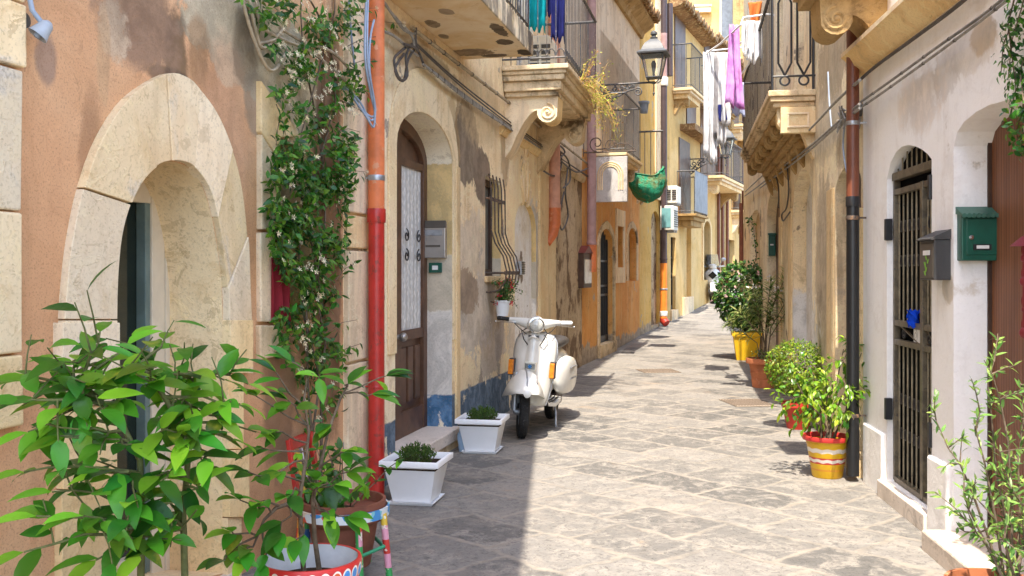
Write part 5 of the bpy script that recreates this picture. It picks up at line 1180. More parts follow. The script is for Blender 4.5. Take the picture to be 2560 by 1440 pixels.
# ---------------------------------------------------------------- white square planters
def white_planter(label,p,rz,h,w,sd):
    global rnd
    t=thing('white_planter',label,'planter',p,rz,'white square planters by the cream house')
    mb=MB(); k=w/2
    mb.rect_loft([(k*.64,k*.64,.02),(k*.86,k*.86,h*.83),(k*.88,k*.88,h*.85),(k*.9,k*.9,h*.87),(k,k,h*.875),(k,k,h),(k*.9,k*.9,h),(k*.86,k*.86,h*.8)],cap=False)
    mb.box(-k*.64,k*.64,-k*.64,k*.64,.019,.022); mb.obj('pot',M['white_plastic'],t,bevel=.007,smooth=40)
    s=MB(); s.box(-k*.87,k*.87,-k*.87,k*.87,h*.8,h*.86); s.obj('soil',M['soil'],t)
    s=MB(); s.rect_loft([(k*.70,k*.70,0),(k*.78,k*.78,.022),(k*.74,k*.74,.022),(k*.68,k*.68,.009)]); s.obj('saucer',M['white_plastic'],t,bevel=.004)
    lv=[];paths=[]
    for i in range(150):
        a=U_(0,6.28); r=k*.62*math.sqrt(rnd.random()); hh=.115*(1-.6*(r/(k*.65))**2)+U_(-.02,.02)
        b=[Vector((r*.7*math.cos(a),r*.7*math.sin(a),h*.84)),Vector((r*math.cos(a),r*math.sin(a),h*.86+hh*.6)),Vector((r*1.12*math.cos(a),r*1.12*math.sin(a),h*.86+hh))]
        paths.append((b,.002,.001))
        for j in range(13):
            p_=b[0].lerp(b[1],rnd.random()) if j<4 else b[1].lerp(b[2],rnd.random()); lv.append((p_,rv(1)+Vector((0,0,.9)),rv(1),U_(.014,.026),U_(.005,.009),dict(curl=.1,fold=.2,mi=pick((.7,.3)),seg=1)))
    stems_mesh(t,paths,M['green_bark']); leafy(t,lv,M['dwarf']); return t
white_planter('nearer white square planter with a low dark green shrub, by the red pipe',((1037-CX)/397,6.28,0),A2.rz-R(90)+R(2),.285,.385,1)
white_planter('farther white square planter with a low green shrub, in front of the scooter',((1206-CX)/306,8.05,0),A2.rz-R(90)+R(3),.285,.385,2)
# ---------------------------------------------------------------- plants along the right wall
def crown(t,n,c,r,mats,w,L,W_,kind,seg=2,down=.3,dirf=None,thin=0.0,bias=1.0):
    lv=[]
    for _ in range(n):
        v=rv(1); v=v.normalized()*(v.length**.55)
        q=math.sin(v.x*4.1+1)*math.sin(v.y*3.7+2)*math.sin(v.z*4.4+.5)
        if q<-thin and rnd.random()<.85: continue
        p=Vector(c)+Vector((v.x*r[0],v.y*r[1],v.z*r[2])); d=dirf(v) if dirf else (v*.6+rv(.9)+Vector((0,0,-down)))
        lv.append((p,d,Vector((v.x*.5,v.y*.5-.2,1))+rv(.5),U_(.7,1.2)*L,U_(.8,1.15)*W_,dict(curl=U_(.05,.45),fold=U_(.05,.3),mi=pick(w),seg=seg)))
    return lv
# ficus in the striped pot
g=ground_at(2068,1200); t=thing('striped_pot_ficus','bright green ficus in a yellow pot with red and white painted bands','potted plant',(g.x*(1+.12/g.y),g.y+.12,0))
def striped():
    n=N('striped_pot_paint',.4,.45); x=n.xyz(); ang=n.mth('MULTIPLY',n.mth('ARCTAN2',x[1],x[0]),11.0); wv=n.mth('MULTIPLY',n.mth('SINE',ang),.0035)
    z=n.mth('ADD',x[2],0.0); zw=n.mth('ADD',x[2],wv); y=(.70,.42,.012); r=(.52,.035,.03); wt=(.78,.7,.6)
    c=n.mix(n.rng(n.noise(6,4,.6),.4,.66),y,(.62,.33,.01))
    def band(c,src,a,b,col): return n.mix(n.mth('MULTIPLY',n.rng(src,a-.003,a+.003),n.rng(src,b+.003,b-.003)),c,col)
    c=band(c,z,.105,.150,r); c=band(c,zw,.116,.139,wt); c=band(c,zw,.185,.215,wt); c=band(c,z,.055,.068,(.66,.28,.03)); c=n.mix(n.rng(z,.262,.266),c,r)
    return n.fin(c,n.bump(n.noise(20,3,.6),.1,.01))
round_pot(t,[(.100,0),(.106,.01),(.147,.255),(.150,.262),(.172,.268),(.178,.285),(.176,.298),(.160,.30),(.150,.27),(.148,.24)],striped(),36,soil=.15,sz=.255)
paths=[];lv=[]
for k in range(7):
    a=k*.9+U_(0,.4); e=Vector((U_(-.30,.25),U_(-.2,.2),U_(.62,.92))); p0=Vector((.04*math.cos(a),.04*math.sin(a),.25)); q=[p0,p0.lerp(e,.35)+rv(.02)+Vector((0,0,.04)),p0.lerp(e,.7)+rv(.02),e]; paths.append((q,.009,.003))
    for j in range(7):
        s=q[1].lerp(q[3],rnd.random()); d=s+rv(.26)+Vector((0,-.02,.0)); b=[s,s.lerp(d,.5)+Vector((0,0,.03)),d+Vector((0,0,-.03))]; paths.append((b,.003,.0015))
        for i in range(15): 
            f=rnd.random(); pp=(b[0].lerp(b[1],f*2) if f<.5 else b[1].lerp(b[2],f*2-1)); lv.append((pp+rv(.012),(d-s)*1.2+rv(.25)+Vector((0,0,-.22)),Vector((U_(-.3,.3),-.4,1)),U_(.042,.066),U_(.021,.029),dict(curl=U_(.1,.5),fold=U_(.1,.3),mi=pick((.42,.23,.35)),seg=2)))
stems_mesh(t,paths,M['bark']); leafy(t,lv+crown(t,430,(-.03,0,.62),(.38,.28,.27),None,(.42,.28,.30),.055,.025,'f'),M['fic'])
# hedge in the red pot
g=ground_at(1995,1076); t=thing('red_pot_hedge','clipped yellow green shrub in a red pot behind the striped pot','potted plant',(g.x*(1+.13/g.y),g.y+.13,0))
round_pot(t,[(.10,0),(.145,.2),(.155,.21),(.155,.25),(.143,.25),(.135,.2)],M['red_plastic'],soil=.136,sz=.21)
paths=[([Vector((0,0,.2)),Vector((.02,0,.45)),Vector((-.02,.02,.62))],.012,.006)]
for k in range(14): e=Vector((U_(-.3,.34),U_(-.2,.2),U_(.45,.85))); paths.append(([Vector((0,0,.25)),e*.5+Vector((0,0,.1)),e],.005,.002))
lv=crown(t,3600,(.0,0,.58),(.31,.24,.26),None,(.45,.2,.35),.033,.019,'h',seg=1,thin=.5)
stems_mesh(t,paths,M['bark']); leafy(t,lv,M['hedge'])
# oleander in the terracotta pot
g=ground_at(1912,972); t=thing('terracotta_pot_oleander','tall thin oleander with white flowers in a ribbed terracotta pot','potted plant',(g.x*(1+.18/g.y),g.y+.18,0))
round_pot(t,[(.155,0),(.17,.10),(.165,.11),(.185,.2),(.18,.21),(.20,.30),(.235,.31),(.24,.36),(.235,.375),(.215,.375),(.205,.3)],M['terracotta'],32,soil=.207,sz=.32)
paths=[];lv=[];fl=MB()
ends=[(-.38,-.1,1.0),(-.2,-.15,1.28),(-.1,.1,1.15),(.05,-.1,1.0),(.18,.05,1.25),(.35,.1,1.55),(.42,0,1.35),(.3,-.1,1.05),(-.48,0,.85),(-.28,.1,1.4),(.12,.15,1.4)]
for e in ends:
    e=Vector(e); p0=Vector((U_(-.05,.05),U_(-.05,.05),.3)); q=[p0,p0.lerp(e,.4)+Vector((e.x*-.25,0,.05)),p0.lerp(e,.75)+Vector((e.x*-.1,0,.03)),e]; paths.append((q,.008,.003))
    for j in range(85):
        f=.35+.65*rnd.random()**.7; i=min(2,int(f*3)); pp=q[i].lerp(q[i+1],f*3-i); ax=(q[i+1]-q[i]).normalized(); a=U_(0,6.28); o_=ax.orthogonal(); o_.rotate(Matrix.Rotation(a,3,ax))
        lv.append((pp,o_*.8+ax*U_(.3,.9)+Vector((0,0,-.1)),ax,U_(.10,.18),U_(.018,.027),dict(curl=U_(.05,.4),fold=.15,mi=pick((.4,.3,.3)),seg=2)))
    if e.z>1.1:
        for _ in range(5):
            c=e+rv(.06)
            for w in range(5): fl.leaf(c,rv(1),rv(1),.026,.02,curl=.1,fold=.1,seg=1)
for _ in range(120): a=U_(0,6.28); p=Vector((.19*math.cos(a)*rnd.random(),.19*math.sin(a)-.03,.37+U_(0,.1))); lv.append((p,rv(1)+Vector((0,0,.4)),(0,0,1),.04,.022,dict(curl=.2,fold=.2,mi=0,seg=1)))
stems_mesh(t,paths,M['bark']); leafy(t,lv,M['ole']); fl.obj('flowers',M['petal_white'],t,recalc=False)
# hibiscus in the yellow pot
g=ground_at(1866,902); t=thing('yellow_pot_hibiscus','big round dark green bush in a square yellow planter','potted plant',(g.x*(1+.2/g.y),g.y+.2,gz(g.y+.2)),R2.rz-R(90))
mb=MB(); k=.245
mb.rect_loft([(k*.68,k*.68,0),(k*.88,k*.88,.36),(k*.9,k*.9,.40),(k,k,.405),(k,k,.47),(k*.9,k*.9,.47),(k*.86,k*.86,.36)],cap=False); mb.box(-k*.68,k*.68,-k*.68,k*.68,-.001,.003); mb.obj('pot',M['yellow_plastic'],t,bevel=.012,smooth=40)
s=MB(); s.box(-k*.88,k*.88,-k*.88,k*.88,.36,.41); s.obj('soil',M['soil'],t)
paths=[]
for k in range(16): e=Vector((U_(-.45,.45),U_(-.4,.4),U_(.8,1.6))); paths.append(([Vector((U_(-.05,.05),U_(-.05,.05),.38)),Vector((e.x*.25,e.y*.25,.75)),e*.8+Vector((0,0,.15)),e],.016,.004))
lv=crown(t,2700,(-.04,0,1.10),(.50,.45,.56),None,(.45,.33,.22),.085,.052,'b',seg=2,thin=.32)
fl=MB()
for _ in range(26):
    v=rv(1).normalized(); c=Vector((v.x*.6,-abs(v.y)*.5,1.12+v.z*.5))
    for w in range(5): fl.leaf(c,rv(1),rv(1),.04,.03,curl=.1,fold=.1,seg=1)
stems_mesh(t,paths,M['bark']); leafy(t,lv,M['bush']); fl.obj('flowers',M['petal_pink'],t,recalc=False)
# thin climber on the far right wall
t=R2.thing('wall_climber','thin leafy climber on the far end of the beige house above the bush','climbing plant',R2.u(1888),0,0); O2=Vector(R2.l(R2.u(1888),0,0)); paths=[];lv=[]
q=[Vector(R2.lp(x,y,.06))-O2 for x,y in ((1888,720),(1880,680),(1892,640),(1886,600),(1884,565),(1872,545),(1878,560))]; paths.append((q,.008,.003))
for i in range(len(q)-1):
    for _ in range(14): lv.append((q[i].lerp(q[i+1],rnd.random())+rv(.06),rv(1),rv(1),.06,.04,dict(curl=.2,fold=.2,mi=pick((.4,.4,.2)),seg=1)))
stems_mesh(t,paths,M['bark']); leafy(t,lv,M['bush'])
# olive-like shrub bottom right
base=(A(2500,1440,3.7).x+.0,3.75,0)
t=thing('wiry_shrub','wiry light green shrub with small narrow leaves before the slatted door','potted plant',base); B=Vector(base)
round_pot(t,[(.12,0),(.16,.22),(.175,.23),(.175,.28),(.16,.28),(.155,.22)],M['terracotta'],soil=.156,sz=.24)
paths=[];lv=[]
def twig(q,r0=.006,dens=1.0,L=.05):
    paths.append((q,r0,.0015))
    for i in range(1,len(q)):
        n=int((q[i]-q[i-1]).length/.011*dens)
        for _ in range(n):
            if i==1 and rnd.random()<.5: continue
            p=q[i-1].lerp(q[i],rnd.random()); ax=(q[i]-q[i-1]).normalized()
            lv.append((p,ax*.7+rv(.9),Vector((0,-.4,1))+rv(.4),L*U_(.6,1.1),L*U_(.2,.3),dict(curl=U_(0,.3),fold=.15,mi=pick((.5,.25,.25)),seg=2)))
for pts in (((2500,1440),(2470,1340),(2430,1230),(2400,1160),(2370,1120),(2340,1050)),((2510,1440),(2490,1300),(2460,1150),(2440,1080),(2450,1030)),((2520,1440),(2515,1300),(2490,1180),(2480,1050),(2470,960),(2485,905)),((2530,1440),(2530,1250),(2520,1100),(2500,1000),(2480,935),(2460,900)),((2540,1440),(2550,1300),(2545,1150),(2560,1040),(2550,960)),((2545,1440),(2565,1300),(2580,1100),(2590,960)),((2505,1440),(2450,1330),(2420,1270),(2410,1230)),((2515,1440),(2480,1380),(2440,1330),(2420,1280)),((2535,1440),(2510,1350),(2530,1230),(2500,1130)),((2525,1440),(2560,1370),(2555,1260))):
    dd=3.7+U_(-.15,.15); q=[Vector((0,0,.25))+rv(.03)]+[A(x,y,dd+U_(-.04,.04))-B for x,y in pts]; twig(q,.007,.8)
    for _ in range(5):
        i=rnd.randrange(2,len(q)); s=q[i]; e=s+Vector((U_(-.13,.12),U_(-.12,.08),U_(-.02,.14))); twig([s,s.lerp(e,.5)+rv(.015),e],.003,1.1)
stems_mesh(t,paths,M['bark']); leafy(t,lv,M['olive'])
# hanging vine top right
t=R1.thing('hanging_vine','small leaved vine hanging down the white wall over the slatted door','climbing plant',R1.u(2530),0,2.0); O3=Vector(R1.l(R1.u(2530),0,2.0)); paths=[];lv=[]
for pts,dn in ((((2560,-120),(2540,-20),(2520,60),(2530,140),(2540,220),(2525,290),(2550,360)),1.2),(((2600,-60),(2580,80),(2550,180),(2560,260),(2540,330)),1),(((2580,-100),(2560,0),(2530,100),(2520,200)),1.2),(((2530,60),(2508,110),(2502,190)),.25),(((2600,100),(2570,220),(2560,330),(2548,380)),.9)):
    q=[Vector(R1.lp(x,y,U_(.04,.15)))-O3 for x,y in pts]; paths.append((q,.004,.002))
    for i in range(len(q)-1):
        for _ in range(int(30*dn)): lv.append((q[i].lerp(q[i+1],rnd.random())+rv(.045),rv(1)+Vector((0,0,-.4)),Vector((0,R1.s,.5))+rv(.5),U_(.025,.045),U_(.015,.024),dict(curl=.2,fold=.2,mi=pick((.5,.3,.2)),seg=2)))
stems_mesh(t,paths,M['bark']); leafy(t,lv,M['jas'])
# dry weeds on the scrolled balcony
t=A2.thing('trailing_weed','dry straw coloured weeds trailing from the scrolled balcony','weeds',b2u1,.7,b2z); O4=Vector(A2.l(b2u1,.7,b2z)); paths=[];lv=[]
for _ in range(34):
    u=b2u0+U_(.7,2.35); s=Vector(A2.l(u,.70,b2z+U_(-.05,.02)))-O4
    if rnd.random()<.25: q=branch(s,(U_(-.3,.6),A2.s*U_(.2,1),U_(.2,.9)),U_(.2,.45),5,.3,-.02)
    else: q=branch(s,(U_(-.4,.4),A2.s*U_(.2,.8),U_(-.5,.3)),U_(.25,.62),6,.3,-.3)
    paths.append((q,.0045,.0018))
    for i in range(1,len(q)):
        for _ in range(rnd.choice((4,6,8))):
            p=q[i]+rv(.05); lv.append((p,rv(1),rv(1),U_(.015,.04),U_(.007,.018),dict(curl=.2,fold=.2,mi=pick((.34,.46,.20)),seg=1)))
stems_mesh(t,paths,M['dry'][0]); leafy(t,lv,M['dry'])
# geraniums under the grilled window
u,z=A2.uz(1256,790,.12); t=A2.thing('geranium_pot','white wall pot of trailing red geraniums under the grilled window','potted plant',u,.12,z)
round_pot(t,[(.055,0),(.075,.13),(.082,.135),(.082,.155),(.074,.155),(.07,.12)],M['white_plastic'],20,soil=.071,sz=.13)
mb=MB(); mb.tube([(0,0,.12),(0,-A2.s*.12,.14)],.008,6); mb.obj('wall_hook',M['rust_iron'],t)
lv=[];paths=[];fl=MB()
for k in range(26):
    e=Vector((U_(-.33,.42),A2.s*U_(-.05,.16),U_(.06,.36))); q=[Vector((0,0,.13)),e*.5+Vector((0,0,.16)),e]; paths.append((q,.003,.0018))
    for _ in range(22):
        f=rnd.random(); p=q[0].lerp(q[1],f*2) if f<.5 else q[1].lerp(q[2],f*2-1); lv.append((p+rv(.035),rv(1),Vector((0,0,1))+rv(.6),.03,.024,dict(curl=.2,fold=.2,mi=pick((.5,.3,.2)),seg=1)))
    if k%2==0:
        fl=MB()
        for _ in range(14): fl.leaf(e+rv(.022),rv(1),rv(1),.018,.015,curl=.1,fold=.1,seg=1)
        fl.obj('flower_head',M['petal_red'],t,recalc=False)
stems_mesh(t,paths,M['green_bark']); leafy(t,lv,M['bush'])
# =============================================================== white scooter
def sheet_obj(name,P,mat,parent,th=.008,smooth=60,closed=False):
    mb=MB(); mb.sheet(P,closed=closed); o=mb.obj(name,mat,parent,smooth=smooth,recalc=False); m=o.modifiers.new('thickness','SOLIDIFY'); m.thickness=th; m.offset=0; return o
def interp(tab,x):
    for (a,p),(b,q) in zip(tab,tab[1:]):
        if x<=b: return p+(q-p)*max(0,(x-a)/(b-a))
    return tab[-1][1]
def wheel(t,c,Rr,wd,steer,name,mat_rim):
    e=bpy.data.objects.new(name,None)
    Mx=Matrix.Rotation(R(90),4,'Y'); Ms=Matrix.Rotation(steer,4,'Z')@Mx
    k=wd/2; r0=Rr*.62
    prof=[(r0,-k*.7),(Rr*.80,-k*.98),(Rr*.93,-k*.86),(Rr*.985,-k*.5),(Rr,0),(Rr*.985,k*.5),(Rr*.93,k*.86),(Rr*.80,k*.98),(r0,k*.7)]
    mb=MB(); mb.lathe(prof,40,c,M=Ms,close=True)
    for i in range(52):                                # tread blocks
        a=2*math.pi*i/52
        for s in (-1,0,1):
            p=Vector(((Rr*1.0-abs(s)*.004)*math.cos(a+s*.03),(Rr-abs(s)*.004)*math.sin(a+s*.03),s*k*.45)); q=Ms@p; n=(Ms@Vector((math.cos(a),math.sin(a),0))); tt=(Ms@Vector((-math.sin(a),math.cos(a),0))); w=(Ms@Vector((0,0,1)))
            mb.obox(Vector(c)+q,n*.004,tt*Rr*.038,w*k*.17)
    w_=mb.obj(name,M['rubber'],t,smooth=50)
    mb=MB(); mb.lathe([(1e-4,-k*.55),(Rr*.2,-k*.62),(Rr*.24,-k*.3),(Rr*.5,-k*.22),(Rr*.56,-k*.5),(Rr*.66,-k*.72),(Rr*.66,k*.72),(Rr*.5,k*.3),(Rr*.2,k*.5),(1e-4,k*.5)],32,c,M=Ms)
    for i in range(5):
        a=2*math.pi*i/5; p=Ms@Vector((Rr*.36*math.cos(a),Rr*.36*math.sin(a),-k*.34)); mb.ball(Vector(c)+p,.011,6,4)
    mb.obj('rim',mat_rim,w_,smooth=40); return w_
def scooter():
    g=ground_at(1319,1102); t=thing('scooter','vintage white scooter parked by the wall, amber indicators, round headlight','scooter',(g.x-.055,g.y+.17,0),A2.rz-R(90)); t.rotation_euler=(0,R(4.5),A2.rz-R(90)-R(1))
    Wm=M['scooter_white']; st=R(17); Ms=Matrix.Rotation(st,4,'Z')
    wheel(t,(0,0,.215),.215,.092,st,'front_wheel',M['galv']); wheel(t,(.02,1.22,.215),.215,.092,0,'rear_wheel',M['galv'])
    # fork
    mb=MB()
    for p,q,r in (((-.085,.03,.58),(-.082,-.01,.24),.026),((-.055,.07,.58),(-.075,.06,.20),.016),((-.085,.0,.24),(-.0,.0,.215),.03)): mb.tube([Ms@Vector(p),Ms@Vector(q)],r,10)
    mb.lathe([(.036,0),(.036,.17),(.03,.18)],12,Ms@Vector((-.056,.066,.3))); mb.obj('fork',M['galv'],t,smooth=50)
    # mudguard
    ht=[(-.30,.40),(-.26,.47),(-.18,.545),(-.06,.595),(.08,.60),(.22,.56),(.28,.52)]; hw=[(-.30,.03),(-.26,.085),(-.18,.12),(-.06,.15),(.08,.165),(.22,.16),(.28,.15)]; lo=[(-.30,.43),(-.26,.425),(-.18,.40),(-.06,.375),(.08,.345),(.28,.32)]
    P=[]
    for i in range(15):
        y=-.30+.58*i/14; h,w,b=interp(ht,y),interp(hw,y),interp(lo,y); row=[]
        for j in range(17):
            a=-1+2*j/16; z=b+(h-b)*(1-abs(a)**2.5)**.75; xx=w*(abs(a)**.95)*(1 if a>0 else -1)*(1+.16*abs(a)**5); row.append(Ms@Vector((xx,y,z)))
        P.append(row)
    mg=sheet_obj('mudguard',P,Wm,t,.006)
    mb=MB(); mb.tube([Ms@Vector((.09,y,interp(ht,y)-.045)) for y in (-.16,-.10,-.04,.02)],.012,6); mb.tube([Ms@Vector((.0,y,interp(ht,y)+.006)) for y in (-.24,-.16,-.08,0,.08)],.006,6); mb.obj('crest',M['galv'],mg,smooth=60)
    # leg shield
    hwz=[(.27,.145),(.36,.17),(.48,.186),(.62,.20),(.76,.203),(.84,.192),(.89,.165),(.915,.125),(.925,.06)]
    P=[]
    for i in range(23):
        z=.27+.655*i/22; w=interp(hwz,z); row=[]
        for j in range(21):
            a=-1+2*j/20; x=w*a; ridge=.045*max(0,1-(abs(x)/.06)**2)*min(1,max(0,(z-.3)/.25)); edge=.10*abs(a)**3.2
            row.append((x,.17+(z-.3)*.17+edge-ridge-.02*(1-a*a),z))
        P.append(row)
    ls=sheet_obj('leg_shield',P,Wm,t,.007)
    edge=[Vector(P[i][0]) for i in range(23)]+[Vector(P[22][j]) for j in range(1,20)]+[Vector(P[i][20]) for i in range(22,-1,-1)]
    mb=MB(); mb.tube(edge,.008,6); mb.obj('edge_trim',M['galv'],ls,smooth=60)
    mb=MB(); mb.box(-.055,.055,.142,.2,.585,.665); mb.obj('horn_cover',simple('horn_cover_cream',(.72,.7,.6),.4),ls,bevel=.006)
    mb=MB()
    for i in range(9):
        if 3<=i<=5: 
            mb.box(-.046+.0105*i,-.041+.0105*i,.136,.145,.60,.612); mb.box(-.046+.0105*i,-.041+.0105*i,.136,.145,.638,.65)
        else: mb.box(-.046+.0105*i,-.041+.0105*i,.136,.145,.60,.65)
    mb.obj('horn_grille',M['black_iron'],ls)
    mb=MB(); mb.lathe([(1e-4,0),(.018,0),(.018,.012),(1e-4,.014)],6,(0,.142,.625),M=Matrix.Rotation(R(90),4,'X')); mb.obj('emblem',simple('blue_emblem',(.03,.17,.42),.35,.5,var=.1),ls)
    mb=MB(); mb.box(-.05,.05,.195,.215,.885,.905); mb.obj('name_badge',M['grey_paint'],ls,bevel=.003)
    for s in (-1,1):
        mb=MB(); mb.box(s*.192-.022,s*.192+.022,.185,.255,.53,.665); mb.obj('indicator',M['amber'],t,bevel=.006)
        mb=MB(); mb.box(s*.192-.025,s*.192+.025,.225,.285,.522,.673); mb.obj('indicator_housing',M['black_iron'],t,bevel=.004)
    # floor and body
    mb=MB(); mb.sheet([[(-.16,.28,.30),(-.17,.3,.26),(0,.3,.25),(.17,.3,.26),(.16,.28,.30)],[(-.2,.5,.27),(-.2,.5,.235),(0,.5,.23),(.2,.5,.235),(.2,.5,.27)],[(-.19,.8,.29),(-.19,.8,.25),(0,.8,.24),(.19,.8,.25),(.19,.8,.29)]]); mb.sheet([[(-.16,.28,.30),(0,.28,.30),(.16,.28,.30)],[(-.2,.5,.27),(0,.5,.28),(.2,.5,.27)],[(-.19,.8,.29),(0,.8,.3),(.19,.8,.29)]]); mb.obj('floorboard',Wm,t,smooth=50)
    def loft(rows,name,mat,sm=60):
        m=MB(); V=[]
        for (y,cx,cz,hx,hz) in rows: V.append([(cx+hx*math.copysign(abs(math.cos(q))**.8,math.cos(q)),y,cz+hz*math.copysign(abs(math.sin(q))**.8,math.sin(q))) for q in [2*math.pi*k/20 for k in range(20)]])
        m.sheet(V,closed=True); m.f+= [tuple(range(19,-1,-1)),tuple((len(rows)-1)*20+k for k in range(20))]; m.m+=[0,0]; return m.obj(name,mat,t,smooth=sm)
    loft([(.72,0,.40,.10,.14),(.80,0,.50,.12,.22),(.95,0,.54,.14,.2),(1.2,0,.54,.145,.2),(1.45,0,.50,.13,.2),(1.6,0,.44,.10,.17),(1.66,0,.42,.05,.1)],'body',Wm)
    for s in (-1,1): 
        loft([(.74,s*.13,.47,.02,.05),(.78,s*.145,.475,.05,.13),(.90,s*.155,.475,.075,.18),(1.1,s*.16,.475,.088,.19),(1.32,s*.155,.455,.083,.18),(1.5,s*.14,.43,.06,.14),(1.6,s*.13,.41,.02,.06)],'side_cowl',Wm)
    mb=MB(); mb.tube([(.235,.93,.56),(.243,1.1,.57),(.232,1.3,.55)],.007,6); mb.tube([(.238,.95,.45),(.25,1.1,.455),(.24,1.3,.44)],.006,6); mb.obj('cowl_trim',M['galv'],t,smooth=60)
    loft([(.66,0,.765,.05,.025),(.70,0,.77,.10,.04),(.85,0,.775,.125,.05),(1.1,0,.785,.135,.055),(1.35,0,.79,.125,.05),(1.44,0,.785,.06,.03)],'seat',simple('black_seat_vinyl',(.05,.045,.042),.5,.4,var=.2))
    mb=MB(); mb.lathe([(.05,0),(.07,.05),(.075,.12),(.05,.16),(1e-4,.17)],16,(.14,.60,.70)); mb.obj('helmet_guard',M['clear_glass'],t,smooth=60) if False else None
    # column, headset, bars
    mb=MB(); mb.tube([(0,.22,.86),(0,.30,.96)],[.05,.045],14); mb.obj('steering_column',Wm,t,smooth=50)
    hs=MB(); C0=Vector((0,.26,1.0)); V=[]
    for (y,hx,hz,cz) in ((-.07,.066,.066,1.0),(-.055,.078,.078,1.0),(-.02,.08,.08,1.0),(.05,.085,.07,.995),(.13,.08,.055,.985),(.2,.05,.035,.975)): V.append([Ms@Vector((hx*math.cos(q),y,hz*math.sin(q)))+Vector((0,.26,cz)) for q in [2*math.pi*k/22 for k in range(22)]])
    hs.sheet(V,closed=True); hs.f.append(tuple(5*22+k for k in range(22))); hs.m.append(0)
    for s in (-1,1): hs.tube([Ms@Vector(p)+Vector((0,.26,0)) for p in ((s*.05,.05,1.0),(s*.13,.075,1.012),(s*.2,.105,1.02),(s*.235,.12,1.022))],[.055,.04,.028,.022],12)
    hd=hs.obj('headset',Wm,t,smooth=50)
    mb=MB(); mb.lathe([(1e-4,.02),(.035,.016),(.058,.004),(.062,-.004)],24,Ms@Vector((0,-.074,0))+Vector((0,.26,1.0)),M=Ms@Matrix.Rotation(R(90),4,'X')); mb.obj('headlight',simple('headlight_glass',(.55,.55,.5),.08,.8,var=.3,scale=60,bump=.3,bs=120),t,smooth=60)
    mb=MB(); mb.lathe([(.061,-.01),(.07,-.006),(.07,.006),(.061,.008)],28,Ms@Vector((0,-.072,0))+Vector((0,.26,1.0)),M=Ms@Matrix.Rotation(R(90),4,'X'),close=True); mb.obj('headlight_ring',M['chrome'],t,smooth=60)
    for s in (-1,1):
        mb=MB(); mb.tube([Ms@Vector(p)+Vector((0,.26,0)) for p in ((s*.235,.12,1.022),(s*.25,.126,1.023),(s*.34,.16,1.026),(s*.35,.164,1.026))],[.016,.02,.02,.014],10); mb.obj('grip',M['rubber'] if s<0 else M['white_plastic'],t,smooth=50)
        mb=MB(); mb.tube([Ms@Vector(p)+Vector((0,.26,0)) for p in ((s*.18,.06,1.005),(s*.25,.07,1.0),(s*.36,.105,.995))],.006,6); mb.ball(Ms@Vector((s*.365,.107,.995))+Vector((0,.26,0)),.010,8,6); mb.obj('brake_lever',M['chrome'],t,smooth=60)
    mb=MB(); mb.tube([(.14,.72,.26),(.17,.68,.15),(.185,.66,.018),(.19,.69,.012)],.012,8); mb.tube([(-.14,.72,.26),(-.17,.68,.15),(-.185,.66,.018)],.012,8); mb.tube([(-.14,.72,.26),(.14,.72,.26)],.012,8); mb.obj('centre_stand',M['galv'],t,smooth=60)
    mb=MB()
    for s in (-1,1):
        mb.tube([(s*.06,.30,.98),(s*.12,.22,.93),(s*.09,.20,.86),(s*.05,.24,.80)],.005,6); mb.tube([Ms@Vector((s*.2,.08,1.0))+Vector((0,.26,0)),(s*.15,.27,.95),(s*.05,.27,.88)],.004,6)
    mb.obj('control_cable',M['rubber'],t,smooth=60)
    mb=MB()
    for k in range(4):
        for s in (-1,1): mb.tube([(s*(.06+.035*k),.32,.302-.004*k),(s*(.07+.035*k),.55,.29),(s*(.065+.035*k),.74,.298)],.006,5)
    mb.obj('floor_strip',M['rubber'],t,smooth=60)
    mb=MB()
    for s in (-1,1): mb.tube([(s*.045,.125+.17*(z-.3)+.035,z) for z in (.70,.76,.82,.87)],.0022,4)
    mb.obj('panel_seam',M['grey_paint'],ls,smooth=60)
    mb=MB(); mb.box(-.09,.11,.95,1.3,.16,.30); mb.obj('engine',M['dark_pipe'],t,bevel=.02)
    mb=MB(); mb.box(-.08,.08,1.62,1.68,.5,.56); mb.obj('tail_light',M['amber'],t,bevel=.006)
    return t
scooter()
# distant moped
g=ground_at(1788,762); t=thing('parked_moped','distant white moped with a dark diamond on its front, half hidden by the bush','scooter',(g.x,g.y+.35,gz(g.y+.3)),R(-8))
wheel(t,(0,0,.29),.29,.12,R(8),'front_wheel',M['galv']); wheel(t,(0,1.3,.29),.29,.13,0,'rear_wheel',M['galv'])
P=[];tab=[(.42,.06),(.52,.10),(.66,.19),(.8,.24),(.92,.23),(1.0,.17),(1.06,.08)]
for i in range(13):
    z=.42+.64*i/12; w=interp(tab,z); P.append([(w*a,.02+.12*(z-.42)+.12*abs(a)**2,z) for a in [-1+j/5 for j in range(11)]])
sheet_obj('front_shield',P,M['scooter_white'],t,.01)
mb=MB(); mb.prism([(0,.72),(.13,.84),(0,.96),(-.13,.84)],.045,.07); mb.obj('front_panel',M['dark_glass'],t)
P=[[( .09*math.sin(a)*(1 if True else 0),.33*math.cos(q)*-1,.29+.33*math.sin(q)) for a in (-1.4,-.7,0,.7,1.4)] for q in [R(10+14*k) for k in range(11)]]
sheet_obj('mudguard',P,M['scooter_white'],t,.01)
mb=MB(); mb.box(-.16,.16,.2,1.0,.34,.42); mb.lathe([(.2,0),(.24,.12),(.2,.3),(.1,.36)],16,(0,1.15,.5),sx=.9,sy=2.0); mb.obj('body',M['scooter_white'],t,smooth=50)
mb=MB(); mb.box(-.14,.14,.75,1.5,.78,.9); mb.obj('seat',M['rubber'],t,bevel=.04)
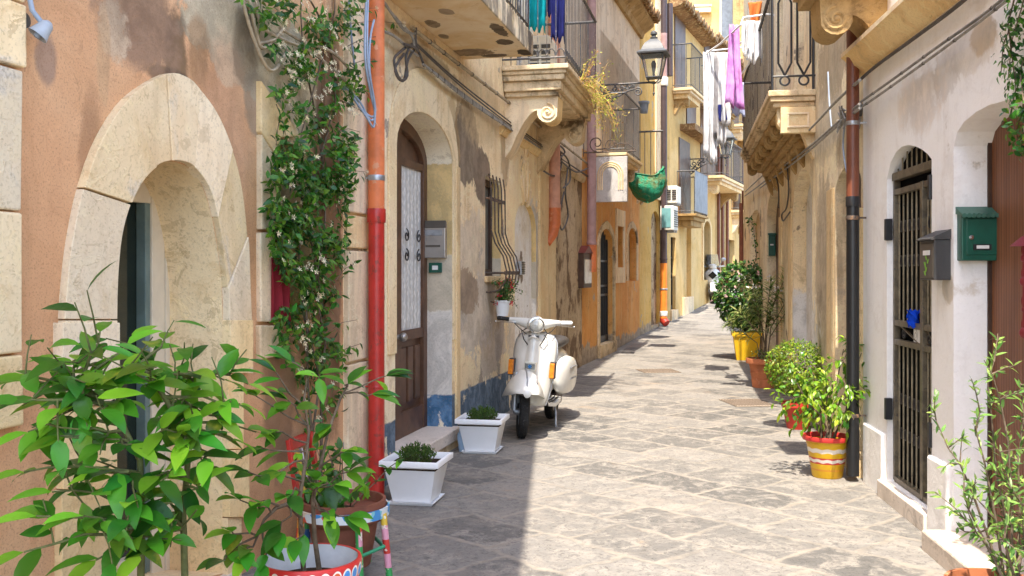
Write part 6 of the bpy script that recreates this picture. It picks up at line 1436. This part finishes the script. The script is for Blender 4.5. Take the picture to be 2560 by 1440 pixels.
mb=MB(); mb.tube([(-.36,.3,1.12),(-.15,.2,1.10),(.15,.2,1.10),(.36,.3,1.12)],.022,8); mb.lathe([(.02,1.02),(.12,1.06),(.13,1.14),(.05,1.18)],14,(0,.16,0)); mb.obj('handlebar',M['scooter_white'],t,smooth=50)
for s in (-1,1):
    mb=MB(); mb.tube([(s*.22,.24,1.12),(s*.3,.22,1.3)],.010,6); mb.ball((s*.32,.22,1.32),.08,12,8,0,(1,.35,.7)); mb.obj('mirror',M['galv'],t,smooth=60)
mb=MB(); mb.sheet([[(-.2+.05*k,.12+.1*k+.1*(abs(x)/.2)**2*0,1.08+.1*k) for x in (0,)]+[(x*(1-.08*k),.12+.07*k,1.08+.11*k) for x in (-.2,-.1,0,.1,.2)] for k in range(4)]); mb=MB(); mb.sheet([[(x*(1-.08*k),.12+.07*k+.6*x*x,1.08+.13*k) for x in (-.22,-.11,0,.11,.22)] for k in range(4)]); o=mb.obj('windscreen',M['clear_glass'],t,smooth=60,recalc=False); q=o.modifiers.new('t','SOLIDIFY'); q.thickness=.006
for s in (-1,1): mb=MB(); mb.tube([(s*.07,.0,.29),(s*.07,.12,.6)],.02,8); mb.obj('fork',M['galv'],t,smooth=50)
# =============================================================== boxes on walls
# steel letter box on the far reveal of the brown door
W=A2; ur=W.u(1130)
def on_reveal(W,name,label,cat,px0,px1,py0,py1,u,face=-1):
    """thing standing out towards the camera from a reveal that faces it"""
    def off_at(px):
        a=(px-CX)/F; q=W.p0+W.U*u; return -(q.x-a*q.y)/(W.N.x-a*W.N.y)
    o0,o1=off_at(px0),off_at(px1); q=W.p0+W.U*u+W.N*((o0+o1)/2); d=q.y
    z0=EYE-(py1-HZ)/F*d; z1=EYE-(py0-HZ)/F*d; oc=(o0+o1)/2; t=W.thing(name,label,cat,u,oc,z0); return t,abs(o1-o0),z1-z0
t,w,h=on_reveal(W,'steel_mailbox','brushed steel letter box on the jamb beside the brown door','mailbox',1057,1118,556,645,ur-.004)
mb=MB(); mb.box(-.06,0,-w/2,w/2,0,h); mb.obj('case',M['steel'],t,bevel=.006)
mb=MB(); mb.box(-.068,-.058,-w/2-.008,w/2+.008,h-.05,h+.012); mb.obj('flap',M['bronze_paint'],t,bevel=.004)
mb=MB(); mb.box(-.064,-.0595,-w*.38,w*.38,h*.62,h*.78); mb.obj('slot_plate',M['galv'],t,bevel=.002)
mb=MB(); mb.box(-.064,-.0592,-w*.3,w*.3,h*.30,h*.36); mb.obj('name_plate',M['bronze_paint'],t)
t,w,h=on_reveal(W,'doorbell','small green doorbell plate below the steel letter box','doorbell',1074,1106,657,682,ur-.004)
mb=MB(); mb.box(-.025,0,-w/2,w/2,0,h); mb.obj('case',M['green_paint'],t,bevel=.004)
mb=MB(); mb.box(-.03,-.0245,-w*.22,w*.22,h*.3,h*.72); mb.obj('name_label',M['label_white'],t)
# louvred vent in the whitewashed niche
u,z=W.uz(1296,687,-.05); t=W.thing('air_vent','small grey ribbed vent box in the whitewashed niche','vent',u,-.055,z)
mb=MB(); S=W.s; y0,y1=sorted((0,S*.06)); mb.box(-.085,.085,y0,y1,0,.155); mb.obj('case',M['galv'],t,bevel=.005)
mb=MB()
for k in range(7): yy=sorted((S*.0605,S*.07)); mb.box(-.075,.075,yy[0],yy[1],.015+.02*k,.024+.02*k)
mb.obj('louvre',M['grey_paint'],t)
# green letter box on the white jamb
W=R1
t,w,h=on_reveal(W,'green_mailbox','dark green metal letter box with a scalloped lid on the white jamb','mailbox',2388,2494,516,652,uf+.004)
t.location=W.w(uf+.0,0,0)*0+t.location
fx=-1
mb=MB(); mb.box(-.075,0,-w/2+.008,w/2-.008,0,h*.86); mb.obj('case',M['green_paint'],t,bevel=.005)
mb=MB(); mb.box(-.08,-.0745,-w/2+.03,w/2-.03,.03,h*.76); mb.obj('door',M['green_paint'],t,bevel=.003)
mb=MB(); mb.add([(-.1,-w/2,h*.84),(-.1,w/2,h*.84),(0,w/2,h),(0,-w/2,h),(-.1,-w/2,h*.815),(-.1,w/2,h*.815),(0,w/2,h*.86),(0,-w/2,h*.86)],[(0,1,2,3),(4,5,6,7),(0,1,5,4),(2,3,7,6),(1,2,6,5),(0,3,7,4)])
for k in range(9): mb.lathe([(1e-4,-.003),(w/18,-.003),(w/18,.003),(1e-4,.003)],12,(-.1,-w/2+w*(k+.5)/9,h*.815),M=Matrix.Rotation(R(90),4,'Y'))
mb.obj('lid',simple('lid_green',(.05,.14,.10),.45,.4,var=.3),t,bevel=0)
mb=MB(); mb.box(-.086,-.079,-.045,.045,.055,.085); mb.obj('label_holder',M['black_iron'],t); mb=MB(); mb.box(-.0885,-.0855,-.032,.03,.062,.079); mb.obj('name_label',M['label_white'],t)
mb=MB(); mb.lathe([(.012,0),(.012,.01),(1e-4,.012)],12,(-.08,w*.26,h*.42),M=Matrix.Rotation(R(-90),4,'Y')); mb.obj('lock',M['chrome'],t)
# bronze grey letter box by the gate, with a green flower sticker
off=.085; ua_=W.u(2336,off); ub_=ua_+.2; z0,z1=W.z(2340,700,off*.5),W.z(2340,600,off*.5)
t=W.thing('grey_mailbox','dark grey slope-lidded letter box with a green flower sticker beside the iron gate','mailbox',ua_,0,z0); S=W.s; h=z1-z0
mb=MB(); y0,y1=sorted((0,S*off)); mb.box(0,.24,y0,y1,0,h); mb.obj('case',M['grey_paint'],t,bevel=.004)
mb=MB(); yo=S*(off+.02); mb.add([(-.006,0,h+.055),(.246,0,h+.055),(.246,yo,h+.006),(-.006,yo,h+.006),(-.006,0,h+.002),(.246,0,h+.002),(.246,yo,h-.002),(-.006,yo,h-.002)],[(0,1,2,3),(4,5,6,7),(2,3,7,6),(0,3,7,4),(1,2,6,5),(0,1,5,4)]); mb.obj('lid',M['grey_paint'],t)
mb=MB(); y0,y1=sorted((S*off,S*(off+.004))); mb.box(.012,.228,y0,y1,.012,h-.02); mb.obj('front_plate',M['bronze_paint'],t,bevel=.002)
mb=MB(); y0,y1=sorted((S*(off+.003),S*(off+.007))); mb.box(.06,.17,y0,y1,h*.62,h*.74); mb.obj('name_label',M['label_white'],t)
mb=MB()
for k in range(8): mb.leaf((.12+.015*math.sin(k),S*(off+.006),h*.12+.016*k),(math.cos(k*2.3),0,.6),(0,S,0),.045,.022,curl=0,fold=.0,seg=2)
mb.obj('flower_sticker',simple('sticker_green',(.22,.5,.06),.5),t,recalc=False)
# blue cloth tied to the gate
u,z=W.uz(2281,808,-.03); t=None
mb=MB(); rr=random.Random(3); P=[]
for i in range(9): P.append([(.045*math.cos(q)*(1+.35*math.sin(3*q+i)),.03*math.sin(q)*(1+.3*math.cos(2*q+i*2)),-.02+.012*i+.012*math.sin(q*4+i)) for q in [2*math.pi*k/14 for k in range(14)]])
mb.sheet(P,closed=True); mb.f.append(tuple(8*14+k for k in range(14))); mb.m.append(0)
o=mb.obj('tied_cloth',cloth('blue_cloth',(.01,.07,.62)),None,smooth=70); o.location=W.w(u,-.035,z+.0); o.rotation_euler=(0,0,W.rz); tag(o,'crumpled bright blue cloth tied round the middle of the iron gate','cloth')
# red cast ornament on the slatted door
t=W.thing('red_iron_ornament','red cast iron ornament hanging on the brown slatted door','ornament',W.u(2570,-.15),-.17,W.z(2556,830,-.15)); S=W.s
mb=MB(); hh=W.z(2556,600,-.15)-W.z(2556,830,-.15)
for z_,r in ((0,.03),(.25,.02),(.55,.028),(.8,.024)): mb.ball((0,S*.03,hh*z_),r,10,7)
mb.tube([(0,S*.03,0),(0,S*.03,hh)],.016,8)
for z_ in (.1,.35,.65,.9): mb.tube([(x,S*.03,z) for x,z in spiral(0,hh*z_,.05,.012,R(90),1.4)],.009,6)
mb.lathe([(.07,hh*.93),(.05,hh*.97),(.02,hh*1.03),(1e-4,hh*1.05)],12,(0,S*.03,0)); mb.obj('casting',simple('dark_red_iron',(.22,.02,.025),.5,.4,var=.3),t,smooth=50)
# small green letter box in a doorway of the beige house
W=R2; t,w,h=on_reveal(W,'green_mailbox','small distant green letter box in a doorway behind the bush','mailbox',1921,1938,588,640,W.u(1917)-.004)
mb=MB(); mb.box(-.08,0,-w/2,w/2,0,h); mb.obj('case',M['green_paint'],t,bevel=.006); mb=MB(); mb.box(-.1,0,-w/2-.01,w/2+.01,h+.001,h+.03); mb.obj('lid',M['green_paint'],t); mb=MB(); mb.box(-.084,-.08,-.02,.03,h*.5,h*.57); mb.obj('name_label',M['label_white'],t)
# notice case on the corner of the orange house
W=A4; u,z=W.uz(1456,720,.09); t=W.thing('notice_case','narrow dark red wooden wall case at the edge of the orange house','display case',u,0,z); S=W.s
hh=W.z(1456,632,.09)-z; mb=MB(); mb.box(0,.62,*sorted((0,S*.11)),0,hh); mb.obj('case',M['dark_wood'],t,bevel=.008)
mb=MB(); mb.box(.05,.57,*sorted((S*.111,S*.118)),.07,hh-.1); mb.obj('glass_pane',simple('dusty_glass',(.42,.4,.34),.2,.5),t)
mb=MB(); mb.prism([(-.01,hh),(.31,hh+.12),(.63,hh)],*sorted((0,S*.13))); mb.obj('pediment',simple('dark_red_wood',(.16,.03,.025),.5),t)
# security camera at the near left
W=A1; u,z=W.uz(100,75,.06); t=W.thing('security_camera','small white bell shaped camera on a grey cable at the near corner','camera',u,.0,z); S=W.s
mb=MB(); o=Vector((0,S*.07,0)); ax=Matrix.Rotation(R(28),4,'Y')@Matrix.Rotation(R(205),4,'X')
mb.lathe([(.010,-.036),(.022,-.024),(.027,0),(.034,.024),(.035,.027),(.029,.024),(.022,.0)],20,o,M=ax); mb.obj('shade',simple('camera_grey',(.42,.46,.5),.5),t,smooth=50)
mb=MB(); mb.lathe([(.012,-.02),(.012,.024),(.009,.034),(1e-4,.036)],14,o,M=ax); mb.obj('lens',M['cable_blue'],t,smooth=50)
mb=MB(); mb.tube([o+Vector((0,0,.02)),Vector((-.025,S*.05,.06)),Vector((-.03,S*.035,.14)),Vector((-.045,S*.03,.5))],.009,8); mb.obj('cable_arm',M['cable_blue'],t,smooth=60)
mb=MB(); mb.lathe([(.026,0),(.026,S*.02)],14,(-.02,0,.03),M=Matrix.Rotation(R(-90),4,'X')); mb.obj('wall_plate',M['grey_paint'],t)
# maroon curtain folded in the window
W=A1; u,z=W.uz(688,805,.02); t=None
def stripe_cloth():
    n=N('maroon_striped_cloth',.85,.1); x=n.xyz(); c=(.22,.02,.028)
    b=n.mth('MULTIPLY',n.rng(n.mth('PINGPONG',x[2],.009),.004,.006),n.mth('MULTIPLY',n.rng(x[2],-.5,-.46),n.rng(x[2],-.36,-.40)))
    k=n.mix(n.rng(n.noise(5,2,.5,sc=(.1,.1,6)),.45,.55),(.08,.25,.1),(.6,.45,.2)); return n.fin(n.mix(b,c,k),n.bump(n.noise(90,2,.5),.3,.003))
p=W.w(W.u(688),.025,W.z(688,646)); ht_=W.z(688,646)-W.z(688,805)
o=hang_cloth('window_curtain','folded maroon curtain with green stripes in the small window behind the jasmine','curtain',p,(W.U.x,W.U.y,0),.22,ht_,stripe_cloth(),None,2.5,.03,0,.0,seed=4)
# =============================================================== laundry
mats={'white':cloth('white_laundry',(.9,.9,.92),tr=.3),'teal':cloth('teal_laundry',(.01,.38,.45)),'navy':cloth('navy_laundry',(.025,.03,.16)),'purple':cloth('purple_laundry',(.74,.42,.78),(.58,.22,.62)),'lilac':cloth('pale_blue_laundry',(.45,.5,.72)),'grey':cloth('grey_laundry',(.45,.43,.45)),'orange':cloth('orange_laundry',(.8,.25,.07))}
G='laundry on the right balcony rack'
d1=13.4; z1=at(0,136,d1).z; d2=11.3; z2=at(0,48,d2).z
t=thing('drying_rack','white wire drying rack sticking out from the right balcony over the street','drying rack',at(1840,136,12.8))
def rp(px,py,d): return at(px,py,d)-Vector(t.location)
mb=MB()
for a in (((1766,133,d1),(1768,128,d1),(1836,121,d1),(1905,112,13.0)),((1852,62,d2),(1858,44,d2),(1915,36,d2),(1935,38,d2)),((1766,133,d1),(1800,110,13.0),(1852,62,d2)),((1836,121,d1),(1870,90,12.8),(1915,36,d2)),((1868,150,12.4),(1880,118,12.3),(1872,160,12.6),(1850,190,12.8))): mb.tube([rp(*p) for p in a],.012,6)
mb.obj('rack_frame',M['white_plastic'],t,smooth=50)
for i,(px,w_,len_,key,lab) in enumerate(((1768,.14,1.42,'white','leftmost long white strip hanging on the drying rack'),(1781,.11,1.52,'white','second long white strip from the left on the drying rack'),(1793,.11,1.15,'grey','grey white long towel third from the left on the drying rack'),(1803,.12,1.25,'white','fourth hanging white strip on the drying rack, left of a shirt'),(1816,.17,.98,'white','white shirt hanging beside the purple garment'))):
    p=at(px,131,d1-.05*i); hang_cloth('hanging_cloth' if i<4 else 'hanging_shirt',lab,'laundry',p,(1,.35,0),w_,len_,mats[key],G,2.0,.035,.0,.03,seed=i+1)
hang_cloth('hanging_garment','long purple garment hanging at the street end of the rack','laundry',at(1836,62,12.0),(1,.5,0),.16,1.0,mats['purple'],G,2.5,.05,-.45,.05,seed=11)
hang_cloth('hanging_garment','pale blue garment hanging just below the purple one','laundry',at(1846,205,12.35),(1,.3,0),.16,.42,mats['lilac'],G,1.5,.03,0,.03,seed=12)
hang_cloth('hanging_garment','dark violet sock hanging lowest beside the small lantern','laundry',at(1805,262,13.2),(1,.3,0),.12,.22,mats['navy'],G,1,.03,0,.02,seed=15)
for i,(px,py,ln,lab) in enumerate(((1866,54,.36,'first small white garment on the near rod of the rack'),(1878,52,.42,'second small white garment on the near rod of the rack'),(1890,52,.46,'white and grey underwear at the balcony end of the near rod'))): hang_cloth('hanging_garment',lab,'laundry',at(px,py,d2),(1,.2,0),.10+.02*i,ln,mats['white'],G,1.5,.03,-.3,.05,seed=20+i)
hang_cloth('hanging_garment','orange cloth hung over the top of the right balcony rack','laundry',at(1888,5,11.8),(1,-.4,0),.16,.26,mats['orange'],G,1.5,.03,.5,.05,seed=31)
G2='clothes on the scrolled left balcony'
for i,(px,py,ww,ln,key,lab) in enumerate(((1344,-70,.20,.62,'teal','teal shirt hanging inside the scrolled balcony railing'),(1395,-80,.17,.78,'navy','navy trousers hanging inside the scrolled balcony railing'),(1372,-60,.14,.42,'navy','dark garment hanging between the teal shirt and the navy trousers'),(1318,-60,.05,.5,'white','narrow white cloth beside the teal shirt'))):
    hang_cloth('hanging_garment',lab,'laundry',at(px,py,10.5+.1*i),(1,.1,0),ww,ln,mats[key],G2,2,.03,.1,.04,seed=40+i)
W=A2; aircon('small air conditioner standing behind the scrolled balcony railing',W,W.u(1345,.2),.5,.5,.25,b2z+.03,True)['group']='air conditioners on the house fronts'
for o in bpy.data.objects:
    if o.get('group')=='air conditioners on the pale yellow house': o['group']='air conditioners on the house fronts'
# green netting bundle
c=at(1617,466,19.3); t=None
mb=MB(); P=[]; tabr=[(-.31,.02),(-.29,.14),(-.24,.24),(-.14,.33),(-.02,.385),(.1,.385),(.18,.35),(.215,.34),(.225,.36),(.235,.33),(.2,.30)]
for i in range(41):
    q=i/4; k=min(int(q),9); f=q-k; z=tabr[k][0]+(tabr[k+1][0]-tabr[k][0])*f; r=tabr[k][1]+(tabr[k+1][1]-tabr[k][1])*f; row=[]
    for j in range(72):
        b=2*math.pi*j/72; w=1+.035*math.sin(11*b+6*z)+.05*math.sin(3*b+4*z+1)+.025*math.sin(23*b-9*z)+.04*math.sin(14*z+2*b)
        ear=.14*max(0,math.cos(b+.3))**6*max(0,(z-.1)/.12)
        row.append((r*w*.93*math.cos(b)+.10*(-z if z<0 else 0),r*w*.8*math.sin(b),z*.98+ear+.03*math.sin(2*b+1)))
    P.append(row)
mb.sheet(P,closed=True)
def netm():
    n=N('green_netting',.7,.2); c=n.mix(n.rng(n.noise(4,5,.6,None,1.0),.42,.62),(.02,.24,.13),(.14,.19,.08)); c=n.mix(n.mth('MULTIPLY',n.rng(n.noise(9,4,.7,None,1.5),.55,.68),.7),c,(.10,.46,.32)); return n.fin(c,n.bump(n.noise(14,5,.65,None,1.0),.8,.05))
o=mb.obj('netting_bundle',netm(),None,smooth=70,recalc=False); o.location=c; tag(o,'bulging green netting bundle slung under the far orange house balcony','netting')
# clay pot on the far balcony
g_=at(1610,283,20.0)
mb=MB(); mb.lathe([(.07,0),(.10,.2),(.115,.2),(.115,.24),(.1,.24),(.09,.2)],16); o=mb.obj('hanging_pot',M['slate_blue'],None,smooth=40); o.location=g_; tag(o,'small blue grey flower pot clipped to the far balcony railing','pot')
# =============================================================== cables
def cable(name,label,paths,mat,r,W,loc_px,group=None,ties=0):
    u,z=W.uz(*loc_px); t=W.thing(name,label,'cable',u,0,z,group); O=Vector(W.l(u,0,z)); mb=MB(); tl=[]
    for pts in paths:
        P=[Vector(W.l(*W.uz(p[0],p[1],p[2])[:1],p[2],W.uz(p[0],p[1],p[2])[1]))-O for p in pts]; Q=[]
        for i in range(len(P)-1):                     # smooth the run
            a=P[max(0,i-1)];b=P[i];c=P[i+1];d=P[min(len(P)-1,i+2)]
            for k in range(4): s=k/4; Q.append(.5*((2*b)+(c-a)*s+(2*a-5*b+4*c-d)*s*s+(3*b-a-3*c+d)*s**3))
        Q.append(P[-1]); mb.tube(Q,r,6)
        if ties:
            L=0
            for i in range(1,len(Q)):
                L+=(Q[i]-Q[i-1]).length
                if L>ties and len(tl)<90: L=0; dd=(Q[i]-Q[i-1]).normalized(); tm=MB(); tm.tube([Q[i]-dd*.008,Q[i]+dd*.008],r*1.25,6); tl.append(tm)
    mb.obj('strand',mat,t,smooth=60)
    for tm in tl: tm.obj('cable_tie',M['cable_dark'],t,smooth=60)
    return t
cable('cable_conduit','thick tan conduit running along the cream house above the arched door',[[(1030,70,.05),(1047,83,.05),(1180,186,.05),(1300,278,.05),(1410,363,.05),(1480,418,.05)]],M['cable_tan'],.016,A2,(1047,83),ties=.35)
cable('cable_bundle','bundle of tied grey wires, lowest run over the arched door of the cream house',[[(1058,160,.05+.012*k),(1110,198+k*2,.055+.01*k),(1180,250+k*3,.055),(1277,318+k*2,.05+.01*k),(1330,356+k,.05),(1400,408,.06)] for k in range(4)],M['cable'],.008,A2,(1063,163),ties=.14)
cable('cable_pair','dark wire pair running between the conduit and the lower bundle',[[(1040,108,.06),(1130,190,.06),(1220,262,.06),(1330,345,.06),(1480,450,.06)],[(1040,112,.07),(1130,196,.07),(1220,270,.065),(1330,350,.07),(1480,446,.07)]],M['cable_dark'],.007,A2,(1047,110))
cable('cable_coil','coils of bluish grey wire hanging beside the orange drainpipe',[[(870,-40,.06+.01*k),(876,60,.07),(886,160,.08),(900,200,.09)] for k in range(3)]+[[(916,-20,.15),(912,90,.17),(914,160,.18),(928,240,.18),(938,285,.18),(925,300,.17),(900,255,.12),(860,215,.08)],[(920,0,.16),(918,80,.18),(920,160,.19),(936,260,.19),(934,318,.18),(915,290,.16),(880,240,.1)],[(935,50,.16),(925,100,.18),(924,180,.19),(938,270,.18),(928,292,.17),(895,265,.11)]],M['cable_blue'],.007,A2,(915,150))
cable('cable_run','loose cream coloured cables strung along the pink house through the jasmine',[[(590,-30,.05),(640,40,.05),(700,95,.06),(780,130,.07),(860,200,.06),(900,240,.06)],[(700,70,.06),(760,105,.06),(830,130,.07),(880,180,.06)],[(640,-20,.08),(650,60,.08),(690,95,.09),(640,110,.06)],[(600,-20,.07),(632,90,.08),(665,165,.09),(690,172,.09),(720,120,.07)],[(560,-30,.06),(640,30,.06),(655,60,.07)],[(620,-20,.07),(640,80,.08),(660,120,.08),(710,70,.06)]],M['cable_tan'],.009,A1,(700,95))
cable('cable_run','grey cable and wires dipping past the orange pipe to the cream house',[[(930,-40,.12),(970,20,.09),(1010,75,.07),(1040,85,.06)],[(940,-20,.1),(985,40,.08),(1030,90,.07),(1035,130,.07)],[(950,75,.1),(985,90,.09),(1020,120,.08),(1045,140,.06)]],M['cable'],.010,A2,(970,20))
cable('cable_knot','knot of dark wires and a loop hanging above the arched door',[[(1020,115,.07),(1000,130,.09),(985,150,.09),(995,190,.09),(1010,200,.09),(1020,150,.09),(1035,125,.07)],[(1030,110,.08),(1015,140,.1),(1018,190,.1),(1000,200,.1),(988,170,.1),(1010,135,.09)],[(1010,110,.1),(1035,118,.1),(1045,128,.09)],[(1040,70,.06),(1040,110,.07),(1055,150,.07),(1060,165,.06)]],M['cable_dark'],.010,A2,(1020,130))
cable('cable_tangle','tangle of wires and clips around the salmon pipe and string course',[[(1370,352,.08),(1400,380,.1),(1402,420,.1),(1385,440,.1),(1360,428,.08)],[(1390,370,.1),(1420,400,.1),(1425,450,.1),(1408,470,.1)],[(1400,400,.1),(1440,430,.1),(1470,420,.08)],[(1360,362,.07),(1395,362,.12),(1412,380,.12),(1395,400,.1)],[(1420,420,.1),(1413,480,.1),(1420,540,.1),(1405,575,.1),(1398,540,.1),(1410,480,.1)]],M['cable_dark'],.012,A2,(1390,400))
cable('cable_pair','pair of grey wires running up the white house under its cornice',[[(2600,-90,.06),(2480,20,.06),(2340,120,.06),(2230,200,.06),(2150,256,.10)],[(2620,-80,.07),(2490,22,.07),(2350,128,.07),(2200,236,.07),(2150,270,.1)]],M['cable'],.008,R1,(2340,120),ties=.4)
cable('cable_pair','upper wire pair tucked close beneath the white cornice',[[(2470,-50,.05),(2380,25,.05),(2290,92,.05),(2190,165,.05),(2150,200,.1)]],M['cable_dark'],.011,R1,(2290,92))
cable('cable_run','twin wires crossing the beige house below the long balcony',[[(2150,200,.1),(2090,254,.06),(2030,318,.06),(1960,388,.06),(1900,445,.06),(1862,480,.05)],[(2150,260,.1),(2090,310,.06),(2020,370,.06),(1960,415,.06),(1890,470,.05),(1862,490,.05)],[(2150,270,.1),(2085,322,.06),(2000,395,.06),(1900,470,.05)]],M['cable'],.011,R2,(2030,318))
cable('cable_drop','loose black wire hooking down the beige house beside the white doorway',[[(1966,400,.06),(1972,470,.06),(1966,520,.06),(1955,535,.06),(1958,552,.06),(1975,530,.06)],[(1930,420,.05),(1945,460,.05),(1947,520,.05)]],M['cable_dark'],.010,R2,(1966,460))
cable('cable_drop','grey and black wires hanging down left of the black drainpipe',[[(2112,310,.05),(2108,370,.05),(2120,440,.05),(2130,420,.05),(2118,350,.05)],[(2130,300,.06),(2126,390,.06),(2135,460,.06),(2140,480,.06)],[(2070,180,.03),(2074,260,.03),(2080,330,.03)]],M['cable_blue'],.007,R2,(2115,380))
t=R2.thing('junction_boxes','cluster of old round junction boxes and clips beside the brown drainpipe','junction box',R2.u(2115,.08),.03,R2.z(2115,295,.08)); S=R2.s
for i,(du,dz,r) in enumerate(((0,0,.05),(.16,.02,.045),(-.18,.03,.05),(-.1,-.06,.04))):
    mb=MB(); mb.lathe([(r,-.03),(r,.035),(r*.8,.05),(1e-4,.052)],14,(du,0,dz),M=Matrix.Rotation(R(-90*S),4,'X')); mb.obj('box',M['cable'] if i%2 else M['cable_dark'],t,smooth=40)
mb=MB()
for k in range(9): a=U_(0,6.28); mb.tube([(U_(-.2,.2),S*U_(.03,.1),U_(-.1,.1)) for _ in range(4)],.006,5)
mb.obj('wire_tangle',M['cable'],t,smooth=60)
# =============================================================== things on the ground
def floor_grate(label,px,py,w,l,rz,slots):
    g=ground_at(px,py); t=thing('drain_cover',label,'drain cover',(g.x,g.y,gz(g.y)+.002),rz,'stone drain covers in the street')
    mb=MB(); n=slots
    mb.box(-w/2,w/2,-l/2,l/2,0,.008); mb.obj('slab',plaster('cover_stone',(.25,.20,.155),(.29,.235,.18),dark=(.16,.13,.1),streak=0,seed=50),t,bevel=.002)
    mb=MB()
    for i in range(n): x=-w/2+w*(i+.5)/n; mb.box(x-w/n*.2,x+w/n*.2,-l/2*.85,l/2*.85,.0085,.0105)
    mb.obj('slot',simple('slot_shadow_brown',(.09,.06,.04),.9),t)
floor_grate('slotted brown drain cover in the paving near the red pot',1868,1008,.46,.62,R(6),14)
floor_grate('worn reddish drain cover in the middle of the street beyond the scooter',1645,928,.55,.55,R(8),12)
g=ground_at(1162,1135); mb=MB(); mb.lathe([(.033,0),(.036,.01),(.034,.06),(.036,.12),(.03,.15),(.013,.175),(.013,.19),(1e-4,.192)],14); o=mb.obj('plastic_bottle',simple('blue_bottle_plastic',(.35,.5,.68),.2,.5,var=.2),None,smooth=60); o.location=(g.x-.02,g.y+.12,0); o.rotation_euler=(R(8),R(-6),0); tag(o,'small blue plastic bottle behind the farther white planter','bottle')
# ---------------------------------------------------------------- camera, sun and sky
cam=bpy.data.objects.new('camera',bpy.data.cameras.new('camera')); COL.objects.link(cam)
cam.location=(0,0,EYE); cam.rotation_euler=(R(90),0,0)
cam.data.sensor_width=36; cam.data.lens=36*F/2560; cam.data.shift_y=-35/2560; cam.data.clip_end=2000; cam.data.clip_start=.05
scene.camera=cam
EL=R(64); TX=.21
tr=Vector((TX,1,0)).normalized()*math.cos(EL); tr.z=-math.sin(EL)
sl=bpy.data.lights.new('sun','SUN'); sl.energy=SUN; sl.angle=R(.53); sl.color=(1,.91,.78)
so=bpy.data.objects.new('sun',sl); COL.objects.link(so); so.rotation_euler=tr.to_track_quat('-Z','Y').to_euler(); so.location=(0,-5,12)
w=bpy.data.worlds.new('World'); scene.world=w; w.use_nodes=True
nt=w.node_tree; bg=nt.nodes['Background']; sk=nt.nodes.new('ShaderNodeTexSky'); sk.sky_type='NISHITA'; sk.sun_disc=False
sk.sun_elevation=EL; sk.sun_rotation=math.atan2(-tr.x,-tr.y); sk.air_density=1.0; sk.dust_density=1.6; sk.ozone_density=1.0
nt.links.new(sk.outputs[0],bg.inputs[0]); bg.inputs[1].default_value=SKY
vs=scene.view_settings; vs.view_transform='Standard'; vs.look='None'; vs.gamma=1; vs.exposure=EXPO; vs.use_curve_mapping=False
scene.cycles.max_bounces=8; scene.cycles.diffuse_bounces=6; scene.cycles.transmission_bounces=6; scene.cycles.transparent_max_bounces=8
scene.cycles.use_denoising=True; scene.cycles.caustics_reflective=False; scene.cycles.caustics_refractive=False
